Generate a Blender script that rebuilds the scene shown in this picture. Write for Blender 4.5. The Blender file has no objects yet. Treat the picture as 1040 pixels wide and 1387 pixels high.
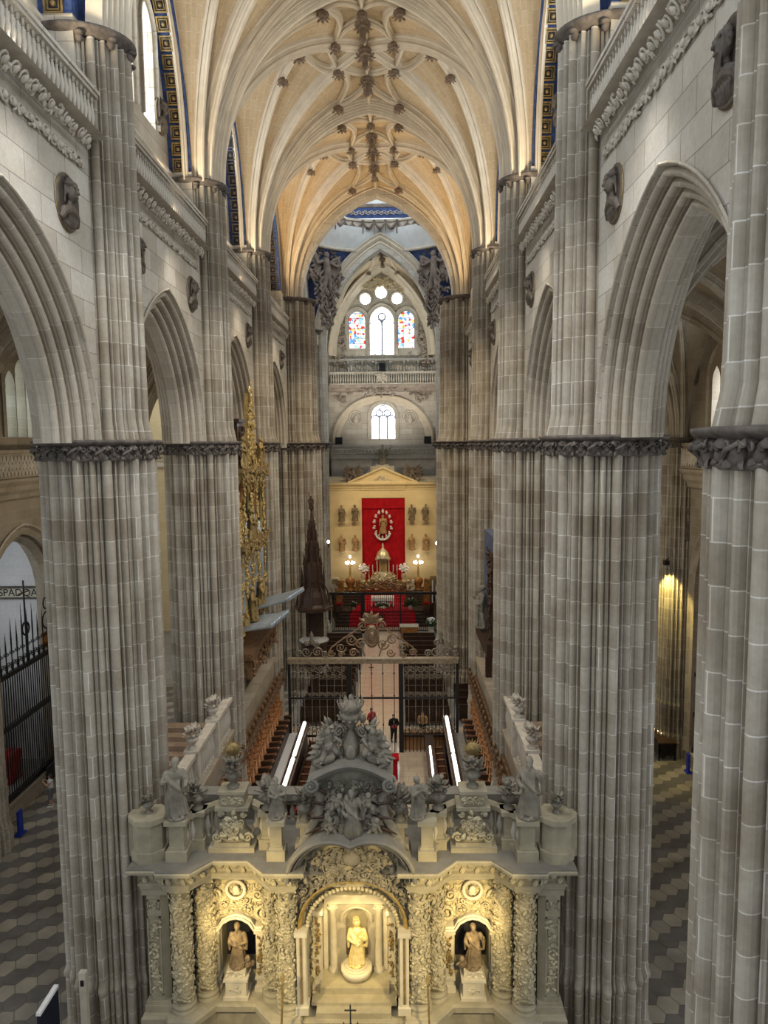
import bpy, math, random
import numpy as np
from mathutils import Vector, Matrix
R_=random.Random(7)
SC=bpy.context.scene
COL=SC.collection
PI=math.pi
sin,cos,sqrt=math.sin,math.cos,math.sqrt
# ------------------------------------------------------------------ mesh builder
class MB:
    def __init__(s): s.v=[];s.f=[];s.uv={};s.sm=[];s.mi=[]
    def add(s,vs,fs,uvs=None,smooth=False,mi=0):
        b=len(s.v);s.v.extend([tuple(map(float,p)) for p in vs])
        for i,f in enumerate(fs):
            if uvs is not None: s.uv[len(s.f)]=uvs[i]
            s.f.append(tuple(b+k for k in f));s.sm.append(smooth);s.mi.append(mi)
    def bx(s,x0,x1,y0,y1,z0,z1,mi=0):
        s.add([(x0,y0,z0),(x1,y0,z0),(x1,y1,z0),(x0,y1,z0),(x0,y0,z1),(x1,y0,z1),(x1,y1,z1),(x0,y1,z1)],
              [(3,2,1,0),(4,5,6,7),(0,1,5,4),(1,2,6,5),(2,3,7,6),(3,0,4,7)],mi=mi)
    def box(s,c,d,rz=0,taper=1,mi=0,tilt=0):
        x,y,z=d[0]/2,d[1]/2,d[2]/2;vs=[]
        for k,t in ((-1,1),(1,taper)):
            for a,b in ((-1,-1),(1,-1),(1,1),(-1,1)):
                px,py,pz=a*x*t,b*y*t,k*z
                if tilt: px,pz=px*cos(tilt)-pz*sin(tilt),px*sin(tilt)+pz*cos(tilt)
                vs.append((c[0]+px*cos(rz)-py*sin(rz),c[1]+px*sin(rz)+py*cos(rz),c[2]+pz))
        s.add(vs,[(3,2,1,0),(4,5,6,7),(0,1,5,4),(1,2,6,5),(2,3,7,6),(3,0,4,7)],mi=mi)
    def grid(s,P,uv=None,smooth=True,closed=False,mi=0,flip=False):
        n=len(P);m=len(P[0]);vs=[p for r in P for p in r];fs=[];us=[]
        for i in range(n-1):
            for j in range(m if closed else m-1):
                k=(j+1)%m;q=(i*m+j,i*m+k,(i+1)*m+k,(i+1)*m+j)
                if flip:q=q[::-1]
                fs.append(q)
                if uv is not None:
                    u=[uv[i][j],uv[i][j+1],uv[i+1][j+1],uv[i+1][j]]
                    us.append(u[::-1] if flip else u)
        s.add(vs,fs,us if uv is not None else None,smooth,mi)
    def lathe(s,prof,c=(0,0,0),seg=14,sx=1,sy=1,smooth=True,mi=0,rf=None):
        P=[]
        for r,z in prof:
            row=[]
            for j in range(seg):
                a=2*PI*j/seg;rr=r*(rf(a,z) if rf else 1)
                row.append((c[0]+rr*cos(a)*sx,c[1]+rr*sin(a)*sy,c[2]+z))
            P.append(row)
        s.grid(P,smooth=smooth,closed=True,mi=mi)
        b=len(s.v)
        s.add(P[0],[tuple(range(seg))[::-1]],mi=mi);s.add(P[-1],[tuple(range(seg))],mi=mi)
    def tube(s,path,r,seg=6,closed=False,smooth=True,mi=0,flat=1):
        p=[Vector(q) for q in path];n=len(p);rows=[];up=None
        for i in range(n):
            if closed:t=p[(i+1)%n]-p[i-1]
            else:t=p[min(i+1,n-1)]-p[max(i-1,0)]
            if t.length<1e-9:t=Vector((0,0,1))
            t.normalize()
            if up is None:
                up=Vector((0,0,1)) if abs(t.z)<.9 else Vector((1,0,0))
            b=t.cross(up)
            if b.length<1e-5:b=t.orthogonal()
            b.normalize();up=b.cross(t).normalized()
            rr=r[i] if hasattr(r,'__len__') else r
            rows.append([p[i]+b*(rr*cos(2*PI*j/seg))+up*(rr*flat*sin(2*PI*j/seg)) for j in range(seg)])
        if closed:rows.append(rows[0])
        s.grid(rows,smooth=smooth,closed=True,mi=mi)
        if not closed:
            s.add(rows[0],[tuple(range(seg))[::-1]],mi=mi);s.add(rows[-1],[tuple(range(seg))],mi=mi)
    def sph(s,c,r,seg=8,rings=5,M=None,mi=0):
        if not hasattr(r,'__len__'):r=(r,r,r)
        vs=[];fs=[]
        for i in range(1,rings):
            a=PI*i/rings
            for j in range(seg):
                b=2*PI*j/seg;vs.append(Vector((r[0]*sin(a)*cos(b),r[1]*sin(a)*sin(b),r[2]*cos(a))))
        vs+= [Vector((0,0,r[2])),Vector((0,0,-r[2]))];t=len(vs)-2
        for i in range(rings-2):
            for j in range(seg):
                k=(j+1)%seg;fs.append((i*seg+j,(i+1)*seg+j,(i+1)*seg+k,i*seg+k))
        for j in range(seg):
            k=(j+1)%seg;fs.append((t,j,k));fs.append((t+1,(rings-2)*seg+k,(rings-2)*seg+j))
        if M is not None:vs=[M@v for v in vs]
        cc=Vector(c);s.add([v+cc for v in vs],fs,smooth=True,mi=mi)
    def cap(s,a,b,r0,r1,seg=8):            # tapered limb
        a=Vector(a);b=Vector(b);s.tube([a,a.lerp(b,.5),b],[r0,(r0+r1)/2,r1],seg);s.sph(a,r0,seg);s.sph(b,r1,seg)
    def prism(s,poly,axis,c0,c1,mi=0):
        def P(a,b,c):return {'x':(c,a,b),'y':(a,c,b),'z':(a,b,c)}[axis]
        n=len(poly);vs=[P(a,b,c0) for a,b in poly]+[P(a,b,c1) for a,b in poly]
        fs=[(i,(i+1)%n,n+(i+1)%n,n+i) for i in range(n)]+[tuple(range(n))[::-1],tuple(range(n,2*n))]
        s.add(vs,fs,mi=mi)
    def torus(s,c,R,r,axis='y',seg=16,ts=6,sx=1,sz=1,mi=0,a0=0,a1=2*PI):
        full=abs(a1-a0-2*PI)<1e-6;pts=[]
        for i in range(seg if full else seg+1):
            a=a0+(a1-a0)*i/seg;u,w=R*sx*cos(a),R*sz*sin(a)
            pts.append((c[0]+u,c[1],c[2]+w) if axis=='y' else (c[0],c[1]+u,c[2]+w) if axis=='x' else (c[0]+u,c[1]+w,c[2]))
        s.tube(pts,r,ts,closed=full,mi=mi)
    def mould(s,path,prof,closed=False,mi=0,side=1):
        """sweep (out,z) profile along plan polyline with mitres"""
        p=[Vector((a,b)) for a,b in path];n=len(p);rows=[]
        for i in range(n):
            d0=(p[i]-p[i-1]) if (i>0 or closed) else (p[1]-p[0])
            d1=(p[(i+1)%n]-p[i]) if (i<n-1 or closed) else (p[-1]-p[-2])
            d0.normalize();d1.normalize()
            n0=Vector((d0.y,-d0.x))*side;n1=Vector((d1.y,-d1.x))*side
            m=n0+n1;m.normalize();k=1/max(.45,m.dot(n0))
            rows.append([(p[i].x+m.x*o*k,p[i].y+m.y*o*k,z) for o,z in prof])
        if closed:rows.append(rows[0])
        s.grid(rows,smooth=False,mi=mi,flip=side<0)
    def scroll(s,O,U,V,R,turns=1.4,r=.03,n=16,sg=1,seg=5,a0=0,N=None,lift=0):
        pts=[];rs=[]
        O=Vector(O);U=Vector(U);V=Vector(V)
        for i in range(n):
            t=i/(n-1);a=a0+sg*t*turns*2*PI;q=R*(1-t*.85)
            pts.append(O+U*(q*cos(a))+V*(q*sin(a))+(Vector(N)*lift*t if N is not None else Vector()));rs.append(r*(1-.45*t))
        s.tube(pts,rs,seg);s.sph(pts[-1],r*1.1,6,4)
    def leaf(s,O,D,N,L,W,th=.03):
        """bent leaf blade with thickness: along D, lying off N"""
        O=Vector(O);D=Vector(D).normalized();N=Vector(N).normalized();B=D.cross(N)
        rows=[]
        for i,(t,w,h) in enumerate(((0,.35,0),(.3,.9,.35),(.6,1,.6),(.85,.55,.55),(1,.1,.3))):
            c=O+D*L*t+N*(L*.45*h);rows.append([c-B*W*w/2-N*th,c+N*th*.6,c+B*W*w/2-N*th,c-N*th*1.6])
        s.grid(rows,smooth=False,closed=True)
    def raw(s,me,M=Matrix(),mi=0):
        vs=[M@v.co for v in me.vertices];s.add(vs,[tuple(p.vertices) for p in me.polygons],smooth=True,mi=mi)
    def mesh(s,name,mat,off=(0,0,0)):
        me=bpy.data.meshes.new(name)
        V=np.array(s.v,dtype=np.float64)-np.array(off)
        me.from_pydata(V.tolist(),[],s.f)
        me.polygons.foreach_set('use_smooth',s.sm)
        mats=mat if isinstance(mat,(list,tuple)) else [mat]
        for m in mats: me.materials.append(m)
        if len(mats)>1: me.polygons.foreach_set('material_index',s.mi)
        W=np.array(s.v);uvl=me.uv_layers.new(name='UVMap')
        tot=len(me.loops);UV=np.zeros((tot,2));k=0
        nr=np.empty(len(me.polygons)*3);me.polygons.foreach_get('normal',nr);nr=np.abs(nr.reshape(-1,3))
        for i,f in enumerate(s.f):
            c=len(f)
            if i in s.uv: UV[k:k+c]=s.uv[i]
            else:
                P=W[list(f)];a=nr[i]
                if a[2]>=a[0] and a[2]>=a[1]:UV[k:k+c]=P[:,:2]
                elif a[0]>=a[1]:UV[k:k+c]=P[:,1:]
                else:UV[k:k+c]=P[:,[0,2]]
            k+=c
        uvl.data.foreach_set('uv',UV.ravel())
        me.update();return me
    def build(s,name,mat,parent=None,local=False):
        off=(0,0,0)
        if parent is not None and not local:
            off=parent.get('_o',(0,0,0))
        return link(name,s.mesh(name,mat,off),parent)
def link(name,me,parent=None,loc=None,rz=0,scale=None):
    o=bpy.data.objects.new(name,me);COL.objects.link(o)
    if parent is not None:o.parent=parent;o['_o']=parent.get('_o',(0.,0.,0.))
    if loc is not None:o.location=loc
    if rz:o.rotation_euler=(0,0,rz)
    if scale is not None:o.scale=scale if hasattr(scale,'__len__') else (scale,)*3
    return o
def tag(o,label=None,cat=None,group=None,kind=None):
    if label:o['label']=label
    if cat:o['category']=cat
    if group:o['group']=group
    if kind:o['kind']=kind
    return o
def thing(name,label,cat,loc=(0,0,0),rz=0,group=None,kind=None):
    o=bpy.data.objects.new(name,None);COL.objects.link(o);o.location=loc
    o.empty_display_size=.3
    if rz:o.rotation_euler=(0,0,rz)
    o['_o']=tuple(map(float,loc)) if not rz else (0.,0.,0.)
    return tag(o,label,cat,group,kind)
def copy_tree(root,loc,rz=0,label=None,group=None,scale=None):
    r=root.copy();COL.objects.link(r);r.location=loc;r.rotation_euler=(0,0,rz)
    if scale is not None:r.scale=scale
    if label:r['label']=label
    if group:r['group']=group
    for ch in list(root.children):
        c=ch.copy();COL.objects.link(c);c.parent=r
        for g in list(ch.children):
            d=g.copy();COL.objects.link(d);d.parent=c
    return r
def remesh(mb,vox,smooth=2):
    me=mb.mesh('tmp',[]) if False else bpy.data.meshes.new('tmp')
    me.from_pydata(mb.v,[],mb.f);o=bpy.data.objects.new('tmp',me);COL.objects.link(o)
    m=o.modifiers.new('r','REMESH');m.mode='VOXEL';m.voxel_size=vox
    if smooth:
        k=o.modifiers.new('s','SMOOTH');k.iterations=smooth;k.factor=.5
    dg=bpy.context.evaluated_depsgraph_get();dg.update()
    res=bpy.data.meshes.new_from_object(o.evaluated_get(dg))
    bpy.data.objects.remove(o);bpy.data.meshes.remove(me)
    res.polygons.foreach_set('use_smooth',[True]*len(res.polygons))
    return res
def withmat(me,mat,name):
    m=me.copy();m.name=name;m.materials.clear();m.materials.append(mat);return m
# ------------------------------------------------------------------ materials
def nodes(name):
    m=bpy.data.materials.new(name);m.use_nodes=True;nt=m.node_tree
    b=nt.nodes['Principled BSDF'];return m,nt,b
def N(nt,t,**k):
    n=nt.nodes.new(t)
    for a,v in k.items():
        if a in n.inputs: n.inputs[a].default_value=v
        else:setattr(n,a,v)
    return n
def c4(c):return (c[0],c[1],c[2],1)
def mixc(nt,fac,a,b,blend='MIX'):
    n=nt.nodes.new('ShaderNodeMix');n.data_type='RGBA';n.blend_type=blend
    for i,s in ((0,fac),(6,a),(7,b)):
        if hasattr(s,'is_output'):nt.links.new(s,n.inputs[i])
        else:n.inputs[i].default_value=s if i==0 else c4(s)
    return n.outputs[2]
def noise(nt,scale,detail=4,coord='Object',rough=.6,w=None):
    tc=N(nt,'ShaderNodeTexCoord');n=N(nt,'ShaderNodeTexNoise',Scale=scale,Detail=detail,Roughness=rough)
    if w:
        mp=N(nt,'ShaderNodeMapping');mp.inputs['Scale'].default_value=w;nt.links.new(tc.outputs[coord],mp.inputs[0]);nt.links.new(mp.outputs[0],n.inputs['Vector'])
    else:nt.links.new(tc.outputs[coord],n.inputs['Vector'])
    return n.outputs['Fac']
def ramp(nt,fac,stops):
    r=N(nt,'ShaderNodeValToRGB');e=r.color_ramp.elements
    while len(e)<len(stops):e.new(.5)
    for i,(p,c) in enumerate(stops):e[i].position=p;e[i].color=c4(c)
    nt.links.new(fac,r.inputs[0]);return r.outputs[0]
def ashlar(name,c1,c2,mort,bw,bh,msize=.012,rough=.85,stain=(.8,.75,.68),amt=.5,bump=.25,spec=.2):
    m,nt,b=nodes(name);uv=N(nt,'ShaderNodeUVMap')
    br=N(nt,'ShaderNodeTexBrick',**{'Color1':c4(c1),'Color2':c4(c2),'Mortar':c4(mort),'Scale':1.,'Mortar Size':msize,'Mortar Smooth':.3,'Bias':0.,'Brick Width':bw,'Row Height':bh})
    br.offset=.5
    wob=N(nt,'ShaderNodeTexNoise',Scale=1.3,Detail=2);nt.links.new(uv.outputs[0],wob.inputs['Vector'])
    mx=N(nt,'ShaderNodeVectorMath',operation='MULTIPLY_ADD');mx.inputs[1].default_value=(.03,.03,0)
    nt.links.new(wob.outputs['Color'],mx.inputs[0]);nt.links.new(uv.outputs[0],mx.inputs[2]);nt.links.new(mx.outputs[0],br.inputs['Vector'])
    st=ramp(nt,noise(nt,.55,6),[(.35,stain),(.62,(1,1,1))])
    col=mixc(nt,amt,br.outputs['Color'],st,'MULTIPLY')
    fine=ramp(nt,noise(nt,9,5),[(.3,(.82,.82,.82)),(.7,(1.06,1.06,1.06))])
    col=mixc(nt,.6,col,fine,'MULTIPLY')
    nt.links.new(col,b.inputs['Base Color']);b.inputs['Roughness'].default_value=rough
    b.inputs['Specular IOR Level'].default_value=spec
    bp=N(nt,'ShaderNodeBump',Strength=bump,Distance=.03)
    ad=N(nt,'ShaderNodeMath',operation='SUBTRACT');nt.links.new(noise(nt,14,6),ad.inputs[0]);nt.links.new(br.outputs['Fac'],ad.inputs[1])
    nt.links.new(ad.outputs[0],bp.inputs['Height']);nt.links.new(bp.outputs[0],b.inputs['Normal'])
    return m
def plain(name,c,c2=None,rough=.8,metal=0,scale=4,bump=.15,bscale=30,spec=.3,vor=0):
    m,nt,b=nodes(name)
    c2=c2 or tuple(x*.75 for x in c)
    col=ramp(nt,noise(nt,scale,5),[(.35,c2),(.65,c)])
    nt.links.new(col,b.inputs['Base Color']);b.inputs['Roughness'].default_value=rough;b.inputs['Metallic'].default_value=metal
    b.inputs['Specular IOR Level'].default_value=spec
    if bump:
        bp=N(nt,'ShaderNodeBump',Strength=bump,Distance=.02)
        if vor:
            v=N(nt,'ShaderNodeTexVoronoi',Scale=vor);tc=N(nt,'ShaderNodeTexCoord');nt.links.new(tc.outputs['Object'],v.inputs['Vector'])
            nt.links.new(v.outputs['Distance'],bp.inputs['Height'])
        else:nt.links.new(noise(nt,bscale,4),bp.inputs['Height'])
        nt.links.new(bp.outputs[0],b.inputs['Normal'])
    return m
def emit(name,c,s):
    m=bpy.data.materials.new(name);m.use_nodes=True;nt=m.node_tree;nt.nodes.clear()
    o=N(nt,'ShaderNodeOutputMaterial');e=N(nt,'ShaderNodeEmission',Color=c4(c),Strength=s);nt.links.new(e.outputs[0],o.inputs[0]);return m
WIN=6.0
M={}
M['pier']=ashlar('pier_stone',(.455,.415,.345),(.345,.305,.245),(.64,.61,.55),.95,.56,.012,stain=(.52,.45,.37),amt=.7)
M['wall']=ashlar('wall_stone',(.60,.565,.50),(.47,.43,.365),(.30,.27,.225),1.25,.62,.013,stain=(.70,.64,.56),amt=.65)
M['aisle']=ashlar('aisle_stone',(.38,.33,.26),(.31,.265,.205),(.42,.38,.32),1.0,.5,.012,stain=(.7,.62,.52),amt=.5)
M['arch']=ashlar('arch_stone',(.50,.445,.365),(.36,.315,.25),(.62,.58,.51),.7,3.0,.008,stain=(.7,.65,.58),amt=.5)
M['vault']=ashlar('vault_stone',(.54,.43,.29),(.475,.375,.25),(.68,.60,.48),.85,.36,.008,stain=(.85,.78,.68),amt=.5,bump=.15)
M['rib']=plain('rib_stone',(.62,.545,.43),(.53,.46,.36),scale=1.5,bump=.1,bscale=20)
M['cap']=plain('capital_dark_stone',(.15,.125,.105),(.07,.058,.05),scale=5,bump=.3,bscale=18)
M['carve']=plain('carved_stone',(.56,.51,.43),(.44,.39,.32),scale=3,bump=.3,bscale=22)
M['screen']=plain('choir_screen_stone',(.37,.325,.225),(.27,.238,.165),scale=2.2,bump=.2,bscale=25)
M['scol']=plain('carved_column_stone',(.50,.435,.29),(.32,.28,.185),scale=6,bump=.5,vor=16)
M['statue']=plain('weathered_statue_stone',(.25,.222,.172),(.15,.134,.105),scale=4,bump=.25,bscale=30)
M['copper']=plain('coping_stone',(.205,.188,.155),(.15,.137,.115),scale=2,bump=.2)
M['bronze']=plain('bronze_medallion',(.13,.105,.08),(.06,.05,.042),rough=.5,scale=6)
M['gold']=plain('gilding',(.56,.41,.17),(.36,.25,.09),rough=.4,metal=.5,scale=7)
M['dgold']=plain('old_gilding',(.36,.25,.10),(.18,.125,.05),rough=.5,metal=.4,scale=7)
M['blue']=plain('blue_paint',(.06,.10,.26),(.03,.05,.13),scale=5)
M['dark']=plain('dark_paint_and_recess_shade',(.035,.035,.045),(.02,.02,.025),scale=5)  # near-black paint; also stands for shade in recesses and openings
M['iron']=plain('black_iron',(.025,.023,.022),(.015,.014,.014),rough=.45,metal=.5,spec=.5)
M['steel']=plain('worn_grille_metal',(.36,.32,.25),(.20,.17,.13),rough=.4,metal=.7,scale=8)
M['walnut']=plain('dark_walnut',(.062,.034,.022),(.032,.017,.011),rough=.4,scale=5)
M['stall']=plain('carved_stall_wood',(.40,.17,.05),(.20,.08,.025),rough=.4,scale=6,bump=.4,bscale=14)
M['stalltop']=plain('gilt_painted_cresting',(.24,.14,.065),(.09,.045,.027),rough=.5,scale=9)
M['red']=plain('red_velvet',(.42,.010,.016),(.30,.006,.012),rough=.9,scale=2,spec=.1)
M['carpet']=plain('red_carpet',(.50,.02,.03),(.40,.015,.025),rough=.95,scale=5,spec=.05)
M['white']=plain('white_cloth',(.80,.79,.77),(.72,.71,.69),rough=.8,scale=6)
M['marble']=plain('pale_marble',(.58,.53,.42),(.46,.41,.32),rough=.5,scale=2,bump=.05)
M['alab']=plain('gilded_statue',(.78,.66,.36),(.62,.48,.2),rough=.4,metal=.35,scale=9)
M['retable']=ashlar('retable_stone',(.70,.57,.34),(.65,.52,.30),(.60,.50,.33),1.1,.55,.008,stain=(.9,.85,.75),amt=.3,bump=.08)
M['plaster']=ashlar('white_plaster_and_lit_boards',(.74,.74,.75),(.70,.70,.71),(.62,.62,.62),1.1,.5,.006,stain=(.9,.9,.9),amt=.3,bump=.05)
M['tin']=plain('organ_pipe_metal',(.50,.56,.62),(.40,.46,.52),rough=.32,metal=.75,scale=3,bump=.03)
M['green']=plain('green_paint',(.06,.14,.12),(.03,.08,.07),scale=5)
M['skin']=plain('skin',(.55,.33,.24),(.48,.28,.2),scale=6,bump=.05)
M['cloth_black']=plain('black_clothing',(.02,.02,.025),(.014,.014,.018),rough=.9)
M['cloth_red']=plain('red_clothing',(.42,.06,.06),(.3,.04,.04),rough=.9)
M['cloth_ochre']=plain('ochre_clothing',(.45,.27,.10),(.36,.20,.07),rough=.9)
M['cloth_grey']=plain('grey_clothing',(.2,.2,.21),(.15,.15,.16),rough=.9)
M['hair']=plain('dark_hair',(.05,.03,.02),(.03,.02,.015),rough=.6)
M['leafg']=plain('green_leaves',(.06,.12,.03),(.03,.06,.02),rough=.6,scale=9)
M['bluepl']=plain('blue_plastic',(.02,.05,.42),(.015,.035,.3),rough=.4)
M['hexl']=plain('floor_light_slab',(.37,.335,.275),(.29,.265,.215),rough=.5,scale=1.2,bump=.08)
M['hexd']=plain('floor_dark_slab',(.17,.16,.15),(.125,.118,.112),rough=.45,scale=1.2,bump=.08)
M['hexm']=plain('floor_mid_slab',(.30,.275,.235),(.24,.225,.19),rough=.5,scale=1.2,bump=.08)
M['grout']=plain('floor_grout',(.16,.145,.12))
M['nave']=ashlar('nave_floor_slabs',(.60,.50,.385),(.53,.44,.335),(.36,.30,.24),.9,.6,.012,rough=.09,stain=(.85,.8,.75),amt=.4,bump=.015,spec=.8)
M['parq']=ashlar('aisle_strip_floor',(.70,.55,.43),(.64,.49,.37),(.42,.32,.24),.8,.4,.012,rough=.12,stain=(.9,.85,.8),amt=.3,bump=.015,spec=.7)
M['grey']=ashlar('grey_floor_slabs',(.33,.32,.30),(.27,.265,.25),(.2,.19,.18),.9,.7,.012,rough=.4,amt=.3,bump=.05)
M['dado']=plain('warm_wood_panel',(.42,.23,.10),(.33,.17,.07),rough=.4,scale=2)
M['steps']=plain('brown_steps',(.30,.215,.15),(.22,.155,.105),scale=3)
M['grey2']=plain('grey_parapet_stone',(.40,.39,.37),(.33,.32,.30),scale=2)
M['copper2']=plain('copper_gilt_cresting',(.36,.26,.17),(.22,.15,.09),rough=.4,metal=.5,scale=6)
M['bar']=plain('gilt_iron_beam',(.46,.39,.28),(.30,.23,.15),rough=.4,metal=.5,scale=6)
M['polyg']=plain('gilded_painted_wood',(.50,.31,.14),(.26,.16,.09),rough=.4,metal=.2,scale=7)
M['silverg']=plain('silver_gilt',(.72,.64,.44),(.55,.46,.28),rough=.35,metal=.5,scale=8)
M['organblue']=plain('dark_blue_grey_paint',(.09,.11,.17),(.05,.06,.10),scale=3)
M['navy']=plain('navy_panel',(.012,.016,.035),(.01,.012,.025),rough=.5)
M['leadb']=plain('blue_grey_mullion',(.30,.32,.42),(.22,.24,.33))
M['gcarve']=plain('gilded_carving_stone',(.62,.52,.34),(.42,.34,.2),scale=4)
M['day']=emit('daylit_glass',(.88,.95,1.0),WIN)
M['daysoft']=emit('daylit_glass_soft',(.80,.97,1.0),2.2)
M['strip']=emit('strip_lamp_glow',(1,.96,.86),4)
M['lamp']=emit('lamp_glow',(1,.93,.78),9)
M['flame']=emit('candle_flame',(1,.75,.4),6)
def stained():
    m=bpy.data.materials.new('stained_glass');m.use_nodes=True;nt=m.node_tree;nt.nodes.clear()
    o=N(nt,'ShaderNodeOutputMaterial');e=N(nt,'ShaderNodeEmission',Strength=1.05)
    v=N(nt,'ShaderNodeTexVoronoi',Scale=3.6);tc=N(nt,'ShaderNodeUVMap');nt.links.new(tc.outputs[0],v.inputs['Vector'])
    sp=N(nt,'ShaderNodeSeparateColor');nt.links.new(v.outputs['Color'],sp.inputs[0])
    r=ramp(nt,sp.outputs[0],[(0,(.85,.9,1)),(.45,(1,.97,.9)),(.5,(.75,.08,.06)),(.62,(.95,.62,.15)),(.7,(.12,.35,.8)),(.8,(.4,.75,.95)),(.86,(.98,.95,.9))])
    nt.nodes[-1].color_ramp.interpolation='CONSTANT'
    nt.links.new(r,e.inputs['Color']);nt.links.new(e.outputs[0],o.inputs[0]);return m
M['stain']=stained()
for n in M['stain'].node_tree.nodes:
    if n.type=='VALTORGB':n.color_ramp.interpolation='CONSTANT'
# ------------------------------------------------------------------ architecture helpers
def arch_z(y,w,h):
    y=min(abs(y),w)
    R=(w*w+h*h)/(2*w);return sqrt(max(0,R*R-(y-(w-R))**2))
def arch_path(w,h,n=12):
    """points (y,z) from -w to w over the pointed arch, even in angle"""
    R=(w*w+h*h)/(2*w);a1=math.acos(max(-1,min(1,(R-w)/R)));pts=[]
    for i in range(n+1):
        a=a1*i/n;pts.append((-( (w-R)+R*cos(a)),R*sin(a)))
    return pts+[(-y,z) for y,z in pts[-2::-1]]
def arch(c,w,lo,sp,h):return dict(c=c,w=w,lo=lambda y:lo,hi=lambda y:sp+arch_z(y,w,h),r=False)
def rnd(c,w,zc):return dict(c=c,w=w,lo=lambda y:zc-sqrt(max(0,w*w-y*y)),hi=lambda y:zc+sqrt(max(0,w*w-y*y)),r=True)
def wall(mb,axis,p,u0,u1,z0,z1,th,holes,n=16,mi=0):
    us={u0,u1}
    for h in holes:
        for i in range(n+1):us.add(round(h['c']-h['w']*cos(PI*i/n),4))
    us=sorted(u for u in us if u0<=u<=u1)
    def P(u,z,k):return (p+k*th,u,z) if axis=='x' else (u,p+k*th,z)
    for a,b in zip(us,us[1:]):
        if b-a<1e-5:continue
        m=(a+b)/2
        hs=[h for h in holes if abs(m-h['c'])<h['w']];hs.sort(key=lambda h:h['lo'](m-h['c']))
        e=[(z0,z0)]+[q for h in hs for q in ((h['lo'](a-h['c']),h['lo'](b-h['c'])),(h['hi'](a-h['c']),h['hi'](b-h['c'])))]+[(z1,z1)]
        for i in range(0,len(e),2):
            (l0,l1),(h0,h1)=e[i],e[i+1]
            if h0-l0<1e-4 and h1-l1<1e-4:continue
            for k in (0,1):mb.add([P(a,l0,k),P(b,l1,k),P(b,h1,k),P(a,h0,k)],[(0,1,2,3)],mi=mi)
        for i in range(2 if e[1][0]-z0<1e-4 and e[1][1]-z0<1e-4 else 1,len(e)-1):
            mb.add([P(a,e[i][0],0),P(b,e[i][1],0),P(b,e[i][1],1),P(a,e[i][0],1)],[(0,1,2,3)],mi=mi)
    for h in holes:
        for sg in (-1,1):
            u=h['c']+sg*h['w'];l,t=h['lo'](sg*h['w']),h['hi'](sg*h['w'])
            if t-l>1e-3:mb.add([P(u,l,0),P(u,t,0),P(u,t,1),P(u,l,1)],[(0,1,2,3)],mi=mi)
    for u in (u0,u1):mb.add([P(u,z0,0),P(u,z1,0),P(u,z1,1),P(u,z0,1)],[(0,1,2,3)],mi=mi)
    mb.add([P(u0,z1,0),P(u1,z1,0),P(u1,z1,1),P(u0,z1,1)],[(0,1,2,3)],mi=mi)
ROLLS=[]
for k in range(12):
    ROLLS+= [(30*k,5.6,.26),(30*k+15,3.6,.20),(30*k+7.8,1.3,.14),(30*k+10.3,1.0,.09),(30*k+19.7,1.0,.09),(30*k+22.2,1.3,.14)]
PR=[]
for i in range(288):
    a=i*1.25;r=1.23+.03*abs(sin(math.radians(a*6)))
    for c,w,bm in ROLLS:
        d=abs((a-c+180)%360-180)
        if d<w:r=max(r,1.24+bm*sqrt(1-(d/w)**2))
    PR.append((math.radians(a),r))
def pier_rows(mb,c,levels,R=1.5,sy=1,step=1,full=True,a0=0,a1=360):
    pr=PR[::step];P=[];U=[];n=len(pr)
    for z,k in levels:
        P.append([(c[0]+r*k*R/1.5*cos(a),c[1]+r*k*R/1.5*sin(a)*sy,z) for a,r in pr])
        U.append([(i/n*9.4*R/1.5,z) for i in range(n+1)])
    mb.grid(P,U,smooth=False,closed=True)
    mb.add(P[-1],[tuple(range(n))])
def ring_carving(mb,c,R,z0,z1,n,seed=1,sy=1,a0=0,a1=360,sz=1.):
    """foliage band of knotted leaf clumps round a pier"""
    rr=random.Random(seed)
    for i in range(n):
        a=math.radians(a0+(a1-a0)*(i+.5)/n);D=Vector((cos(a),sin(a)*sy,0));T=Vector((-sin(a),cos(a)*sy,0)).normalized();Z=Vector((0,0,1))
        o=Vector((c[0],c[1],0))+D*R+Z*((z0+z1)/2);w=2*PI*R/360*(a1-a0)/n
        big=i%2==0;q=(1 if big else .72)*sz
        mb.sph(o-Z*.03,(.13*q,.13*q,.17*q),7,5)
        for k in (-1,1):
            mb.leaf(o+T*k*.05+Z*.14,T*k*.8+Z*-.35+D*.5,D+Z*.3,.26*q,.17*q,.02)
            mb.leaf(o+T*k*.03-Z*.05,T*k*.6-Z*.8+D*.3,D,.22*q,.14*q,.02)
            mb.torus(o+D*.1+T*k*.09*q+Z*.06,.065*q,.025,axis='x' if abs(D.x)>abs(D.y) else 'y',seg=8,ts=4)
        if big:mb.tube([o+D*.12-T*.12-Z*.06,o+D*.2+Z*.02,o+D*.12+T*.12+Z*.1],.035,5)
STRUCT='structure'
ordn=['nearest','second','third','fourth','fifth']
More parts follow.
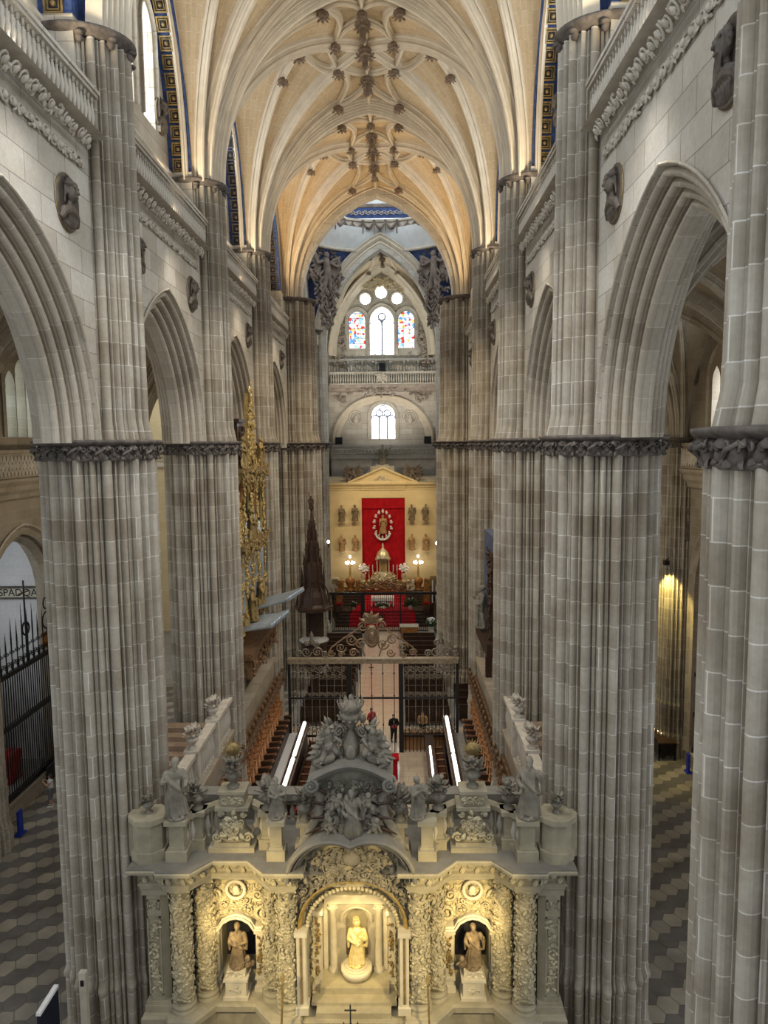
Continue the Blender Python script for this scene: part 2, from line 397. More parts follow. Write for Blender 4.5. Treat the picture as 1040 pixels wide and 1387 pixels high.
# shared pier meshes are built round the origin
def lower_levels(zt=17.25):
    return [(0,1.16),(.9,1.16),(1.0,1.10),(1.25,1.09),(1.4,1.02),(2.85,1.02),(2.9,1.045),(3.0,1.05),(3.1,1.02),(3.2,1.0),(zt,1.0)]
b=MB();pier_rows(b,(0,0),lower_levels());ME_LOW=b.mesh('lower_shaft',M['pier'])
b=MB();pier_rows(b,(0,0),[(17.6,1.0),(18.2,.92),(27.45,.87)],sy=.76);ME_UP=b.mesh('upper_shaft',M['pier'])
b=MB()
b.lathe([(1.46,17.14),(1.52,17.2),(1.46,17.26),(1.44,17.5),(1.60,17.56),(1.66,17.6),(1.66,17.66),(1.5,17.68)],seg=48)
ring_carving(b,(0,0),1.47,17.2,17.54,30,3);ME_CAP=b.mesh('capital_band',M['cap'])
b=MB()
b.lathe([(1.2,27.46),(1.32,27.54),(1.4,27.62),(1.4,27.7),(1.2,27.72)],seg=40,sy=.8)
for i in range(5):
    for a in (PI*(i+.5)/5-PI/2,PI*(i+.5)/5+PI/2):
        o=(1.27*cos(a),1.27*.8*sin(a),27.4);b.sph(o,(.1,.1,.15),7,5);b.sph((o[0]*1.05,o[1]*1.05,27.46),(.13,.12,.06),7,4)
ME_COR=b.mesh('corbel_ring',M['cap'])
def pillar(x,y,label,scale=1.,up=True):
    t=thing('pillar',label,'pillar',(x,y,0),kind=STRUCT)
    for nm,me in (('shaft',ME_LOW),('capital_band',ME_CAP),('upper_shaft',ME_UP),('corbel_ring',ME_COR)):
        o=link(nm,me,t)
        if scale!=1:o.scale=(scale,scale,1)
    return t
PX=6.73
side={-1:'left',1:'right'}
PIL=[(-1,9,None),(1,9,'close-up grey clustered stone pillar cut by the right edge of the picture'),
 (-1,19,'grey clustered stone pillar rising beside the left end of the carved choir screen'),
 (1,19,'grey clustered stone pillar rising beside the right end of the carved choir screen'),
 (-1,29,'brown clustered stone pillar behind the stepped balustrade, just before the organ'),
 (1,29,'brown clustered stone pillar beyond the right stepped balustrade of the choir'),
 (-1,39,'clustered stone pillar just behind the golden organ tower'),
 (1,39,'slim-looking clustered stone pillar standing over the far end of the right choir stalls')]
for s,y,l in PIL:
    pillar(s*PX,y,l or 'clustered stone pillar at the start of the left arcade, mostly outside the picture')
for s,l in ((-1,'broad crossing pillar with a dark capital band behind the wooden pulpit spire'),(1,'broad crossing pillar with a dark capital band right of the black railing')):
    pillar(s*6.5,51.6,l,1.55)
for s,l in ((-1,'far crossing pillar at the left side of the altar wall'),(1,'far crossing pillar at the right side of the altar wall')):
    pillar(s*6.95,65.2,l,1.36)
# ------------------------------------------------------------------ arcade walls
def arch_prof(x0,x1):
    """moulding section: x across the wall, k 0..1 from outer order to inner order"""
    D,I=.74,.95;n=4;half=[(-.06,-.10),(-.08,-.05),(-.06,-.01),(.0,.0)]
    dl=math.hypot(D,I);dx,dk=D/dl,I/dl;nx,nk=-dk,dx
    for q in range(n):
        t0=dl*q/n;p=dl/n
        for t,o in ((.04,-.03),(.12,-.11),(.22,-.11),(.30,-.03)):half.append(((t0+p*t)*dx+nx*o,(t0+p*t)*dk+nk*o))
        for j in range(7):
            a=PI*j/6;t=.33+.31*(1-cos(a));o=.10*sin(a);half.append(((t0+p*t)*dx+nx*o,(t0+p*t)*dk+nk*o))
    half.append((D,I))
    half=[(x0+a,k/I) for a,k in half]
    return half+[(x0+x1-a,k) for a,k in half[::-1]]
def arch_sweep(mb,prof,yc,wo,ho,wi,hi,sp,axis='x',sgn=1,n=14,z0=None):
    rows=[];uv=[]
    for x,k in prof:
        w=wo+(wi-wo)*k;h=ho+(hi-ho)*k;p=arch_path(w,h,n)
        if z0 is not None:p=[(-w,z0-sp)]+p+[(w,z0-sp)]
        rows.append([(sgn*x,yc+y,sp+z) if axis=='x' else (yc+y,x,sp+z) for y,z in p])
    m=len(rows[0]);l=[0]
    for i in range(1,m):l.append(l[-1]+(Vector(rows[0][i])-Vector(rows[0][i-1])).length)
    v=0;vv=[0]
    for i in range(1,len(rows)):vv.append(vv[-1]+(Vector(rows[i][m//3])-Vector(rows[i-1][m//3])).length)
    uv=[[(vv[i],l[j]) for j in range(m)] for i in range(len(rows))]
    uv=[[(l[j]*1.0,vv[i]) for j in range(m)] for i in range(len(rows))]
    mb.grid(rows,uv,smooth=False)
BAYS=[(-1,9),(9,19),(19,29),(29,39),(39,50)]
WX0,WX1=6.3,7.9
# carved frieze, one 8 m long mesh shared by all bays (built along y at x=0 facing -x)
def frieze_relief(mb,L,z0,h,seed,per=.62):
    rr=random.Random(seed);n=int(L/per)
    for i in range(n):
        y=-L/2+per*(i+.5);sg=1 if i%2 else -1
        mb.scroll((-.05,y,z0+h/2),(0,1,0),(0,0,1),h*.42,1.3,.035,14,sg,4,a0=rr.random()*6)
        mb.sph((-.07,y+per*.1,z0+h*.5),(.06,.08,.08),6,4)
        for k in range(3):
            a=rr.random()*6.28;mb.leaf((-.03,y+per*.4,z0+h*.5),(0,cos(a),sin(a)),(-1,0,0),h*.45,h*.3,.015)
b=MB();frieze_relief(b,7.8,24.12,.34,5,.33);frieze_relief(b,7.8,24.58,.34,6,.36)
for v in range(len(b.v)):
    x,y,z=b.v[v]
    if z>24.52:b.v[v]=(x-.12-(z-24.58)*.62,y,z)
ME_FRI=b.mesh('frieze_relief',M['carve'])
b=MB()
b.mould([(0,-4.2),(0,4.2)],[(0,23.98),(.10,24.0),(.12,24.05),(.03,24.1),(.02,24.46),(.10,24.49),(.17,24.52),(.17,24.56),(.14,24.57),(.17,24.66),(.36,24.92),(.39,24.96),(.39,25.02),(-.5,25.04)],side=-1)
ME_COR2=b.mesh('cornice',M['carve'])
b=MB()
b.lathe([(.075,0),(.075,.05),(.045,.08),(.05,.13),(.085,.24),(.09,.32),(.06,.45),(.038,.56),(.045,.60),(.04,.64),(.07,.68),(.07,.74)],seg=8)
ME_BAL=b.mesh('baluster',M['wall'])
b=MB();b.bx(-.11,.11,-4.0,4.0,0,.12);b.bx(-.11,.11,-4.0,4.0,.86,.95);b.bx(-.15,.15,-4.03,4.03,.95,1.04)
ME_RAIL=b.mesh('handrail',M['wall'])
bayname={-1:'before the first pillar',9:'in the nearest bay, before the choir screen',19:'in the bay over the stepped balustrade',29:'in the organ bay',39:'in the last bay before the crossing'}
for bi,(y0,y1) in enumerate(BAYS):
    ym=(y0+y1)/2;hw=(y1-y0)/2-1.05
    for s in (-1,1):
        t=thing('wall_'+side[s],'stone arcade wall with a moulded pointed arch, %s side, %s'%(side[s],bayname[y0]),'wall',(0,0,0),kind=STRUCT)
        b=MB();wall(b,'x',s*WX0,y0+.3,y1-.3,17.3,24.1,s*(WX1-WX0),[dict(c=ym,w=hw,lo=lambda y:17.3,hi=lambda y,hw=hw:17.6+arch_z(y,hw,5.05),r=False)])
        b.bx(min(s*6.3,s*8.0),max(s*6.3,s*8.0),y0+.3,y1-.3,24.1,25.0)
        b.build('masonry',M['wall'],t)
        b=MB();arch_sweep(b,arch_prof(WX0,WX1),ym,hw,5.05,hw-.95,4.3,17.6,sgn=s);b.build('arch_moulding',M['arch'],t)
        if y0>=9:
            g=(y1-y0-2.0)/8.
            for nm,me in (('cornice',ME_COR2),('frieze_relief',ME_FRI)):
                o=link(nm,me,t,(s*6.3,ym,0));o.scale=(-1 if s<0 and nm!='cornice' else 1,g,1)
                if nm=='cornice':o.scale=(-s if True else 1,g,1)
                if nm=='frieze_relief':o.scale=(1 if s>0 else -1,g,1)
            if s<0 or y0<39:
                r=thing('balustrade','pale balustrade above the %s arcade, %s'%(side[s],bayname[y0]),'balustrade',(s*6.03,ym,25.04),group='gallery balustrades')
                o=link('handrail',ME_RAIL,r);o.scale=(1,g,1)
                nb=int(8*g/.2)
                for i in range(nb):link('baluster',ME_BAL,r,(0,(-4+8*(i+.5)/nb)*g*.99,.12),scale=(.74,.74,1))
# ------------------------------------------------------------------ clerestory
CX=7.35
WINN=[0]
def window(holes,axis,p,mat,label,barstep=.5,mull=True,mat2=None,bars=None):
    """panes and stone/lead bars in a group of openings; p = glass plane"""
    WINN[0]+=1
    t=thing('window_%d'%WINN[0],label,'window',(0,0,0),kind=STRUCT)
    tr=MB()
    for hi_,h in enumerate(holes):
        pb=MB();n=12;c,w=h['c'],h['w'];lo,hi=h['lo'],h['hi'];pts=[]
        us=[-w*cos(PI*i/n) for i in range(n+1)]
        poly=[(c+u,hi(u)) for u in us]+[(c+u,lo(u)) for u in us[::-1]]
        if not h['r']:poly=[(c+u,hi(u)) for u in us]+[(c+w,lo(0)),(c-w,lo(0))]
        P=lambda u,z:(p,u,z) if axis=='x' else (u,p,z)
        pb.add([P(*q) for q in poly],[tuple(range(len(poly)))]);pb.build('pane',mat2[hi_] if mat2 else mat,t)
        d=.03
        def bar(u0,z0,u1,z1,r=.03):
            tr.tube([P(u0,z0),P(u1,z1)],r,4,smooth=False)
        z=lo(0)+barstep
        if bars is None or bars:
            while z<hi(0)-.1 and not h['r']:
                k=w if z<hi(w) else w*.8
                bar(c-k,z,c+k,z,.018);z+=barstep
            for q in (-.33,.33) if w>.45 else (0,):
                bar(c+q*w,lo(0),c+q*w,hi(q*w),.015)
        pts=[P(c+u,hi(u)) for u in us];tr.tube(pts,.06,5)
        if h['r']:tr.tube([P(c+u,lo(u)) for u in us],.06,5)
        else:
            bar(c-w,lo(0),c-w,hi(w),.05);bar(c+w,lo(0),c+w,hi(w),.05)
    tr.build('tracery_bars',M['wall'] if mat is not M['stain'] else M['dark'],t)
    return t
for bi,(y0,y1) in enumerate(BAYS):
    if y0<9:continue
    ym=(y0+y1)/2
    for s in (-1,1):
        t=thing('wall_'+side[s],'upper clerestory wall with tall windows, %s side, %s'%(side[s],bayname[y0]),'wall',(0,0,0),kind=STRUCT)
        hs=[arch(ym-2.1,.62,28.9,32.0,.9),arch(ym,.62,28.9,33.2,1.0),arch(ym+2.1,.62,28.9,32.0,.9)]
        b=MB();wall(b,'x',s*CX,y0-.2,y1+.2,24.9,36.5,s*.9,hs,n=10);b.build('masonry',M['wall'],t)
        b=MB();b.mould([(s*CX,y0+.8),(s*CX,y1-.8)],[(0,27.55),(.12,27.62),(.2,27.72),(.2,27.82),(0,27.95)],side=s*-1 if True else 1);b.build('string_course',M['carve'],t)
        for h in hs:
            b=MB();
            arch_sweep(b,[(CX-.12,-.25),(CX-.14,-.12),(CX-.06,0),(CX+.1,.3),(CX+.3,.6)],h['c'],h['w']+.12,1.02,h['w']-.1,.85,h['hi'](h['w']),sgn=s,n=7,z0=28.9);b.build('window_surround',M['wall'],t)
        window(hs,'x',s*(CX+.45),M['day'],'tall three-light daylit clerestory window, %s side, %s'%(side[s],bayname[y0]),.45)
        # spur wall at the far pier with the passage shade painted as a dark panel
        sp=thing('trim_%d'%(bi*2+(s>0)),'square stone springer block with a passage opening painted dark, %s side, %s'%(side[s],bayname[y0]),'springer block',(0,0,0),kind=STRUCT)
        b=MB();b.bx(min(s*6.45,s*7.5),max(s*6.45,s*7.5),y1-1.0,y1+1.0,24.95,27.9);b.build('masonry',M['wall'],sp)
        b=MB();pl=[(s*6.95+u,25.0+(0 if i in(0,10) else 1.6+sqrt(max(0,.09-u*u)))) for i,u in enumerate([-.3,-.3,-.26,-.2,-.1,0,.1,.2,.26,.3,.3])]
        b.prism(pl,'y',y1-1.03,y1-.9);b.build('painted_passage_shade',M['dark'],sp)
# coffered wall arches
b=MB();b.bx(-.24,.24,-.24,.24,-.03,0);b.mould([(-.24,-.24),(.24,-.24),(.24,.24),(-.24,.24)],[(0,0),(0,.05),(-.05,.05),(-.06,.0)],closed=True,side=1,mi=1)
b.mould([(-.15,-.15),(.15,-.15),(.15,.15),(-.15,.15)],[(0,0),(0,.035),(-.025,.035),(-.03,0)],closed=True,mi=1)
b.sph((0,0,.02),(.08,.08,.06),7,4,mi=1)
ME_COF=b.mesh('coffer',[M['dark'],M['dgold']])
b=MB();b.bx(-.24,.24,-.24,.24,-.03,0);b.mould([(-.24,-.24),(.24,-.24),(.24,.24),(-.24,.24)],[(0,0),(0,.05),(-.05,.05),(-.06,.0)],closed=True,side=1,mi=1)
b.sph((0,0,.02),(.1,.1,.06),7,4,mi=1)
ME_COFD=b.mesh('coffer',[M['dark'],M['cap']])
for bi,(y0,y1) in enumerate(BAYS):
    if y0<9:continue
    ym=(y0+y1)/2;w=(y1-y0)/2-.85;h=7.5
    for s in (-1,1):
        t=thing('coffered_arch','blue painted wall arch lined with square gilded coffers, %s side, %s'%(side[s],bayname[y0]),'arch',(0,0,0),kind=STRUCT)
        p=arch_path(w,h,20);rows=[]
        for x,k in ((6.52,.0),(6.52,-.35),(7.4,-.35),(7.4,.0)):
            rows.append([(s*x,ym+y*(1-k*.0)-k*(y/w)*1.0,27.9+z-k*.3) for y,z in p])
        rows.append(rows[0])
        b=MB();b.grid(rows,smooth=False);b.build('arch_band',M['blue'],t)
        # coffers at even arc spacing
        d=[0]
        for i in range(1,len(p)):d.append(d[-1]+math.hypot(p[i][0]-p[i-1][0],p[i][1]-p[i-1][1]))
        n=int(d[-1]/.56)
        for i in range(n):
            L=(i+.5)*d[-1]/n;k=max(j for j in range(len(d)-1) if d[j]<=L);f=(L-d[k])/(d[k+1]-d[k])
            y=p[k][0]+(p[k+1][0]-p[k][0])*f;z=p[k][1]+(p[k+1][1]-p[k][1])*f
            T=Vector((0,p[k+1][0]-p[k][0],p[k+1][1]-p[k][1])).normalized();X=Vector((1,0,0));Nn=X.cross(T)
            if Nn.dot(Vector((0,-y,-z)))<0:X=-X;Nn=-Nn
            o=link('coffer',ME_COF if (y0<29) else ME_COFD,t)  # far bays take dark coffers: missing light put into the colour
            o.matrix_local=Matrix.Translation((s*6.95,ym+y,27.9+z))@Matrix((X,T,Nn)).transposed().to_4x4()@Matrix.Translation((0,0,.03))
# ------------------------------------------------------------------ vaults
def prof(t,R=1.13):
    t=max(0,min(1,t));return sqrt(max(0,R*R-(R-t)**2))/sqrt(R*R-(R-1)**2)
class Vault:
    def __init__(s,x0,x1,y0,y1,zs,hx,hc,hy,r0):
        s.x0,s.x1,s.y0,s.y1,s.zs,s.hx,s.hc,s.hy,s.r0=x0,x1,y0,y1,zs,hx,hc,hy,r0
        s.mx,s.my=(x0+x1)/2,(y0+y1)/2;s.A,s.B=(x1-x0)/2,(y1-y0)/2
    def endpt(s,u):   # u 0..1 -> x ridge, from transverse apex to centre ; 1..2 centre to wall apex
        if u<=1:return s.A,s.B*u,s.hx+(s.hc-s.hx)*sin(u*PI/2)
        v=2-u;return s.A*v,s.B,s.hy+(s.hc-s.hy)*sin(v*PI/2)
    def pt(s,p,q):
        """height at offset (p,q) from a corner towards the centre"""
        k=max(p/s.A,q/s.B,1e-6)
        if p/s.A>=q/s.B:u=(q/p)*s.A/s.B;e=s.endpt(min(u,1))
        else:u=2-(p/q)*s.B/s.A;e=s.endpt(u)
        D=math.hypot(e[0],e[1]);r=math.hypot(p,q);t=(r-s.r0)/(D-s.r0)
        return s.zs+e[2]*prof(t)
    def z(s,x,y):
        p=min(abs(x-s.x0),abs(s.x1-x));q=min(abs(y-s.y0),abs(s.y1-y));return s.pt(p,q)
    def corner(s,ci,p,q):
        sx,sy=((1,1),(-1,1),(-1,-1),(1,-1))[ci];x=(s.x0 if sx>0 else s.x1)+sx*p;y=(s.y0 if sy>0 else s.y1)+sy*q
        return x,y
    def webs(s,mb,up=.4,m=20,n=14,lift=0):
        for ci in range(4):
            for off in (0,up):
                P=[];U=[]
                for i in range(m+1):
                    e=s.endpt(2*i/m);D=math.hypot(e[0],e[1]);row=[];uv=[];L=0;last=None
                    for j in range(n+1):
                        t=(j/n)**1.7;r=s.r0+(D-s.r0)*t;x,y=s.corner(ci,e[0]*r/D,e[1]*r/D);z=s.zs+e[2]*prof(t)+off
                        v=Vector((x,y,z));L+=(v-last).length if last else 0;last=v
                        row.append(v);uv.append((L,2*i/m*5+ci*3))
                    P.append(row);U.append(uv)
                mb.grid(P,U,smooth=True,flip=(ci%2==0))
    def ribline(s,ci,tx,ty,n=14,drop=.0,t1=1.):
        """points of a rib from corner to the target (in corner coords)"""
        D=math.hypot(tx,ty);pts=[]
        for j in range(n+1):
            t=(j/n)**1.6*t1;r=s.r0+(D-s.r0)*t;x,y=s.corner(ci,tx*r/D,ty*r/D)
            pts.append(Vector((x,y,s.pt(tx*r/D,ty*r/D)-drop)))
        return pts
def sweep(mb,pts,prf,uvs=1.,vertical=True):
    n=len(pts);rows=[];l=0;uv=[]
    for i in range(n):
        T=(pts[min(i+1,n-1)]-pts[max(i-1,0)]).normalized()
        H=Vector((pts[-1].x-pts[0].x,pts[-1].y-pts[0].y,0)) if vertical else Vector((T.x,T.y,0))
        if H.length<1e-6:H=Vector((1,0,0))
        B=H.normalized().cross(Vector((0,0,1)));Nn=B.cross(T).normalized()
        if i:l+=(pts[i]-pts[i-1]).length
        rows.append([pts[i]+B*a+Nn*c for a,c in prf]);uv.append([(l,k*.2) for k in range(len(prf)+1)])
    mb.grid(rows,uv,smooth=False,closed=True)
    mb.add(rows[0],[tuple(range(len(prf)))]);mb.add(rows[-1],[tuple(range(len(prf)))[::-1]])
RIB=[(-.20,.15),(-.20,-.05),(-.15,-.10),(-.12,-.06),(-.10,-.20),(-.13,-.27),(-.10,-.34),(-.05,-.36),(-.03,-.46),(.03,-.46),(.05,-.36),(.10,-.34),(.13,-.27),(.10,-.20),(.12,-.06),(.15,-.10),(.20,-.05),(.20,.15)]
LIE=[(-.14,.12),(-.14,-.10),(-.07,-.14),(-.08,-.22),(-.03,-.30),(.03,-.30),(.08,-.22),(.07,-.14),(.14,-.10),(.14,.12)]
def big_prof(w,d):
    r=[(-w,.3),(-w,-.02)]
    K=5
    for k in range(K):
        a=-w+(w*.86)*k/K;z=-.02-d*k/K;p=w*.86/K
        r+=[(a+p*.12,z-.09),(a+p*.42,z-.10),(a+p*.62,z-.03),(a+p*.70,z+.07),(a+p*.95,z+.06),(a+p,-.02-d*(k+1)/K)]
    r+=[(-w*.10,-d-.12),(0,-d-.16)]
    return r+[(-a,z) for a,z in r[-2::-1]]
def boss(mb,c,r=.3,ped=False):
    mb.lathe([(r*.5,.15),(r,.05),(r*1.05,-.03),(r*.8,-.1),(r*.4,-.14)],c,12)
    for k in range(8):
        a=k*PI/4;mb.leaf((c[0]+cos(a)*r*.45,c[1]+sin(a)*r*.45,c[2]-.08),(cos(a),sin(a),-.3),(0,0,-1),r*.75,r*.5,.025)
    mb.sph((c[0],c[1],c[2]-.16),(r*.35,r*.35,r*.3),7,4)
    if ped:mb.lathe([(.1,-.1),(.16,-.3),(.12,-.5),(.2,-.6),(.05,-.75)],c,8)
vnum=['over the choir screen','over the choir','over the far end of the choir','of the chancel']
def star_vault(V,label,nm='ceiling',flow=True):
    t=thing(nm,label,'vault',(0,0,0),kind=STRUCT)
    b=MB();V.webs(b);b.build('vault_web',M['vault'],t)
    fx,fy=V.A-1.25,V.B
    T=[(V.A,0+V.B*.0),(V.A-1.5,V.B-3.9),(V.A-1.3,V.B-1.05),(V.A,V.B),(V.A-3.0,V.B),(V.A-4.2,V.B-.05)]
    tg=[(V.A-1.55,V.B*.2),(V.A-1.3,V.B-1.1),(V.A,V.B),(V.A-3.05,V.B-.0)]
    for ci in range(4):
        for k,(p,q) in enumerate(tg):
            b=MB();sweep(b,V.ribline(ci,p,q),RIB);b.build('rib',M['rib'],t)
        b=MB();sweep(b,V.ribline(ci,.12,V.B),[(a*.9,c*.8) for a,c in RIB]);b.build('wall_rib',M['rib'],t)
    # ridge ribs
    def line(f,n=14,pr=LIE,name='lierne'):
        pts=[]
        for i in range(n+1):
            x,y=f(i/n);pts.append(Vector((x,y,V.z(x,y))))
        b=MB();sweep(b,pts,pr,vertical=False);b.build(name,M['rib'],t)
    line(lambda u:(V.mx,V.y0+.2+(V.y1-V.y0-.4)*u),16,name='ridge_rib')
    line(lambda u:(V.x0+2.3+(V.x1-V.x0-4.6)*u,V.my),16,name='ridge_rib')
    if flow:
        for sx in (-1,1):
            for sy in (-1,1):
                # ogee curves of the flower pattern
                line(lambda u:(V.mx+sx*(1.55-.45*sin(PI*u)*1.0-.25*u),V.my+sy*(V.B*.8+(1.1-V.B*.8)*u)))
                line(lambda u:(V.mx+sx*(1.3+1.75*u),V.my+sy*(1.1*(1-u)+.45*sin(PI*u))))
                line(lambda u:(V.mx+sx*1.55*(1-u),V.my+sy*(V.B*.8+.35*sin(PI*u)-.9*u)))
                line(lambda u:(V.mx+sx*(1.3-1.3*u),V.my+sy*(1.1+(2.2-1.1)*u+.2*sin(PI*u))))
            line(lambda u:(V.mx+sx*(1.3+.35*sin(PI*u)),V.my-1.1+2.2*u))
    nodes_=[(0,0,.42,1)]+[(sx*a,sy*bb,.27,0) for a,bb in ((1.55,V.B*.8),(1.3,1.1)) for sx in (-1,1) for sy in (-1,1)]+[(sx*3.05,0,.3,0) for sx in (-1,1)]+[(0,sy*2.3,.34,1) for sy in (-1,1)]+[(0,sy*(V.B*.8-.9),.22,0) for sy in (-1,1)]+[(sx*3.95,sy*(V.B*.24),.24,0) for sx in (-1,1) for sy in (-1,1)]
    for dx,dy,r,pd in nodes_:
        x,y=V.mx+dx,V.my+dy;b=MB();boss(b,(x,y,V.z(x,y)-.42),r*1.0,pd);b.build('boss',M['bossm'],t)
    return t
M['bossm']=plain('boss_stone',(.22,.165,.115),(.13,.09,.065),scale=6)
VAULTS=[]
for i,(y0,y1) in enumerate([(19,29),(29,39),(39,51)]):
    V=Vault(-PX,PX,y0,y1,27.6,7.7,8.0,7.6,.75);VAULTS.append(V);star_vault(V,'ribbed star vault with carved bosses '+vnum[i])
for i,y in enumerate([19,29,39]):
    t=thing('transverse_arch','moulded round stone arch across the nave, %s'%('above the choir screen','above the middle of the choir','above the end of the choir')[i],'arch',(0,0,0),kind=STRUCT)
    V=VAULTS[i];b=MB();pr=big_prof(.72,.42);pts=V.ribline(0,V.A,0,18)+V.ribline(1,V.A,0,18)[-2::-1]
    sweep(b,pts,pr);b.build('voussoirs',M['rib'],t)
# ------------------------------------------------------------------ statues (carved once, copied)
def figure_mb(seed=1,pose='hold',hood=False,beard=True,lean=.03,crown=False,child=False):
    rr=random.Random(seed);b=MB();ph=rr.random()*6
    def rf(a,z):
        q=max(0,1-z/.72);return 1+.17*q*sin(6*a+ph+2*sin(z*5))+.05*sin(11*a+z*9)*min(1,q*2)
    b.lathe([(.18,0),(.185,.04),(.165,.2),(.14,.38),(.12,.5),(.122,.6),(.125,.7),(.11,.76),(.055,.81),(.04,.84),(.04,.88)],seg=40,sy=.78,rf=rf)
    b.sph((0,-.01,.905),(.062,.07,.082),12,9);b.sph((0,-.072,.9),(.012,.018,.016),6,4)
    b.sph((0,.015,.92),(.072,.074,.078),10,8)
    if hood:b.sph((0,.02,.9),(.085,.08,.10),10,8)
    if beard:b.cap((0,-.055,.87),(0,-.08,.80),.04,.018)
    if crown:b.lathe([(.055,.965),(.06,.975),(.075,1.02),(.05,1.01)],seg=10)
    arms={'hold':[((.14,0,.735),(.19,-.05,.58),(.05,-.17,.60)),((-.14,0,.735),(-.19,-.04,.57),(-.03,-.17,.54))],
          'bless':[((.14,0,.735),(.2,-.07,.62),(.2,-.16,.78)),((-.14,0,.735),(-.2,-.02,.58),(-.12,-.15,.52))],
          'open':[((.125,0,.735),(.19,-.04,.58),(.16,-.16,.54)),((-.125,0,.735),(-.19,-.04,.6),(-.16,-.18,.66))],
          'pray':[((.14,0,.735),(.18,-.08,.58),(.015,-.17,.7)),((-.14,0,.735),(-.18,-.08,.58),(-.015,-.17,.7))]}[pose]
    for a,e,h in arms:
        b.cap(a,e,.055,.048);b.cap(e,h,.048,.03);b.sph(h,(.028,.03,.034))
        for k in range(4):b.cap(h,(h[0]+(k-1.5)*.011,h[1]-.03,h[2]+.035-.004*k),.009,.007,5)
        b.cap(e,(e[0]*1.02,e[1]+.02,e[2]-.2),.045,.025)      # hanging sleeve
    for k in range(5):                                          # mantle folds
        a=-.13+.05*k;b.tube([(a*1.1,-.09,.7-.02*k),(a*.7+.03,-.125,.5),(a+.06,-.12,.28),(a*1.2+.07,-.13,.05)],[.012,.022,.022,.028],6)
    b.tube([(-.15,-.03,.72),(-.05,-.13,.6),(.08,-.13,.48),(.16,-.03,.4)],[.03,.032,.034,.03],7)
    for k in (-1,1):b.cap((k*.06,-.08,.02),(k*.075,-.17,.015),.03,.024)
    if child:
        b.sph((.08,-.17,.7),(.04,.04,.045));b.cap((.08,-.15,.65),(.07,-.14,.55),.05,.045);b.cap((.07,-.15,.55),(.0,-.18,.5),.03,.025);b.cap((.1,-.16,.64),(.15,-.2,.68),.018,.014)
    b.lathe([(.19,-.03),(.19,.0)],seg=14)
    b.v=[(x+lean*sin(z*PI)*(1 if z>0 else 0),y,z) for x,y,z in b.v];return b
FIG={}
for nm,kw in (('a',dict(seed=1,pose='hold')),('b',dict(seed=2,pose='open',lean=-.04)),('c',dict(seed=3,pose='bless',lean=.04)),('d',dict(seed=4,pose='pray',beard=False,hood=True)),('v',dict(seed=5,pose='hold',beard=False,hood=True,child=True,crown=True))):
    FIG[nm]=remesh(figure_mb(**kw),.0115,2)
def putto_mb(pose=0):
    b=MB();b.sph((0,0,.80),(.12,.13,.14),12,9);b.sph((0,.03,.84),(.135,.13,.12),10,8);b.sph((0,-.13,.79),(.02,.025,.02),6,4)
    b.cap((0,0,.64),(0,.02,.42),.14,.16);b.sph((0,-.05,.45),(.15,.13,.14))
    la=[(-.08,.0,.38),(-.16,-.1,.2),(-.14,.02,.03)];lb=[(.08,0,.38),(.18,-.02,.22),(.24,.06,.05)]
    for l in (la,lb):b.cap(l[0],l[1],.10,.08);b.cap(l[1],l[2],.075,.05);b.sph((l[2][0],l[2][1]-.04,l[2][2]-.02),(.04,.07,.035))
    if pose==0:ar=[((.13,0,.62),(.24,-.08,.72),(.3,-.12,.9)),((-.13,0,.62),(-.24,-.1,.52),(-.12,-.2,.46))]
    else:ar=[((.13,0,.62),(.24,-.1,.55),(.34,-.1,.45)),((-.13,0,.62),(-.2,-.1,.6),(-.3,-.15,.66))]
    for a,e,h in ar:b.cap(a,e,.055,.05);b.cap(e,h,.048,.035);b.sph(h,(.04,.045,.045))
    b.tube([(-.2,.05,.5),(0,-.16,.42),(.2,.05,.38)],[.03,.05,.03],6)
    for k in (-1,1):
        for m in range(5):b.cap((k*.08,.12,.62),(k*(.32+.03*m),.2,.82-.12*m),.05,.025,6)
    return b
FIG['p']=remesh(putto_mb(0),.014,2);FIG['q']=remesh(putto_mb(1),.014,2)
def head_mb():
    b=MB();b.sph((0,0,0),(.1,.11,.13),12,9);b.sph((0,.03,.05),(.115,.115,.11),10,8);b.sph((0,-.11,-.01),(.018,.025,.02),6,4)
    b.cap((-.035,-.095,-.06),(.035,-.095,-.06),.014,.014,5)
    for k in (-1,1):
        b.sph((k*.04,-.098,.03),(.02,.012,.012),6,4)
        for m in range(5):b.cap((k*.08,.02,-.06),(k*(.25+.02*m),.03,.06-.05*m),.035,.015,6)
    return b
FIG['h']=remesh(head_mb(),.009,1)
FIG_P=FIG['p']
# ------------------------------------------------------------------ crossing, pendentives, drum
YW,YE=51.6,65.2
def crossing_arch(y,label,w,h,sp,wo,ho,top,x1=7.2):
    t=thing('crossing_arch',label,'arch',(0,0,0),kind=STRUCT)
    b=MB();wall(b,'y',y-.6,-x1,x1,17.0,top,1.2,[dict(c=0,w=w,lo=lambda u:17.0,hi=lambda u:sp+arch_z(u,w,h),r=False)],n=24)
    b.build('masonry',M['wall'],t)
    p=[(y-.6-.28,-.12),(y-.6-.3,-.05),(y-.6-.2,0),(y-.6-.16,.12),(y-.6-.24,.2),(y-.6-.12,.34),(y-.6-.0,.4),(y-.6-.06,.55),(y-.6+.08,.66),(y-.6+.2,.72),(y-.6+.2,.86),(y-.6+.34,1.0),(y+.26,1.0),(y+.4,.86),(y+.4,.7),(y+.7,.4),(y+.88,0)]
    b=MB();arch_sweep(b,p,0,wo,ho,w,h,sp,axis='y',n=24);b.build('arch_moulding',M['rib'],t);return t
crossing_arch(YW,'wide moulded arch opening from the nave into the domed crossing',5.35,7.2,27.6,6.25,8.1,36.4)
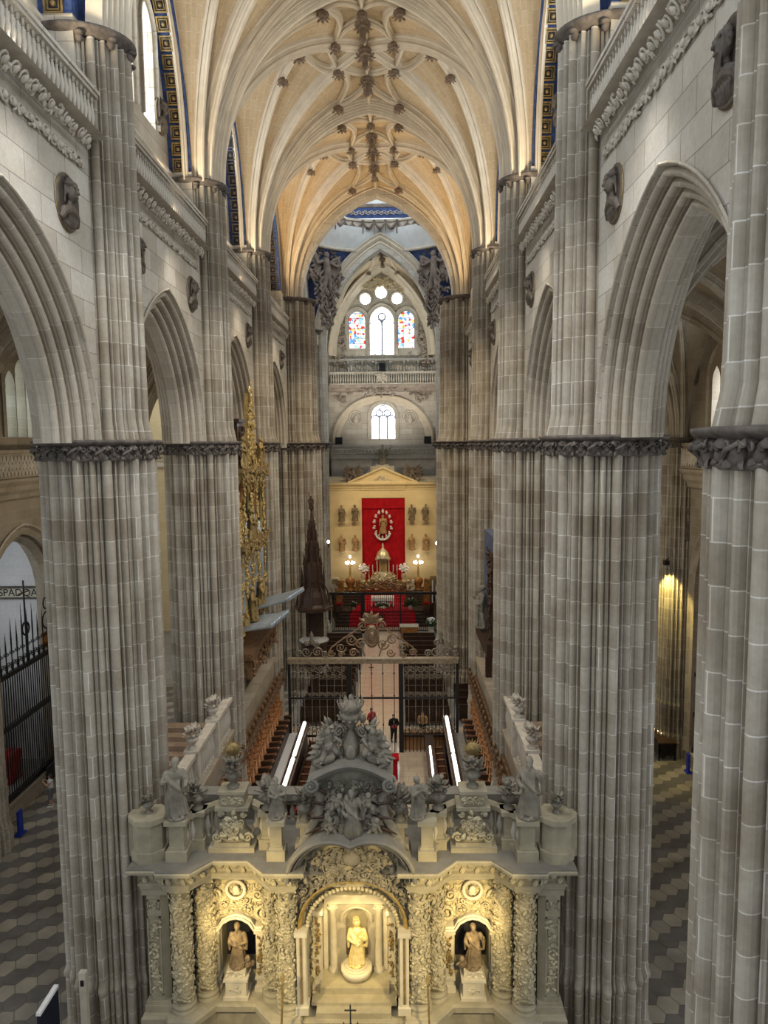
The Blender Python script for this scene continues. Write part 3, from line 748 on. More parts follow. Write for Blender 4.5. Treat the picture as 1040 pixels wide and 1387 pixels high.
crossing_arch(YE,'moulded arch opening from the crossing into the chancel, below the dome',4.95,8.3,26.4,5.95,9.5,36.6)
M['endrel']=plain('brown_relief_stone',(.38,.32,.26),(.22,.18,.15),scale=2)
# pendentives: curved corner triangles, far pair visible
M['drumw']=plain('drum_pale_blue_plaster',(.66,.68,.68),(.58,.60,.60),scale=2)
def pendentive(sx,sy,label):
    t=thing('pendentive',label,'pendentive',(0,0,0),kind=STRUCT)
    cx,cy=0,58.4;RX,RY=6.5,6.2;b=MB();rows=[]
    for i in range(15):
        k=i/14;z=27.6+8.8*k;row=[]
        lo,hi=0,5.95
        def half(zz):
            best=0
            for m in range(120):
                u=5.95*m/119
                if 26.4+arch_z(u,5.95,9.5)>=zz:best=u
            return best
        w=min(half(z)+.05,6.1);A=Vector((w,RY));Bp=Vector((RX,min(w,6.1)));Cc=Vector((RX,RY))*(1-k)+Vector((4.75,4.6))*k*1.08
        for j in range(11):
            q=j/10;p=A*(1-q)**2+Cc*2*q*(1-q)+Bp*q*q;row.append((cx+sx*p.x,cy+sy*p.y,z))
        rows.append(row)
    b.grid(rows[:12],flip=sx*sy<0);b.build('blue_field',M['blue'],t)
    b=MB();b.grid(rows[11:],flip=sx*sy<0);b.build('upper_field',M['drumw'],t)
    b=MB();D0=Vector((-sx,-sy,0))*.1;b.tube([Vector(p)+D0 for p in rows[11]],.16,6)
    for e_ in (0,-1):b.tube([Vector(r_[e_])+D0 for r_ in rows[:12]],.13,6)
    b.build('frame_moulding',M['carve'],t)
    c=Vector((sx*5.15,cy+sy*5.0,33.4));rr=random.Random(3);b=MB();D=Vector((-sx,-sy,0)).normalized();S=Vector((-D.y,D.x,0));Z=Vector((0,0,1))
    def q(u,z,o=.2):return Vector((sx*4.75,cy+sy*4.6,0))+D*(o-((z-27.6)/9)*.75+.1)+S*u*1.3+Z*z
    # winged angel relief with scrolls and hanging drapery
    b.sph(q(0,33.75,.6),(.26,.26,.32));b.cap(q(0,33.35,.45),q(.05,32.4,.45),.34,.36);b.cap(q(.05,32.4,.45),q(-.25,31.0,.4),.34,.2);b.cap(q(.1,32.3,.45),q(.3,30.9,.4),.3,.18)
    for k in (-1,1):
        b.cap(q(k*.32,33.2,.5),q(k*.85,32.9,.75),.15,.12);b.cap(q(k*.85,32.9,.75),q(k*1.1,33.8,.6),.12,.09)
        for m in range(8):b.leaf(q(k*.35,33.2-.1*m,.25),S*k+Z*(.55-.26*m),D,1.5-.09*m,.4,.05)
        b.scroll(q(k*1.5,34.3,.25),S,Z,.62,1.7,.13,20,k,6);b.scroll(q(k*.75,34.5,.35),S,Z,.42,1.5,.1,16,-k,6);b.scroll(q(k*1.2,33.4,.25),S,Z,.4,1.5,.09,16,-k,5)
        for m in range(6):b.tube([q(k*.3,32.4-m*.5,.5),q(k*.6,32.0-m*.55,.45),q(k*.25*(1-m/7),31.2-m*.55,.4)],[.1,.14,.06],6)
        b.raw(FIG_P,Matrix.Translation(q(k*.85,31.3,.3))@Matrix.Rotation(math.atan2(D.x,-D.y),4,'Z')@Matrix.Rotation(k*.5,4,'Y')@Matrix.Scale(1.3,4))
    for m in range(190):
        z=27.8+6.9*rr.random();w=(z-27.2)/9*2.3+.22;u=(rr.random()*2-1)*w
        b.leaf(q(u,z,.12),S*(rr.random()-.5)+Z*(rr.random()-.5),D,.42,.26,.06)
        if m%5==0:b.sph(q(u,z,.22),(.13,.13,.16),6,4)
        if m%9==0:b.scroll(q(u,z,.25),S,Z,.25,1.4,.07,10,1 if m%2 else -1,4)
    for m in range(9):b.sph(q((rr.random()-.5)*.3,27.6+m*.36,.25),(.17,.17,.22),7,5)
    b.build('angel_relief',M['angel'],t);return t
M['angel']=plain('aged_relief_stone',(.23,.185,.15),(.12,.095,.08),scale=2.,bump=.3)
pendentive(-1,1,'left carved angel pendentive under the dome, brown relief on blue ground')
pendentive(1,1,'right carved angel pendentive under the dome, brown relief on blue ground')
# drum of the dome
t=thing('dome_drum','octagonal blue and white drum ring seen beneath the dome','dome drum',(0,0,0),kind=STRUCT)
def octo(r,n=32):return [(r*cos(2*PI*i/n+PI/n),58.4+r*.985*sin(2*PI*i/n+PI/n)) for i in range(n)]
o8=octo(6.45,8)
o32=octo(6.3)
b=MB();b.mould(o32,[(.1,36.3),(0,36.35),(0,36.9),(.14,36.98),(.14,37.12),(.02,37.2)],closed=True,side=-1);b.build('lower_cornice',M['carve'],t)
b=MB();b.mould(o8,[(.02,37.2),(.02,38.1)],closed=True,side=-1);b.build('blue_frieze',M['blue'],t)
b=MB();b.mould(o8,[(.0,38.1),(.08,38.14),(.1,38.3),(.04,38.34),(.02,38.45)],closed=True,side=-1);b.build('upper_cornice',M['angel'],t)
b=MB();b.mould(o8,[(.03,38.45),(.0,40.3),(.1,40.35),(.0,40.5),(0,47)],closed=True,side=-1);b.build('panelled_wall',M['drumw'],t)
rr=random.Random(4)
for k in range(8):
    a0=2*PI*k/8;b=MB()
    A=Vector((o8[k][0],o8[k][1],0));B=Vector((o8[(k+1)%8][0],o8[(k+1)%8][1],0));D=(B-A).normalized();L=(B-A).length;Nn=Vector((D.y,-D.x,0))*(-1 if True else 1)
    cdir=(Vector((0,58.4,0))-(A+B)/2).normalized()
    for m in range(18):
        c=A+D*(L*(m+.5)/18)+cdir*.1+Vector((0,0,37.65));b.scroll(c,D,Vector((0,0,1)),.2,1.2,.03,12,1 if m%2 else -1,4)
    b.build('frieze_scrolls',M['rib'],t)
    b=MB()
    for m in range(5):
        u=L*(m+.5)/5;c=A+D*u+cdir*.12+Vector((0,0,36.95))
        pts=[c+D*(L/5*(j/6-.5))+Vector((0,0,-.62*sin(PI*j/6))) for j in range(7)];b.tube(pts,[.05,.1,.14,.16,.14,.1,.05],6)
        b.tube([c-D*L/10,c-D*L/10-Vector((0,0,1.05))],[.09,.05],6);b.sph(c-D*L/10,(.14,.14,.14),6,4)
        c2=c+Vector((0,0,3.05));pts=[c2+D*(L/5*(j/6-.5))+Vector((0,0,-.3*sin(PI*j/6))) for j in range(7)];b.tube(pts,.05,5);b.sph(c2-D*L/10,(.13,.13,.16),6,4)
    b.build('garlands',M['angel'],t)
    b=MB();P=lambda u,z:A+D*u+cdir*.05+Vector((0,0,z))
    for z in (39.0,40.0):b.tube([P(.7,z),P(L-.7,z)],.035,4)
    for u in (.7,L-.7):b.tube([P(u,39.0),P(u,40.0)],.035,4)
    b.build('panel_frame',M['angel'],t)
    WINN[0]+=1;w=thing('window_%d'%WINN[0],'arched daylit window in the dome drum, side %s'%['one','two','three','four','five','six','seven','eight'][k],'window',(0,0,0),kind=STRUCT)
    b=MB();Q=lambda u,z:A+D*u+cdir*.04+Vector((0,0,z))
    b.add([Q(L/2-1,41.2),Q(L/2+1,41.2),Q(L/2+1,45.2),Q(L/2,46),Q(L/2-1,45.2)],[(0,1,2,3,4)]);b.build('pane',M['day'],w)
# ------------------------------------------------------------------ chancel beyond the crossing
V=Vault(-6.2,6.2,65.6,80.0,28.4,8.3,8.5,8.2,.6);star_vault(V,'ribbed star vault with dark bosses over the chancel')
for s in (-1,1):
    t=thing('wall_chancel_'+side[s],'%s side wall of the chancel behind the far crossing pillar'%side[s],'wall',(0,0,0),kind=STRUCT)
    b=MB();b.bx(min(s*6.2,s*6.8),max(s*6.2,s*6.8),65.2,80.6,0,36);b.build('masonry',M['wall'],t)
for s_ in (-1,1):
    window([arch(y,.9,27.5,31.5,1.1) for y in (69.5,72.5,75.5)],'x',s_*6.15,M['daysoft'],'three-light glowing panes added high in the %s chancel wall for brightness'%side[s_])  # unseen emissive panes added to brighten the end wall
t=thing('wall_end','end wall of the chancel with stained windows above a blind round arch','wall',(0,0,0),kind=STRUCT)
EY=80.
CW=[arch(-.2,1.35,27.4,31.0,1.6)];SW=[arch(-2.95,.95,28.1,31.2,1.0),arch(2.5,.95,28.1,31.2,1.0)];RW=[rnd(-.25,.68,34.15),rnd(-2.0,.62,33.45),rnd(1.5,.62,33.45)];LW=[arch(-.15,1.35,18.1,20.6,1.35)]
b=MB();wall(b,'y',EY,-6.2,6.2,0,36.5,.7,CW+SW+RW+LW,n=14);b.build('masonry',M['wall'],t)
for h in CW+SW+LW:
    b=MB();arch_sweep(b,[(EY-.16,-.3),(EY-.18,-.1),(EY-.06,.0),(EY-.02,.5),(EY+.3,1.)],h['c'],h['w']+.3,(h['hi'](0)-h['hi'](h['w']))+.3,h['w']-.03,(h['hi'](0)-h['hi'](h['w']))-.03,h['hi'](h['w']),axis='y',n=8,z0=h['lo'](0));b.build('window_surround',M['wall'],t)
for h in RW:
    b=MB();zc=h['hi'](h['w']);b.torus((h['c'],EY-.04,zc),h['w']+.1,.12,'y',24,6);b.build('round_surround',M['wall'],t)
def ebars(t_,hs,kind):
    pass
window(CW,'y',EY+.3,M['day'],'tall bright central window of the far wall between two stained windows',9,bars=False)
window(SW[:1],'y',EY+.3,M['stain'],'left stained glass window of the far wall with red and blue panes',.55)
window(SW[1:],'y',EY+.3,M['stain'],'right stained glass window of the far wall with yellow and blue panes',.55)
for h,l in zip(RW,('topmost white round window above the stained windows','left white round window above the left stained window','right white round window above the right stained window')):
    window([h],'y',EY+.3,M['day'],l)
window(LW,'y',EY+.3,M['day'],'bright arched window low on the far wall above the altar pediment',9,bars=False)
# stone mullions of the two clear windows
wn=bpy.data.objects['window_%d'%WINN[0]]
b=MB();c=-.15
for u in (-.45,.45):b.tube([(c+u,EY+.2,18.1),(c+u,EY+.2,20.7)],.1,5)
for u in (-.9,0,.9):
    b.torus((c+u*.5 if u else c,EY+.2,20.95 if u else 21.45),.36,.08,'y',14,5)
for u in (-.9,0,.9):b.torus((c+u,EY+.2,20.3),.43,.08,'y',10,5,a0=0,a1=PI)
b.build('mullions',M['leadb'] if 'leadb' in M else M['tin'],wn)
wn=[o for o in bpy.data.objects if o.get('label','').startswith('tall bright central')][0]
b=MB();c=-.2;b.tube([(c,EY+.2,27.4),(c,EY+.2,31.2)],.11,5);b.torus((c,EY+.2,31.55),.38,.09,'y',16,5);b.tube([(c-1.3,EY+.2,27.9),(c+1.3,EY+.2,27.9)],.05,5)
for u in (-.66,.66):b.torus((c+u,EY+.2,30.7),.62,.06,'y',10,5,a0=0,a1=PI)
b.build('mullions',M['leadb'],wn)
# pointed frame arch, carved crest, side foliage
b=MB();p=[(EY-1.6,0),(EY-1.7,.15),(EY-1.4,.3),(EY-1.3,.55),(EY-.9,.65),(EY-.5,.9),(EY-.02,1.)]
arch_sweep(b,p,-.2,5.9,9.9,4.95,9.0,27.2,axis='y',n=18);FA_=b.build('frame_arch',M['rib'],t)
def relief(mb,O,U,Vv,Nn,w,h,n,seed,s=.3,shape=None,th=.06):
    """carved field: scrolls, leaves and knobs over a w x h panel centred at O"""
    rr=random.Random(seed);O=Vector(O);U=Vector(U);Vv=Vector(Vv);Nn=Vector(Nn)
    for i in range(n):
        u,v=(rr.random()*2-1),(rr.random()*2-1)
        if shape and not shape(u,v):continue
        c=O+U*u*w/2+Vv*v*h/2;k=rr.random();a=rr.random()*6.28
        if k<.3:mb.scroll(c+Nn*th*.5,U,Vv,s*.55,1.2,s*.12,11,rr.choice((-1,1)),4,a)
        elif k<.75:mb.leaf(c,U*cos(a)+Vv*sin(a),Nn,s,s*.6,th*.4)
        else:mb.sph(c+Nn*th*.3,(s*.28,s*.28,s*.28),6,4)
b=MB();relief(b,(-.2,EY-.5,35.0),(1,0,0),(0,0,1),(0,-1,0),4.4,1.5,60,11,.5,lambda u,v:v<1-abs(u)*1.1,.15);b.build('carved_crest',M['gcarve'],FA_)
for s in (-1,1):
    b=MB();relief(b,(s*4.6-.2,EY-.3,28.7),(1,0,0),(0,0,1),(0,-1,0),1.3,5.4,46,12+s,.5,None,.15)
    b.torus((s*4.55-.2,EY-.3,28.9),.5,.16,'y',16,6);b.build('carved_trophy',M['endrel'],t)
    b=MB();relief(b,(s*4.3-.2,EY-.25,23.2),(1,0,0),(0,0,1),(0,-1,0),2.2,2.2,40,22+s,.5,lambda u,v:u*u+v*v<1,.15);b.build('carved_spandrel',M['endrel'],t)
# panelled strip with niches under windows
b=MB();b.bx(-5.8,5.4,EY-.35,EY,26.75,26.95)
for k in range(8):b.bx(-5.6+k*1.55,-5.45+k*1.55,EY-.25,EY,25.0,26.75)
relief(b,(-.2,EY-.1,26.0),(1,0,0),(0,0,1),(0,-1,0),10.5,1.3,90,31,.38,None,.08)
relief(b,(-.2,EY-.1,27.2),(1,0,0),(0,0,1),(0,-1,0),9,.5,26,32,.3,None,.06);b.build('niche_strip',M['grey2'],t)
b=MB();b.bx(-.55,.15,EY-.3,EY-.1,25.3,26.5);b.build('painted_door_shade',M['dark'],t)  # solid dark box, the shade of a doorway painted on
b=MB();b.bx(-6.1,5.9,EY-1.5,EY,23.7,24.0);b.bx(-6.1,5.9,EY-1.2,EY,23.3,23.7);relief(b,(-.2,EY-1.3,23.5),(1,0,0),(0,0,1),(0,-1,0),6,1.3,60,41,.5,lambda u,v:abs(u)<.9-.4*(-v),.15);b.build('gallery_cornice',M['endrel'],t)
r=thing('balustrade','pale balustrade across the far wall below the stained windows','balustrade',(-.1,EY-1.35,24.0))
b=MB();b.bx(-5.95,5.75,EY-1.45,EY-1.25,24.0,24.15);b.bx(-5.95,5.75,EY-1.45,EY-1.25,25.2,25.4);b.build('handrail',M['wall'],r)
for i in range(44):
    o=link('baluster',ME_BAL,r,(-5.7+i*.265,0,.15));o.scale=(1,1,1.42)
b=MB();b.box((-.2,EY-1.5,24.7),(1.2,.06,.7));relief(b,(-.2,EY-1.53,24.7),(1,0,0),(0,0,1),(0,-1,0),1.4,.8,26,45,.4,None,.1);b.build('carved_shield',M['carve'],r)
# blind round arch
b=MB();p=[(EY-.3,0),(EY-.36,.15),(EY-.2,.35),(EY-.22,.6),(EY-.08,.8),(EY,1.)]
arch_sweep(b,p,-.2,5.75,5.3,4.9,4.5,17.6,axis='y',n=18);b.build('round_arch',M['rib'],t)
for x in (-3.2,2.85):
    m=thing('roundel','round stone roundel %s the low bright window of the far wall'%('left of' if x<0 else 'right of'),'roundel',(x,EY-.05,20.45),kind=STRUCT)
    b=MB();b.torus((x,EY-.08,20.45),.72,.12,'y',24,6);b.torus((x,EY-.08,20.45),.5,.07,'y',20,5);b.build('moulded_ring',M['carve'],m)
    b=MB();b.sph((x,EY-.1,20.5),(.24,.15,.3));b.cap((x,EY-.1,20.3),(x,EY-.1,20.1),.3,.38);b.build('bust',M['carve'],m)
for x in (-5.05,4.75):
    m=tag(link('loudspeaker',None),'','') if False else None
    b=MB();b.box((x,EY-1.4,17.9),(.75,.6,.8));o=b.build('loudspeaker',M['cloth_black']);tag(o,'black loudspeaker box %s the low bright window, on the far gallery'%('left of' if x<0 else 'right of'),'loudspeaker')
# gallery parapet behind pediment
g=thing('gallery_parapet','carved grey gallery parapet behind the altar pediment and its statues','parapet',(0,0,0),kind=STRUCT)
b=MB();b.bx(-5.9,5.6,78.4,79.9,14.0,15.9);b.bx(-5.9,5.6,78.2,79.9,15.9,16.1);b.bx(-5.9,5.6,78.3,78.6,16.1,17.3);b.bx(-5.95,5.65,78.2,78.65,17.25,17.42);b.build('parapet_wall',M['grey2'] if 'grey2' in M else M['copper'],g)
b=MB()
for i in range(28):
    x=-5.6+i*.4;b.torus((x,78.27,16.7),.26,.05,'y',10,4);b.leaf((x+.2,78.3,16.5),(0,0,1),(0,-1,0),.4,.2,.02)
b.build('tracery_relief',M['wall'],g)
t=thing('wall_west','plain unseen west wall below the camera gallery, added to dim the lower nave','wall',(0,0,0),kind=STRUCT)
b=MB();b.bx(-18,18,-3.2,-2.6,0,15.0);b.build('masonry',M['aisle'],t)  # blocks the open west sky low down to darken the lower nave
# ------------------------------------------------------------------ side aisles
AX=17.
def ring_profile():
    return
def aisle_pier(s,y,vis):
    t=thing('pillar','half-round clustered wall pillar of the %s aisle, %s'%(side[s],vis),'pillar',(s*16.7,y,0),kind=STRUCT)
    for nm,me in (('shaft',ME_LOW),('capital_band',ME_CAP)):
        o=link(nm,me,t);o.scale=(.62,.62,1)
wn_={9:'near the camera',19:'beside the choir screen',29:'beside the stepped balustrade',39:'beyond the chapel grille',49:'at the crossing'}
def chap(y):return dict(c=y,w=3.3,lo=lambda u:0.,hi=lambda u:9.6+arch_z(u,3.3,3.7),r=False)
for s in (-1,1):
    for y in (9,19,29,39,49):aisle_pier(s,y,wn_[y])
    for y0 in (9,19,29,39):
        ym=y0+5.
        t=thing('wall_aisle_'+side[s],'outer wall of the %s aisle with a chapel arch below and a window above, %s'%(side[s],wn_[y0]),'wall',(0,0,0),kind=STRUCT)
        ws=[arch(ym+.6+u*.92,.43,18.0,20.4 if u else 21.0,.75) for u in (-1,0,1)]
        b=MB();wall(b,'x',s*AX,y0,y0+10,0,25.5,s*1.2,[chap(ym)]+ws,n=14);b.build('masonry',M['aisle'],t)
        b=MB();arch_sweep(b,[(AX-.12,-.12),(AX-.15,0),(AX-.02,.12),(AX+.1,.3),(AX+.02,.42),(AX+.3,.6),(AX+.25,.75),(AX+.6,1.)],ym,3.75,4.15,3.0,3.35,9.6,sgn=s,n=10,z0=.6);b.build('chapel_arch_moulding',M['arch'],t)
        b=MB();arch_sweep(b,[(AX-.1,-.1),(AX-.12,0),(AX+.1,.4),(AX+.4,1.)],ym+.6,1.75,1.7,1.4,1.3,20.6,sgn=s,n=8,z0=18.0);b.build('window_surround',M['arch'],t)
        if y0 in (19,29) :window(ws,'x',s*(AX+.5),M['daysoft'] if s<0 else M['day'],'three-light aisle window high on the %s, %s'%(side[s],wn_[y0]),.42)
        if y0>=19:
            g=thing('gallery_parapet','carved lattice parapet along the %s aisle wall, %s'%(side[s],wn_[y0]),'parapet',(0,0,0),kind=STRUCT)
            b=MB();b.mould([(s*(AX-.1),y0+.8),(s*(AX-.1),y0+9.2)],[(0,15.0),(.12,15.1),(.15,15.3),(.3,15.5),(.32,15.7),(.5,15.9),(.55,16.05),(.4,16.1),(.4,17.2),(.5,17.25),(.5,17.4),(0,17.42)],side=-s);b.build('parapet_wall',M['aisle'],g)
            b=MB();x=s*(AX-.53);n=26;L=8.2
            for i in range(n):
                y=y0+.95+L*i/n;w=L/n
                for q in (-1,1):
                    b.tube([(x,y+(w if q<0 else 0),16.2),(x-s*.02,y+w/2,16.65),(x,y+(0 if q<0 else w),17.1)],.05,4,smooth=False)
                b.torus((x,y+w/2,16.65),w*.42,.04,'x',8,4,sz=1.1)
            b.build('lattice',M['carve'],g)
    for y0 in (9,19,29,39):
        a,c=(PX,16.9) if s>0 else (-16.9,-PX)
        V=Vault(a,c,y0,y0+10,17.6,6.0,6.6,6.0,.5)
        t=thing('ceiling_aisle_'+side[s],'ribbed stone vault of the %s aisle, %s'%(side[s],wn_[y0]),'vault',(0,0,0),kind=STRUCT)
        b=MB();V.webs(b,m=14,n=9);b.build('vault_web',M['aisle'],t)
        for ci in range(4):
            for p,q in ((V.A,V.B),(V.A,V.B*.45),(V.A*.5,V.B)):
                b=MB();sweep(b,V.ribline(ci,p,q,10),RIB);b.build('rib',M['arch'],t)
        for yy in (0,):
            b=MB();pts=V.ribline(0,V.A,0,12)+V.ribline(1,V.A,0,12)[-2::-1];sweep(b,pts,big_prof(.45,.3));b.build('transverse_rib',M['arch'],t)
        if y0==39:
            b=MB();pts=V.ribline(3,V.A,0,12)+V.ribline(2,V.A,0,12)[-2::-1];sweep(b,pts,big_prof(.45,.3));b.build('transverse_rib',M['arch'],t)
        # chapel box behind the arch
        if y0 in (19,29):
            t=thing('wall_chapel_'+side[s],'inner walls of the side chapel behind the %s aisle grille, %s'%(side[s],wn_[y0]),'wall',(0,0,0),kind=STRUCT)
            x0,x1=sorted((s*18.2,s*23));b=MB();b.bx(*sorted((s*23,s*23.4)),y0+.8,y0+9.2,0,14);b.bx(x0,x1,y0+.6,y0+.8,0,14);b.bx(x0,x1,y0+9.2,y0+9.4,0,14);b.bx(x0,x1,y0+.6,y0+9.4,14,14.3);b.build('masonry',M['plaster'] if s<0 else M['aisle'],t)
# transept shell beyond the crossing sides
for s in (-1,1):
    t=thing('wall_transept_'+side[s],'end walls of the %s transept far behind the aisle'%side[s],'wall',(0,0,0),kind=STRUCT)
    b=MB();b.bx(min(s*8.5,s*24),max(s*8.5,s*24),65.6,66.2,0,34);b.bx(min(s*24,s*24.5),max(s*24,s*24.5),49,66,0,34);b.build('masonry',M['retable'],t)
    b=MB();b.bx(min(s*7.5,s*24),max(s*7.5,s*24),50,66,34,34.4);b.build('ceiling',M['vault'],t)
    w0=[arch(y,.9,20,27,1.1) for y in (54.5,57.5,60.5)]
    window(w0,'x',s*23.98,M['day'],'tall daylit window in the %s transept'%side[s])
    r=thing('gallery_parapet','pale openwork parapet on the %s transept wall'%side[s],'parapet',(0,0,0),kind=STRUCT)
    b=MB();b.bx(min(s*9,s*24),max(s*9,s*24),65.2,65.6,15.6,16.0);b.bx(min(s*9,s*24),max(s*9,s*24),65.2,65.4,16.9,17.1)
    for i in range(34):b.torus((s*(9.3+i*.44),65.3,16.45),.24,.06,'y',10,4)
    b.build('openwork',M['marble'],r)
# ------------------------------------------------------------------ floors
def hexfloor(x0,x1,y0,y1,label,nm,seed):
    b=MB();b.bx(x0,x1,y0,y1,-.2,-.012,mi=3)
    W,H=.74,.36;rr=random.Random(seed);j=0;y=y0
    while y<y1:
        i=0;x=x0+(W*.75 if j%2 else 0)
        while x<x1:
            k=(i*1+(j//1))%2
            # elongated hexagons in staggered rows, every other one dark
            k=2 if (i+ (j//2))%2 else rr.choice((0,0,1))
            g=.012;hx,hy=W/2-g,H-g
            vs=[(x-hx,y,0),(x-hx*.5,y-hy,0),(x+hx*.5,y-hy,0),(x+hx,y,0),(x+hx*.5,y+hy,0),(x-hx*.5,y+hy,0)]
            vs=[(min(max(a,x0),x1),min(max(c,y0),y1),d) for a,c,d in vs]
            b.add(vs,[(0,1,2,3,4,5)],mi=k);x+=W*1.5;i+=1
        y+=H;j+=1
    o=b.build(nm,[M['hexl'],M['hexm'],M['hexd'],M['grout']]);tag(o,label,'floor',kind=STRUCT);return o
hexfloor(-18.2,-5.7,-2,50,'patterned stone floor of the left aisle with dark and light hexagonal slabs','floor',1)
hexfloor(5.7,18.2,-2,50,'patterned stone floor of the right aisle with dark and light hexagonal slabs','floor',2)
b=MB();b.bx(-5.7,5.7,-2,21,-.2,0);tag(b.build('floor',M['grey']),'grey slab floor in front of the carved choir screen','floor',kind=STRUCT)
b=MB();b.bx(-5.7,5.7,21,42.5,-.2,0);tag(b.build('floor',M['nave']),'polished pale floor between the choir stalls','floor',kind=STRUCT)
b=MB();b.bx(-24,24,50,66.5,-.2,-.004);b.bx(-5.7,5.7,42.5,50,-.2,-.004);tag(b.build('floor',M['grey']),'grey stone floor of the crossing under the pews','floor',kind=STRUCT)
b=MB();b.bx(-1.62,1.33,42.5,66.5,-.05,.01);tag(b.build('floor',M['parq']),'warm pale strip of floor running up the middle between the pews','floor',kind=STRUCT)
b=MB();b.bx(-6.2,6.2,66.5,80,-.2,0);tag(b.build('floor',M['dado']),'wooden floor of the chancel around the altar steps','floor',kind=STRUCT)
for s in (-1,1):
    b=MB();b.bx(min(s*18.2,s*23),max(s*18.2,s*23),19,40,-.2,.0);tag(b.build('floor',M['grey']),'floor of the %s side chapels behind the grilles'%side[s],'floor',kind=STRUCT)
# portrait bust for the medallions, looking out along -y
def bust_mb(seed):
    b=MB();b.sph((0,-.15,.16),(.15,.15,.21),14,11);b.sph((0,-.08,.22),(.18,.15,.19),12,9)       # face, skull
    b.cap((0,-.29,.2),(0,-.33,.13),.022,.034);b.cap((-.1,-.27,.24),(.1,-.27,.24),.03,.03);b.cap((-.05,-.28,.06),(.05,-.28,.06),.022,.022)
    for k in (-1,1):
        b.sph((k*.06,-.275,.19),(.025,.02,.018),6,4);b.sph((k*.16,-.1,.15),(.03,.04,.06),6,4)
    b.cap((0,-.1,.0),(0,-.06,-.16),.085,.10)
    b.tube([(-.4,-.02,-.42),(-.3,-.07,-.27),(-.1,-.1,-.19),(.1,-.1,-.19),(.3,-.07,-.27),(.4,-.02,-.42)],[.08,.11,.11,.11,.11,.08],8)
    b.sph((0,-.03,-.38),(.34,.10,.17),12,8)
    for k in range(6):b.tube([(-.3+.1*k,-.11,-.24),(-.2+.09*k,-.14,-.36),(-.22+.08*k,-.09,-.5)],[.02,.028,.02],5)
    if seed%2:
        for k in range(5):b.cap((-.07+.035*k,-.22,.03),(-.05+.025*k,-.21,-.14),.035,.018,6)
        for k in range(7):
            a=PI*k/6;b.sph((.17*cos(a),-.1,.2+.17*sin(a)),(.055,.07,.055),6,4)
    else:
        b.torus((0,-.09,.3),.16,.05,'z',14,6);b.sph((0,-.07,.36),(.14,.12,.09),10,6)
        for k in (-1,1):b.cap((k*.17,-.06,.22),(k*.19,-.04,-.05),.045,.03,6)
    return b
BUST=[withmat(remesh(bust_mb(k),.014,1),M['bronze'],'bust') for k in (1,2)]
b=MB();b.lathe([(0.02,-.05),(.5,-.05),(.5,.03),(.46,.06),(.43,.03),(.02,.02)],seg=36)
MED=[]
for me in (b.mesh('disc',M['bronze']),):
    MED.append(me)
b=MB();b.torus((0,0,0),.475,.032,'z',36,6);MEDR=b.mesh('rim',M['dgold'])
def medallion(s,y,z,label,x=6.3,i=0):
    t=thing('portrait_medallion',label,'medallion',(s*x,y,z));t.rotation_euler=(0,0,s*-PI/2+0)
    # local: -y looks into the nave
    for nm,me in (('disc',MED[0]),('rim',MEDR)):
        o=link(nm,me,t);o.rotation_euler=(PI/2,0,0);o.scale=(1.1,1.3,1);o.location=(0,-.04,0)
    o=link('bust',BUST[i%2],t,(0,-.05,.04),scale=(1.0,.85,1.15));return t
mi=0
for s in (-1,1):
    for y0,y1 in BAYS[1:]:
        for k in (-1,1):
            y=(y0+y1)/2+k*2.8
            if (s<0 and y<16) or (y>46 and s>0 and k>0 and False):continue
            mi+=1;medallion(s,y,23.1,'dark bronze portrait medallion %s the arch top, %s wall, %s'%('beyond' if k>0 else 'before',side[s],{9:'nearest bay',19:'second bay',29:'organ bay',39:'last bay'}[y0]),6.32,mi)
for s in (-1,1):
    medallion(s,27.2,29.6,'dark portrait medallion high beside the coffered band, %s clerestory wall'%side[s],7.33,s+2)
# ------------------------------------------------------------------ choir screen
def mirror(mb):
    r=MB();r.v=[(-x,y,z) for x,y,z in mb.v];r.f=[tuple(reversed(f)) for f in mb.f];r.sm=list(mb.sm);r.mi=list(mb.mi);return r
def offs(path,o):
    p=[Vector(a) for a in path];n=len(p);out=[]
    for i in range(n):
        d0=(p[i]-p[i-1]) if i else p[1]-p[0];d1=(p[i+1]-p[i]) if i<n-1 else p[-1]-p[-2]
        d0.normalize();d1.normalize();n0=Vector((d0.y,-d0.x));n1=Vector((d1.y,-d1.x));m=(n0+n1).normalized();k=1/max(.45,m.dot(n0));q=p[i]+m*o*k;out.append((q.x,q.y))
    return out
SCR=thing('choir_screen','carved stone choir screen with warm lit niches, twisted columns and a central gilded portal','choir screen',(0,18.5,0))
def both(mb,name,mat,parents=None,lab=None):
    out=[]
    for i,m in enumerate((mb,mirror(mb))):
        o=m.build(name,mat,parents[i] if parents else SCR)
        if lab:o['label']=lab
        out.append(o)
    return out
PATH=[(-5.48,19.4),(-5.48,17.42),(-4.9,17.42),(-4.82,17.3),(-4.25,17.3),(-3.8,17.86),(-2.62,17.86),(-2.1,17.3),(-1.5,17.3),(-1.5,18.3)]
b=MB();b.mould(PATH,[(.12,0),(.12,.35),(.03,.45),(0,.5),(0,2.1),(.06,2.16),(.14,2.25),(.14,2.4),(.1,2.46)])
b.prism(offs(PATH,.1)+[(-1.5,19.4)],'z',2.3,2.465);both(b,'pedestal_course',M['screen'])
b=MB()
for x0,x1,y in ((-5.5,-5.0,17.36),(-4.68,-4.38,17.24),(-1.98,-1.62,17.24)):
    b.bx(x0,x1,y,y+.1,.7,1.95);relief(b,((x0+x1)/2,y-.01,1.35),(1,0,0),(0,0,1),(0,-1,0),(x1-x0)*.7,1.0,14,int(-x0*10),.2,None,.04)
both(b,'pedestal_panel',M['carve'])
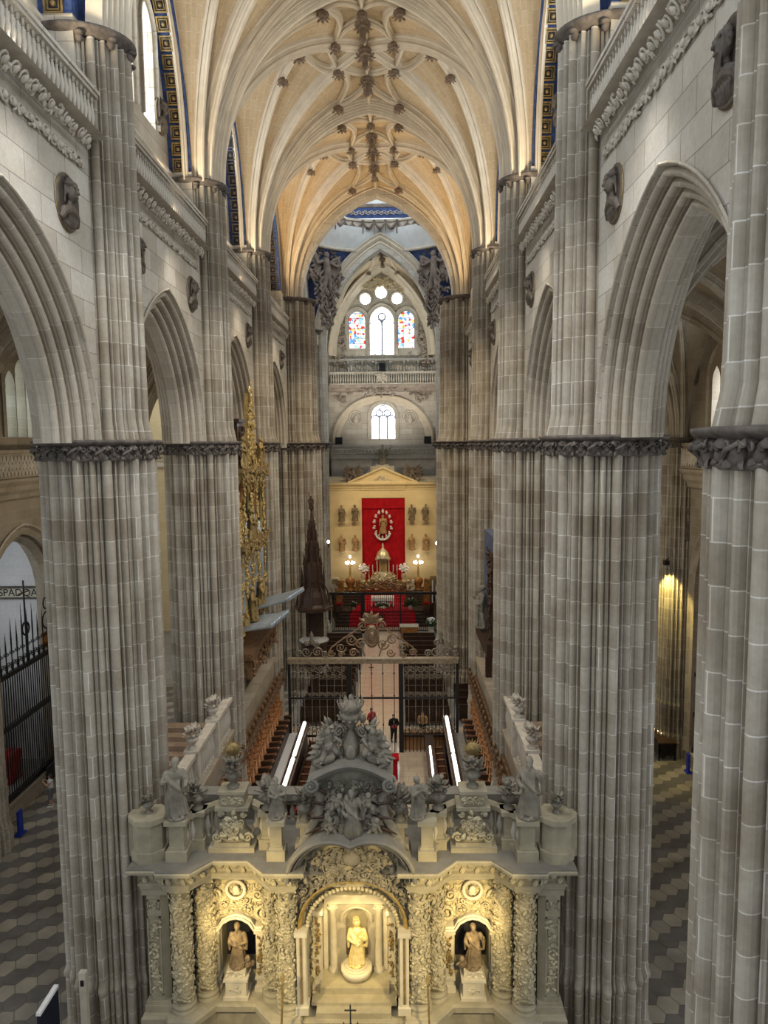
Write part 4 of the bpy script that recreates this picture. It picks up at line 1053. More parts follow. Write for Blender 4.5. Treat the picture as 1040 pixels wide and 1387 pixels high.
b=MB();wall(b,'y',18.42,-5.7,-1.5,2.4,6.3,.9,[dict(c=-3.23,w=.47,lo=lambda u:2.95,hi=lambda u:4.15+arch_z(u,.47,.42),r=False)]);b.build('back_wall',M['screen'],SCR);mirror(b).build('back_wall',M['screen'],SCR)
b=MB();b.bx(-3.8,-2.7,19.0,19.3,2.6,4.9);both(b,'niche_back',M['dark'])  # near-black panel: the niche's shade put into its colour
# corner pilasters
b=MB();b.prism([(-5.46,18.5),(-5.46,17.62),(-5.36,17.5),(-5.05,17.5),(-4.88,17.62),(-4.88,18.5)],'z',2.46,6.0)
b.bx(-5.55,-4.82,17.44,18.5,2.46,2.66);b.bx(-5.52,-4.86,17.47,18.5,2.66,2.76);b.bx(-5.52,-4.84,17.44,18.5,5.78,5.95)
for x0,x1,z0,z1 in ((-5.4,-5.08,5.35,5.62),(-5.42,-5.06,2.95,5.15)):
    for q in ((x0,x0+.035,z0,z1),(x1-.035,x1,z0,z1),(x0,x1,z0,z0+.035),(x0,x1,z1-.035,z1)):b.bx(q[0],q[1],17.465,17.5,q[2],q[3])
PIL_=both(b,'pilaster',M['screen'])
b=MB();relief(b,(-5.24,17.49,4.1),(1,0,0),(0,0,1),(0,-1,0),.17,1.9,60,3,.15,None,.04);both(b,'pilaster_relief',M['scol'],PIL_)
b=MB();relief(b,(-5.24,17.49,5.48),(1,0,0),(0,0,1),(0,-1,0),.2,.15,8,4,.11,None,.03);both(b,'panel_rosette',M['scol'],PIL_)
# twisted leaf-covered columns
b=MB();b.lathe([(.33,0),(.33,.1),(.3,.12),(.33,.17),(.33,.22),(.28,.25),(.29,.3)],seg=20);COLB=b.mesh('column_base',M['screen'])
b=MB();b.lathe([(.25,.3)]+[(.255-.025*k/10,.3+2.85*k/10) for k in range(11)],seg=24,rf=lambda a,z:1+.05*sin(2*a+z*4.5));rr=random.Random(9)
for k in range(36):
    z=.36+2.72*k/36
    for m in range(9):
        a=m*2*PI/9+k*.36+rr.random()*.3;r=.245;D=Vector((cos(a),sin(a),0));T=Vector((-sin(a),cos(a),0))
        if (k*3+m)%4==0:b.scroll(D*(r+.02)+Vector((0,0,z)),T,(0,0,1),.075,1.2,.022,9,rr.choice((-1,1)),4,rr.random()*6)
        elif (k+m)%5==0:b.sph(D*(r+.03)+Vector((0,0,z)),(.045,.045,.05),6,4)
        else:b.leaf(D*(r-.01)+Vector((0,0,z)),T*(rr.random()*2-1)+Vector((0,0,rr.random()*1.6-.5)),D,.16,.11,.014)
for z in (.42,2.25,3.0):b.lathe([(.26,z-.03),(.29,z),(.26,z+.03)],seg=20)
COLS=b.mesh('column_shaft',M['scol'])
b=MB();b.lathe([(.23,3.12),(.27,3.15),(.24,3.2),(.26,3.35),(.34,3.46),(.36,3.5),(.36,3.56)],seg=16)
for k in range(10):
    a=k*2*PI/10;D=Vector((cos(a),sin(a),0))
    for z,l in ((3.16,.2),(3.3,.17)):b.leaf(D*.235+Vector((0,0,z)),Vector((0,0,1))+D*.35,D,l,.14,.018)
    b.scroll(D*.33+Vector((0,0,3.42)),D,(0,0,1),.06,1,.02,8,1,4)
COLC=b.mesh('column_capital',M['scol'])
for x,y in ((-4.55,17.62),(-4.05,18.06),(-2.21,18.06),(-1.76,17.62),(1.76,17.62),(2.21,18.06),(4.05,18.06),(4.55,17.62)):
    c=link('column',COLS,SCR,(x,y-18.5,2.46))
    link('column_base',COLB,c);link('column_capital',COLC,c)
# entablature
b=MB();b.mould(PATH,[(0,5.98),(.05,6.0),(.05,6.08),(.09,6.1),(.09,6.17),(.01,6.19),(.01,6.4),(.06,6.43),(.13,6.46),(.2,6.5),(.3,6.53),(.31,6.6),(.28,6.66)])
b.prism(PATH+[(-1.5,19.4)],'z',5.98,6.62);EN_=both(b,'entablature',M['screen'])
b=MB();b.prism(offs(PATH,.29)[:-1]+[(-1.2,18.3),(-1.2,19.6),(-5.48,19.6)],'z',6.6,6.67);both(b,'cornice_top',M['copper'])
b=MB();rr=random.Random(5)
pp=PATH[1:9]
for (xa,ya),(xb,yb) in zip(pp,pp[1:]):
    L=math.hypot(xb-xa,yb-ya);n=max(1,int(L/.17));D=Vector((xb-xa,yb-ya,0)).normalized();Nn=Vector((D.y,-D.x,0))
    for i in range(n):
        o=Vector((xa,ya,0))+D*(L*(i+.5)/n)+Nn*.03+Vector((0,0,6.3));b.leaf(o-D*.08,D+Vector((0,0,.9 if i%2 else -.9)),Nn,.2,.13,.02);b.sph(o,(.035,.035,.035),5,4)
both(b,'entablature_frieze',M['scol'],EN_)
# side niches: little aedicules with a statue pedestal and a scrolled attic
b=MB()
for x0,x1 in ((-3.98,-3.74),(-2.72,-2.48)):
    b.bx(x0,x1,18.22,18.44,2.5,4.25);b.bx(x0-.05,x1+.05,18.15,18.44,2.46,2.62);b.bx(x0-.04,x1+.04,18.17,18.44,4.16,4.25)
    b.bx(x0-.04,x1+.04,18.18,18.44,2.8,2.88)
pts=[(-4.1,4.3),(-3.72,4.3),(-3.6,4.5),(-3.4,4.62),(-3.23,4.66),(-3.06,4.62),(-2.86,4.5),(-2.74,4.3),(-2.36,4.3)]
for o,r in ((0,.06),(.09,.04)):b.tube([(x,18.2-o,z+.05-o*.3) for x,z in pts],r,6,smooth=False)
rows=[[(x,18.16,z-.02),(x,18.16,z+.1),(x,18.44,z+.1)] for x,z in pts];b.grid(rows,smooth=False)
NF_=both(b,'niche_frame',M['marble'])
for x in (-3.86,-2.60):
    b=MB();relief(b,(x,18.21,3.5),(1,0,0),(0,0,1),(0,-1,0),.08,1.0,26,int(-x*9),.13,None,.03);both(b,'niche_inlay',M['dgold'],NF_)
b=MB();b.box((-3.23,18.15,2.75),(.56,.5,.5));b.box((-3.23,18.15,2.5),(.68,.6,.1));b.box((-3.23,18.15,3.02),(.66,.58,.07));b.box((-3.23,18.2,3.13),(.5,.45,.18))
relief(b,(-3.23,17.89,2.75),(1,0,0),(0,0,1),(0,-1,0),.26,.18,9,7,.12,None,.03);relief(b,(-3.23,17.97,3.13),(1,0,0),(0,0,1),(0,-1,0),.42,.12,12,8,.12,None,.03);both(b,'statue_pedestal',M['marble'])
b=MB();relief(b,(-3.23,18.38,5.0),(1,0,0),(0,0,1),(0,-1,0),1.5,.95,150,51,.24,lambda u,v:abs(u)<.95,.09)
relief(b,(-3.23,18.3,4.85),(1,0,0),(0,0,1),(0,-1,0),.7,.5,40,52,.2,None,.09)
for k in (-1,1):
    b.scroll((-3.23+k*.72,18.2,4.75),(1,0,0),(0,0,1),.24,1.6,.06,18,k,5);b.scroll((-3.23+k*.6,18.25,5.25),(1,0,0),(0,0,1),.18,1.5,.05,16,-k,5);b.scroll((-3.23+k*.78,18.2,5.75),(1,0,0),(0,0,1),.13,1.4,.045,14,k,5)
b.bx(-4.05,-2.4,18.35,18.44,4.5,6.0);NA_=both(b,'niche_attic_relief',M['scol'])
b=MB();b.torus((-3.23,18.22,5.42),.25,.05,'y',24,6);b.sph((-3.23,18.24,5.42),(.1,.06,.12));b.leaf((-3.3,18.25,5.25),(1,0,1),(0,-1,0),.25,.15);pts=[(-3.85+1.24*i/10,5.78+.3*sin(PI*i/10)**1.3) for i in range(11)]
b.tube([(x,18.2,z) for x,z in pts],.04,5);b.tube([(-3.85,18.2,5.76),(-2.61,18.2,5.76)],.035,5);both(b,'niche_roundel_pediment',M['marble'],NA_)
# central portal
b=MB();wall(b,'y',17.75,-1.5,1.5,2.46,7.0,.35,[dict(c=0,w=1.2,lo=lambda u:2.46,hi=lambda u:4.77+arch_z(u,1.2,1.12),r=False)],n=20)
b.bx(-1.5,1.5,19.0,19.4,2.4,6.6);b.bx(-1.5,-1.15,18.0,19.2,2.46,6.2);b.bx(1.15,1.5,18.0,19.2,2.46,6.2);b.bx(-1.5,1.5,17.9,19.4,6.1,6.65);b.build('portal_wall',M['screen'],SCR)
b=MB();arch_sweep(b,[(17.55,.0),(17.5,.3),(17.55,.7),(17.6,1.0)],0,1.46,1.32,1.36,1.24,4.77,axis='y',n=18);arch_sweep(b,[(17.6,.0),(17.55,.3),(17.6,.7),(17.66,1.0)],0,1.42,1.3,1.34,1.22,4.77,axis='y',n=18);b.build('gilded_arch',M['gold'],SCR)
b=MB()
for i in range(34):
    a=PI*(i+.5)/34;u=cos(a)*1.2;z=4.77+sin(a)*1.1;D=Vector((-cos(a),0,-sin(a)));T=Vector((sin(a),0,-cos(a)))
    for yy in (17.7,18.0,18.3):b.leaf((u,yy,z),T*(.5 if i%2 else -.5)+Vector((0,1,0)),D,.2,.15,.03)
    b.sph((u,17.62,z),(.06,.06,.06),6,4)
for a in (0,1):arch_sweep(b,[(17.7,.0),(18.4,.0),(18.4,1.0)],0,1.22,1.14,1.0,.95,4.77,axis='y',n=14)
b.build('portal_soffit_carving',M['scol'],SCR)
for s in (-1,1):
    b=MB();relief(b,(s*1.14,18.05,3.6),(0,1,0),(0,0,1),(-s,0,0),.5,2.1,60,60+s,.18,None,.05);b.build('portal_jamb_carving',M['scol'],SCR)
for s in (-1,1):
    b=MB()
    for x0,x1,y0,y1 in ((1.24,1.48,17.42,17.75),(.92,1.14,18.3,18.7)):
        xa,xb=sorted((s*x0,s*x1));b.bx(xa,xb,y0,y1,2.6,4.72);b.bx(xa-.05,xb+.05,y0-.06,y1,2.46,2.66);b.bx(xa-.05,xb+.05,y0-.06,y1,4.65,4.78)
    b.build('portal_pilaster',M['marble'],SCR)
    b=MB();b.bx(*sorted((s*1.33,s*1.39)),17.4,17.45,2.75,4.6);relief(b,(s*1.03,18.29,3.7),(1,0,0),(0,0,1),(0,-1,0),.1,1.7,34,70+s,.12,None,.03);b.build('gilded_inlay',M['dgold'],SCR)
# inner aedicule and its niche
b=MB();wall(b,'y',18.82,-.95,.95,2.7,4.95,.2,[dict(c=.03,w=.31,lo=lambda u:2.95,hi=lambda u:4.15+arch_z(u,.31,.3),r=False)],n=12)
b.bx(-.85,.85,18.55,18.85,4.78,5.0);b.bx(-.92,.92,18.5,18.85,5.0,5.08);arch_sweep(b,[(18.72,0),(18.68,.3),(18.74,1)],.03,.46,.45,.37,.36,4.15,axis='y',n=10)
for x in (-.62,.65):
    b.lathe([(.15,2.72),(.15,2.8),(.12,2.84),(.105,2.9),(.095,4.5),(.12,4.54),(.15,4.66),(.17,4.78)],(x,18.68,0),14)
    for s in (-1,1):b.scroll((x+s*.1,18.54,4.68),(1,0,0),(0,0,1),.06,1.2,.02,9,s,4)
for s in (-1,1):b.bx(*sorted((s*.78,s*.9)),18.7,18.84,2.72,4.78)
b.build('inner_aedicule',M['marble'],SCR)
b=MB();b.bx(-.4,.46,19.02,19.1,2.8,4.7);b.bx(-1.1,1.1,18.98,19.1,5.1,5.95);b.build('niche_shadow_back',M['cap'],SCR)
b=MB();arch_sweep(b,[(18.6,0),(18.55,.5),(18.6,1)],0,.95,.42,.88,.36,5.1,axis='y',n=12);b.sph((.02,18.55,5.42),(.2,.12,.2));relief(b,(.02,18.45,5.4),(1,0,0),(0,0,1),(0,-1,0),.4,.4,26,81,.15,None,.05);b.build('shell_keystone',M['screen'],SCR)
b=MB();b.bx(-1.15,1.15,17.7,19,2.46,2.55);b.bx(-.95,.95,18.0,19,2.55,2.72);b.bx(-1.0,1.0,17.45,17.9,2.2,2.46);b.bx(-1.5,1.5,17.3,18,0,2.3);b.build('portal_steps',M['screen'],SCR)
b=MB();b.lathe([(.2,2.72),(.4,2.8),(.44,2.92),(.44,3.0),(.36,3.02),(.34,2.99),(.3,3.0),(.3,3.06)],(.03,18.5,0),24);b.build('statue_bowl',M['marble'],SCR)
def statue(nm,label,me,x,y,z,h,mat,rz=0,cat='statue',group=None):
    o=link(nm,withmat(me,mat,nm),None,(x,y,z+.03*h),rz,h*.98);o['label']=label;o['category']=cat
    return o
statue('virgin_statue','golden crowned virgin statue with child in the central niche of the choir screen',FIG['v'],.03,18.5,3.06,1.32,M['alab'])
# keep dark painted wooden saints in the side niches
M['poly']=plain('painted_wood_statue',(.26,.19,.115),(.10,.075,.05),rough=.45,scale=5)
def niche_statue(x,label,me,k):
    t=thing('niche_statue',label,'statue',(x,18.2,3.22));o=link('robed_figure',withmat(me,M['poly'],'robed_figure'),t,(0,0,.04),0,1.22)
    b=MB();x0=.3*k;b.sph((x0,-.05,.12),(.12,.1,.14));b.sph((x0,-.12,.3),(.09,.09,.1));b.cap((x0-.05,-.1,.2),(x0-.15,-.2,.2),.04,.03);b.sph((x0+.1,-.02,.1),(.1,.08,.1));o=link('companion_figure',withmat(remesh(b,.012),M['poly'],'companion_figure'),t)
niche_statue(-3.23,'dark painted saint statue with a small companion in the left niche',FIG['a'],1)
niche_statue(3.23,'dark painted saint statue with a small companion in the right niche',FIG['c'],-1)
# crowning relief above the portal
b=MB();arch_sweep(b,[(17.25,-.35),(17.05,-.3),(17.0,-.1),(17.02,.12),(17.14,.2),(17.1,.45),(17.22,.55),(17.26,.8),(17.36,1.)],0,1.62,.95,1.36,.75,6.36,axis='y',n=16)
p=arch_path(1.62,.95,16);b.grid([[(y,17.2,6.36+z) for y,z in p],[(y,18.3,6.36+z) for y,z in p]],smooth=False);b.build('curved_cornice',M['copper'],SCR)
b=MB();p=arch_path(1.55,.9,14);b.prism([(-1.55,5.9)]+[(y,6.36+z) for y,z in p]+[(1.55,5.9)],'y',17.62,18.3);b.build('tympanum',M['screen'],SCR)
b=MB();relief(b,(0,17.6,6.3),(1,0,0),(0,0,1),(0,-1,0),2.7,1.3,420,91,.22,lambda u,v:u*u+(v*.5+.5)**2<1.1 and (u*1.35/1.5)**2+((1.53+v*.65)/1.36)**2>1,.12)
for u,z,m in ((-1.0,6.45,'p'),(1.0,6.45,'q')):
    me=FIG[m];b.raw(me,Matrix.Translation((u,17.5,z-.3))@Matrix.Rotation((-.9 if u<0 else .9),4,'Y')@Matrix.Scale(.7,4))
for k in range(7):
    a=PI*(k+.5)/7;b.raw(FIG['h'],Matrix.Translation((1.1*cos(a),17.5,6.28+.6*sin(a)))@Matrix.Scale(.75,4))
b.sph((0,17.5,6.75),(.25,.12,.2));b.build('angel_tympanum_relief',M['statue'],SCR)
for s in (-1,1):
    b=MB();relief(b,(s*1.28,17.72,5.7),(1,0,0),(0,0,1),(0,-1,0),.42,.9,36,95+s,.2,None,.09);b.build('spandrel_relief',M['statue'],SCR)
b=MB();body=[(-1.38,6.7),(-1.3,7.15),(-1.0,7.6),(-.82,8.1),(-.86,8.5),(-1.02,8.75),(-.6,9.0),(0,9.1),(.6,9.0),(1.02,8.75),(.86,8.5),(.82,8.1),(1.0,7.6),(1.3,7.15),(1.38,6.7)]
b.prism(body,'y',17.8,18.6)
for s in (-1,1):
    b.tube([(s*1.3,17.72,6.95),(s*1.12,17.7,7.4),(s*.84,17.7,7.9),(s*.8,17.7,8.35),(s*.98,17.7,8.7)],[.16,.13,.12,.12,.08],7);b.scroll((s*.98,17.66,8.78),(1,0,0),(0,0,1),.17,1.5,.06,16,s,5)
b.build('crest_body',M['statue'],SCR)
b=MB()
p=[(-1.1+2.2*i/16,8.78+.42*sin(PI*i/16)) for i in range(17)]
b.grid([[(x,17.5,z-.02) for x,z in p],[(x,17.45,z+.06) for x,z in p],[(x,17.5,z+.14) for x,z in p],[(x,18.6,z+.16) for x,z in p]],smooth=False)
b.grid([[(x,17.5,z-.02) for x,z in p],[(x*.95,17.62,z-.12) for x,z in p],[(x*.93,17.8,z-.2) for x,z in p]],smooth=False,flip=True)
for s in (-1,1):b.scroll((s*1.02,17.5,8.72),(1,0,0),(0,0,1),.19,1.7,.06,18,s,6,a0=PI/2)
b.build('crest_cornice',M['copper'],SCR)
b=MB()
for s in (-1,1):
    for k,(x,z,l,dz) in enumerate(((.62,8.5,.5,.25),(.7,8.2,.55,.1),(.72,7.85,.5,-.05),(.8,7.55,.45,-.2),(.95,7.3,.6,-.45))):
        b.tube([(s*x,17.6,z),(s*(x+l*.9),17.55,z+dz*.8)],[.055,.012],5)
b.build('ray_spikes',M['walnut'],SCR)
b=MB();rr=random.Random(6)
b.raw(FIG['c'],Matrix.Translation((0,17.6,7.25))@Matrix.Scale(1.35,4))
for k in range(18):
    a=rr.random()*6.28;r=.25+.5*rr.random();b.raw(FIG['h'],Matrix.Translation((r*1.0*cos(a),17.62,7.7+r*.95*sin(a)))@Matrix.Scale(.85,4))
for x,z,q in ((-.5,7.3,'p'),(.5,7.3,'q'),(-.45,7.95,'q'),(.45,7.95,'p'),(0,6.85,'q'),(-.95,6.75,'p'),(.95,6.75,'q')):b.raw(FIG[q],Matrix.Translation((x,17.55,z))@Matrix.Rotation(rr.random()*.8-.4,4,'Y')@Matrix.Scale(.6,4))
relief(b,(0,17.74,7.7),(1,0,0),(0,0,1),(0,-1,0),1.7,2.1,150,97,.24,lambda u,v:abs(u)<.6+.35*abs(v),.12)
for k in range(26):
    a=rr.random()*6.28;r=.7*sqrt(rr.random());b.sph((r*cos(a),17.72,7.6+r*sin(a)*1.2),(.16,.14,.13),7,5)
relief(b,(0,17.62,8.75),(1,0,0),(0,0,1),(0,-1,0),1.4,.22,26,98,.15,lambda u,v:v<.4-abs(u)*.8,.06)
b.build('god_the_father_relief' if False else 'cherub_cloud_relief',M['statue'],SCR)
b=MB()
b.lathe([(.16,9.2),(.24,9.4),(.3,9.75),(.2,9.95),(.12,10.05),(.22,10.15),(.36,10.35),(.4,10.5),(.3,10.55)],(0,18.05,0),18)
b.lathe([(.3,10.5),(.34,10.58),(.2,10.7),(.08,10.8),(.03,10.9)],(0,18.05,0),14)
for k in range(12):
    a=k*PI/6;D=Vector((cos(a),sin(a),0));b.leaf(Vector((0,18.05,10.45))+D*.22,D*.5+Vector((0,0,1)),D,.42,.2,.025);b.sph(Vector((0,18.05,10.62))+D*.3,(.06,.06,.07),6,4);b.leaf(Vector((0,18.05,10.2))+D*.2,D+Vector((0,0,.5)),Vector((0,0,1)),.34,.2,.025)
b.sph((0,18.05,10.88),(.07,.07,.09));b.sph((0,17.75,9.5),(.15,.08,.22))
for s in (-1,1):
    b.raw(FIG['p' if s>0 else 'q'],Matrix.Translation((s*.5,17.85,9.2))@Matrix.Rotation(s*.35,4,'Y')@Matrix.Scale(1.15,4))
    b.cap((s*.55,17.8,9.35),(s*.95,17.85,9.2),.14,.1);b.cap((s*.95,17.85,9.2),(s*.75,17.75,9.1),.1,.06)
    for m in range(7):b.leaf((s*.6,18.0,9.9-.07*m),(s*(.5+.1*m),0,.8-.2*m),(0,-1,0),.62,.24,.03)
    b.scroll((s*.72,17.9,9.55),(1,0,0),(0,0,1),.24,1.5,.06,16,s,5);b.scroll((s*.34,17.85,10.1),(1,0,0),(0,0,1),.16,1.5,.045,14,-s,5)
relief(b,(0,18.0,9.7),(1,0,0),(0,0,1),(0,-1,0),1.9,1.1,70,99,.28,lambda u,v:abs(u)<.95-.35*(v+1),.12)
for s in (-1,1):
    for k in range(20):
        u,v=rr.random(),rr.random();b.leaf((s*(.35+.6*u*(1-.5*v)),17.9,9.2+1.1*v),(s*(rr.random()-.2),-.2,rr.random()-.2),(0,-1,0),.3,.18,.03)
    for k in range(3):b.scroll((s*(.62-.1*k),17.8,9.35+.36*k),(1,0,0),(0,0,1),.17,1.5,.045,14,-s,5)
b.v=[(x*(1-.34*max(0,min(1,(z-9.25)/.9))) if z<10.2 else x*.74,y,z) for x,y,z in b.v]
b.build('angel_crown_finial',M['statue'],SCR)
# balustrade pedestals along the top
def pedestal(b,x,y,w,z0,z1,d=None):
    d=d or w
    b.box((x,y,z0+.14),(w+.1,d+.1,.28));b.box((x,y,(z0+z1)/2+.05),(w*.82,d*.82,z1-z0-.3));b.box((x,y,z1-.06),(w+.12,d+.12,.12));b.box((x,y,z0+.32),(w*.95,d*.95,.08))
BALP=[]
b=MB();c=(-5.36,17.78)
def octp(r):return [(c[0]+r*cos(PI/8+k*PI/4)*1.05,c[1]+r*sin(PI/8+k*PI/4)) for k in range(8)]
b.prism(octp(.46),'z',6.67,6.95);b.prism(octp(.40),'z',6.95,7.72);b.prism(octp(.5),'z',7.72,7.86);b.box((c[0]-.3,18.2,7.25),(.5,.9,1.15))
both(b,'end_pedestal',M['screen'])
b=MB();pedestal(b,-4.58,17.74,.46,6.67,7.78);both(b,'statue_plinth',M['screen'])
b=MB();pedestal(b,-1.98,17.74,.38,6.67,7.75);both(b,'statue_plinth',M['screen'])
b=MB();pedestal(b,-2.3,18.25,.34,6.67,7.72);both(b,'finial_plinth',M['screen'])
b=MB();pedestal(b,-4.2,18.25,.34,6.67,7.72);both(b,'finial_plinth',M['screen'])
b=MB();pedestal(b,-1.26,18.0,.3,6.67,7.55);both(b,'finial_plinth',M['screen'])
def railseg(b,p0,p1,z=7.66):
    d=Vector((p1[0]-p0[0],p1[1]-p0[1]));L=d.length;a=math.atan2(d.y,d.x);m=((p0[0]+p1[0])/2,(p0[1]+p1[1])/2)
    b.box((*m,z),(L,.26,.12),rz=a);b.box((*m,6.78),(L,.26,.2),rz=a);b.box((*m,7.2),(.06,.1,.9),rz=a)
for q0,q1 in (((-4.58,17.74),(-4.2,18.25)),((-1.98,17.74),(-2.3,18.25)),((-4.2,18.25),(-3.6,18.7)),((-2.3,18.25),(-2.85,18.7))):
    b=MB();railseg(b,q0,q1);both(b,'top_rail',M['screen'])
for s in (-1,1):
    for x,y in ((4.44,17.93),(4.32,18.1),(3.98,18.42),(3.78,18.57),(2.09,17.92),(2.2,18.1),(2.48,18.4),(2.68,18.56)):
        o=link('baluster',ME_BAL,SCR,(s*x,y-18.5,6.86));o.scale=(1,1,1.02)
# urn pedestal with cartouche
b=MB();b.bx(-3.85,-2.62,17.9,18.9,6.67,6.8);b.bx(-3.72,-2.75,17.98,18.8,6.8,6.9)
b.lathe([(.42,6.9),(.46,7.0),(.3,7.2),(.27,7.4),(.36,7.7),(.42,7.78)],(-3.23,18.35,0),4 if False else 20,sx=1,sy=.8)
b.bx(-3.68,-2.78,18.02,18.7,7.76,7.86);b.bx(-3.55,-2.9,18.1,18.62,7.86,8.2);b.bx(-3.6,-2.86,18.06,18.66,8.2,8.28);UP_=both(b,'urn_pedestal',M['screen'])
b=MB();relief(b,(-3.23,17.98,7.35),(1,0,0),(0,0,1),(0,-1,0),.55,.6,40,101,.2,lambda u,v:u*u+v*v<1.2,.06);b.torus((-3.23,17.97,7.35),.2,.04,'y',16,5,sz=1.15)
for k in (-1,1):b.scroll((-3.23+k*.42,18.05,7.02),(1,0,0),(0,0,1),.14,1.5,.045,14,k,5);b.scroll((-3.23+k*.3,18.06,7.66),(1,0,0),(0,0,1),.09,1.4,.035,12,-k,5);b.scroll((-3.23+k*.2,18.08,8.03),(1,0,0),(0,0,1),.1,1.3,.03,12,k,5)
relief(b,(-3.23,18.08,8.03),(1,0,0),(0,0,1),(0,-1,0),.4,.2,16,102,.12,None,.04);both(b,'urn_cartouche',M['scol'],UP_)
def flower(x,y,z,h,label,mat='statue',sun=False):
    t=thing('stone_finial' if not sun else 'sun_finial',label,'finial',(x,y,z));b=MB();k=h
    b.lathe([(.16*k,0),(.18*k,.06*k),(.08*k,.14*k),(.14*k,.24*k),(.24*k,.36*k),(.2*k,.44*k),(.1*k,.5*k)],seg=14);b.build('urn',M[mat],t,local=True);b=MB();rr=random.Random(int((x+9)*31))
    for q in range(26):
        a=rr.random()*6.28;e=rr.random();D=Vector((cos(a),sin(a),.2+1.2*e));b.leaf((cos(a)*.1*k,sin(a)*.1*k,(.38+.4*e)*k),D,Vector((cos(a),sin(a),-.3)),.26*k,.16*k,.02*k)
    for q in range(9):
        a=rr.random()*6.28;e=rr.random();b.sph((cos(a)*.2*k*(1-e*.5),sin(a)*.2*k*(1-e*.5),(.5+.4*e)*k),(.07*k,)*3,6,4)
    b.lathe([(.1*k,.7*k),(.08*k,.85*k),(.03*k,1.0*k)],seg=8);b.build('leafy_bouquet',M[mat],t,local=True)
    if sun:
        b=MB();zc=k*1.12;b.lathe([(.001,-.05),(.17,-.04),(.19,0),(.17,.04),(.001,.05)],seg=24);b.v=[(p[0],p[2],p[1]+zc) for p in b.v]
        for q in range(20):
            a=q*PI/10;r=.3 if q%2 else .26;b.tube([(cos(a)*.17,0,zc+sin(a)*.17),(cos(a)*r,0,zc+sin(a)*r)],[.025,.006],4)
        b.sph((0,-.05,zc),(.07,.04,.08));b.build('gilded_sun',M['dgold'],t,local=True)
    return t
for s in (-1,1):
    S=side[s]
    flower(s*5.36,17.78,7.86,.62,'small leafy stone bouquet on the %s octagonal end pedestal of the screen'%S)
    flower(s*4.2,18.25,7.72,.85,'leafy stone finial behind the tall %s saint statue'%S)
    flower(s*2.3,18.25,7.72,.95,'leafy stone finial behind the %s inner statue of the screen'%S)
    flower(s*1.26,18.0,7.55,.95,'slender stone finial beside the %s edge of the crowning relief'%S)
    flower(s*3.23,18.35,8.28,.95,'stone urn topped by a gilded sun face above the %s niche'%S,sun=True)
statue('saint_statue','tall robed stone saint on the left outer pedestal of the choir screen',FIG['b'],-4.58,17.74,7.78,1.62,M['statue'],.35)
statue('saint_statue','tall robed stone saint with open arms on the right outer pedestal of the choir screen',FIG['c'],4.62,17.74,7.78,1.62,M['statue'],-.35)
statue('saint_statue','smaller stone saint standing left of the crowning relief',FIG['a'],-1.98,17.74,7.75,1.1,M['statue'],.2)
statue('saint_statue','smaller stone saint raising hands right of the crowning relief',FIG['d'],1.72,17.74,7.75,1.12,M['statue'],.5)
# rear parapet behind the sculptures
t=thing('parapet','plain stone parapet wall behind the statues on top of the choir screen','parapet',(0,19.8,0),kind=STRUCT)
b=MB();b.bx(-5.2,5.2,19.55,19.95,0,6.6);b.bx(-5.2,-2.4,19.6,19.85,6.6,7.2);b.bx(2.4,5.2,19.6,19.85,6.6,7.2);b.bx(-5.25,5.25,19.5,20.0,7.28,7.48);b.bx(-5.2,5.2,19.55,19.95,7.15,7.28);b.build('coping',M['copper'],t)
for i in range(22):
    x=-2.3+i*.22;o=link('baluster',ME_BAL,t,(x,-.08,6.6));o.scale=(1,1,.76)
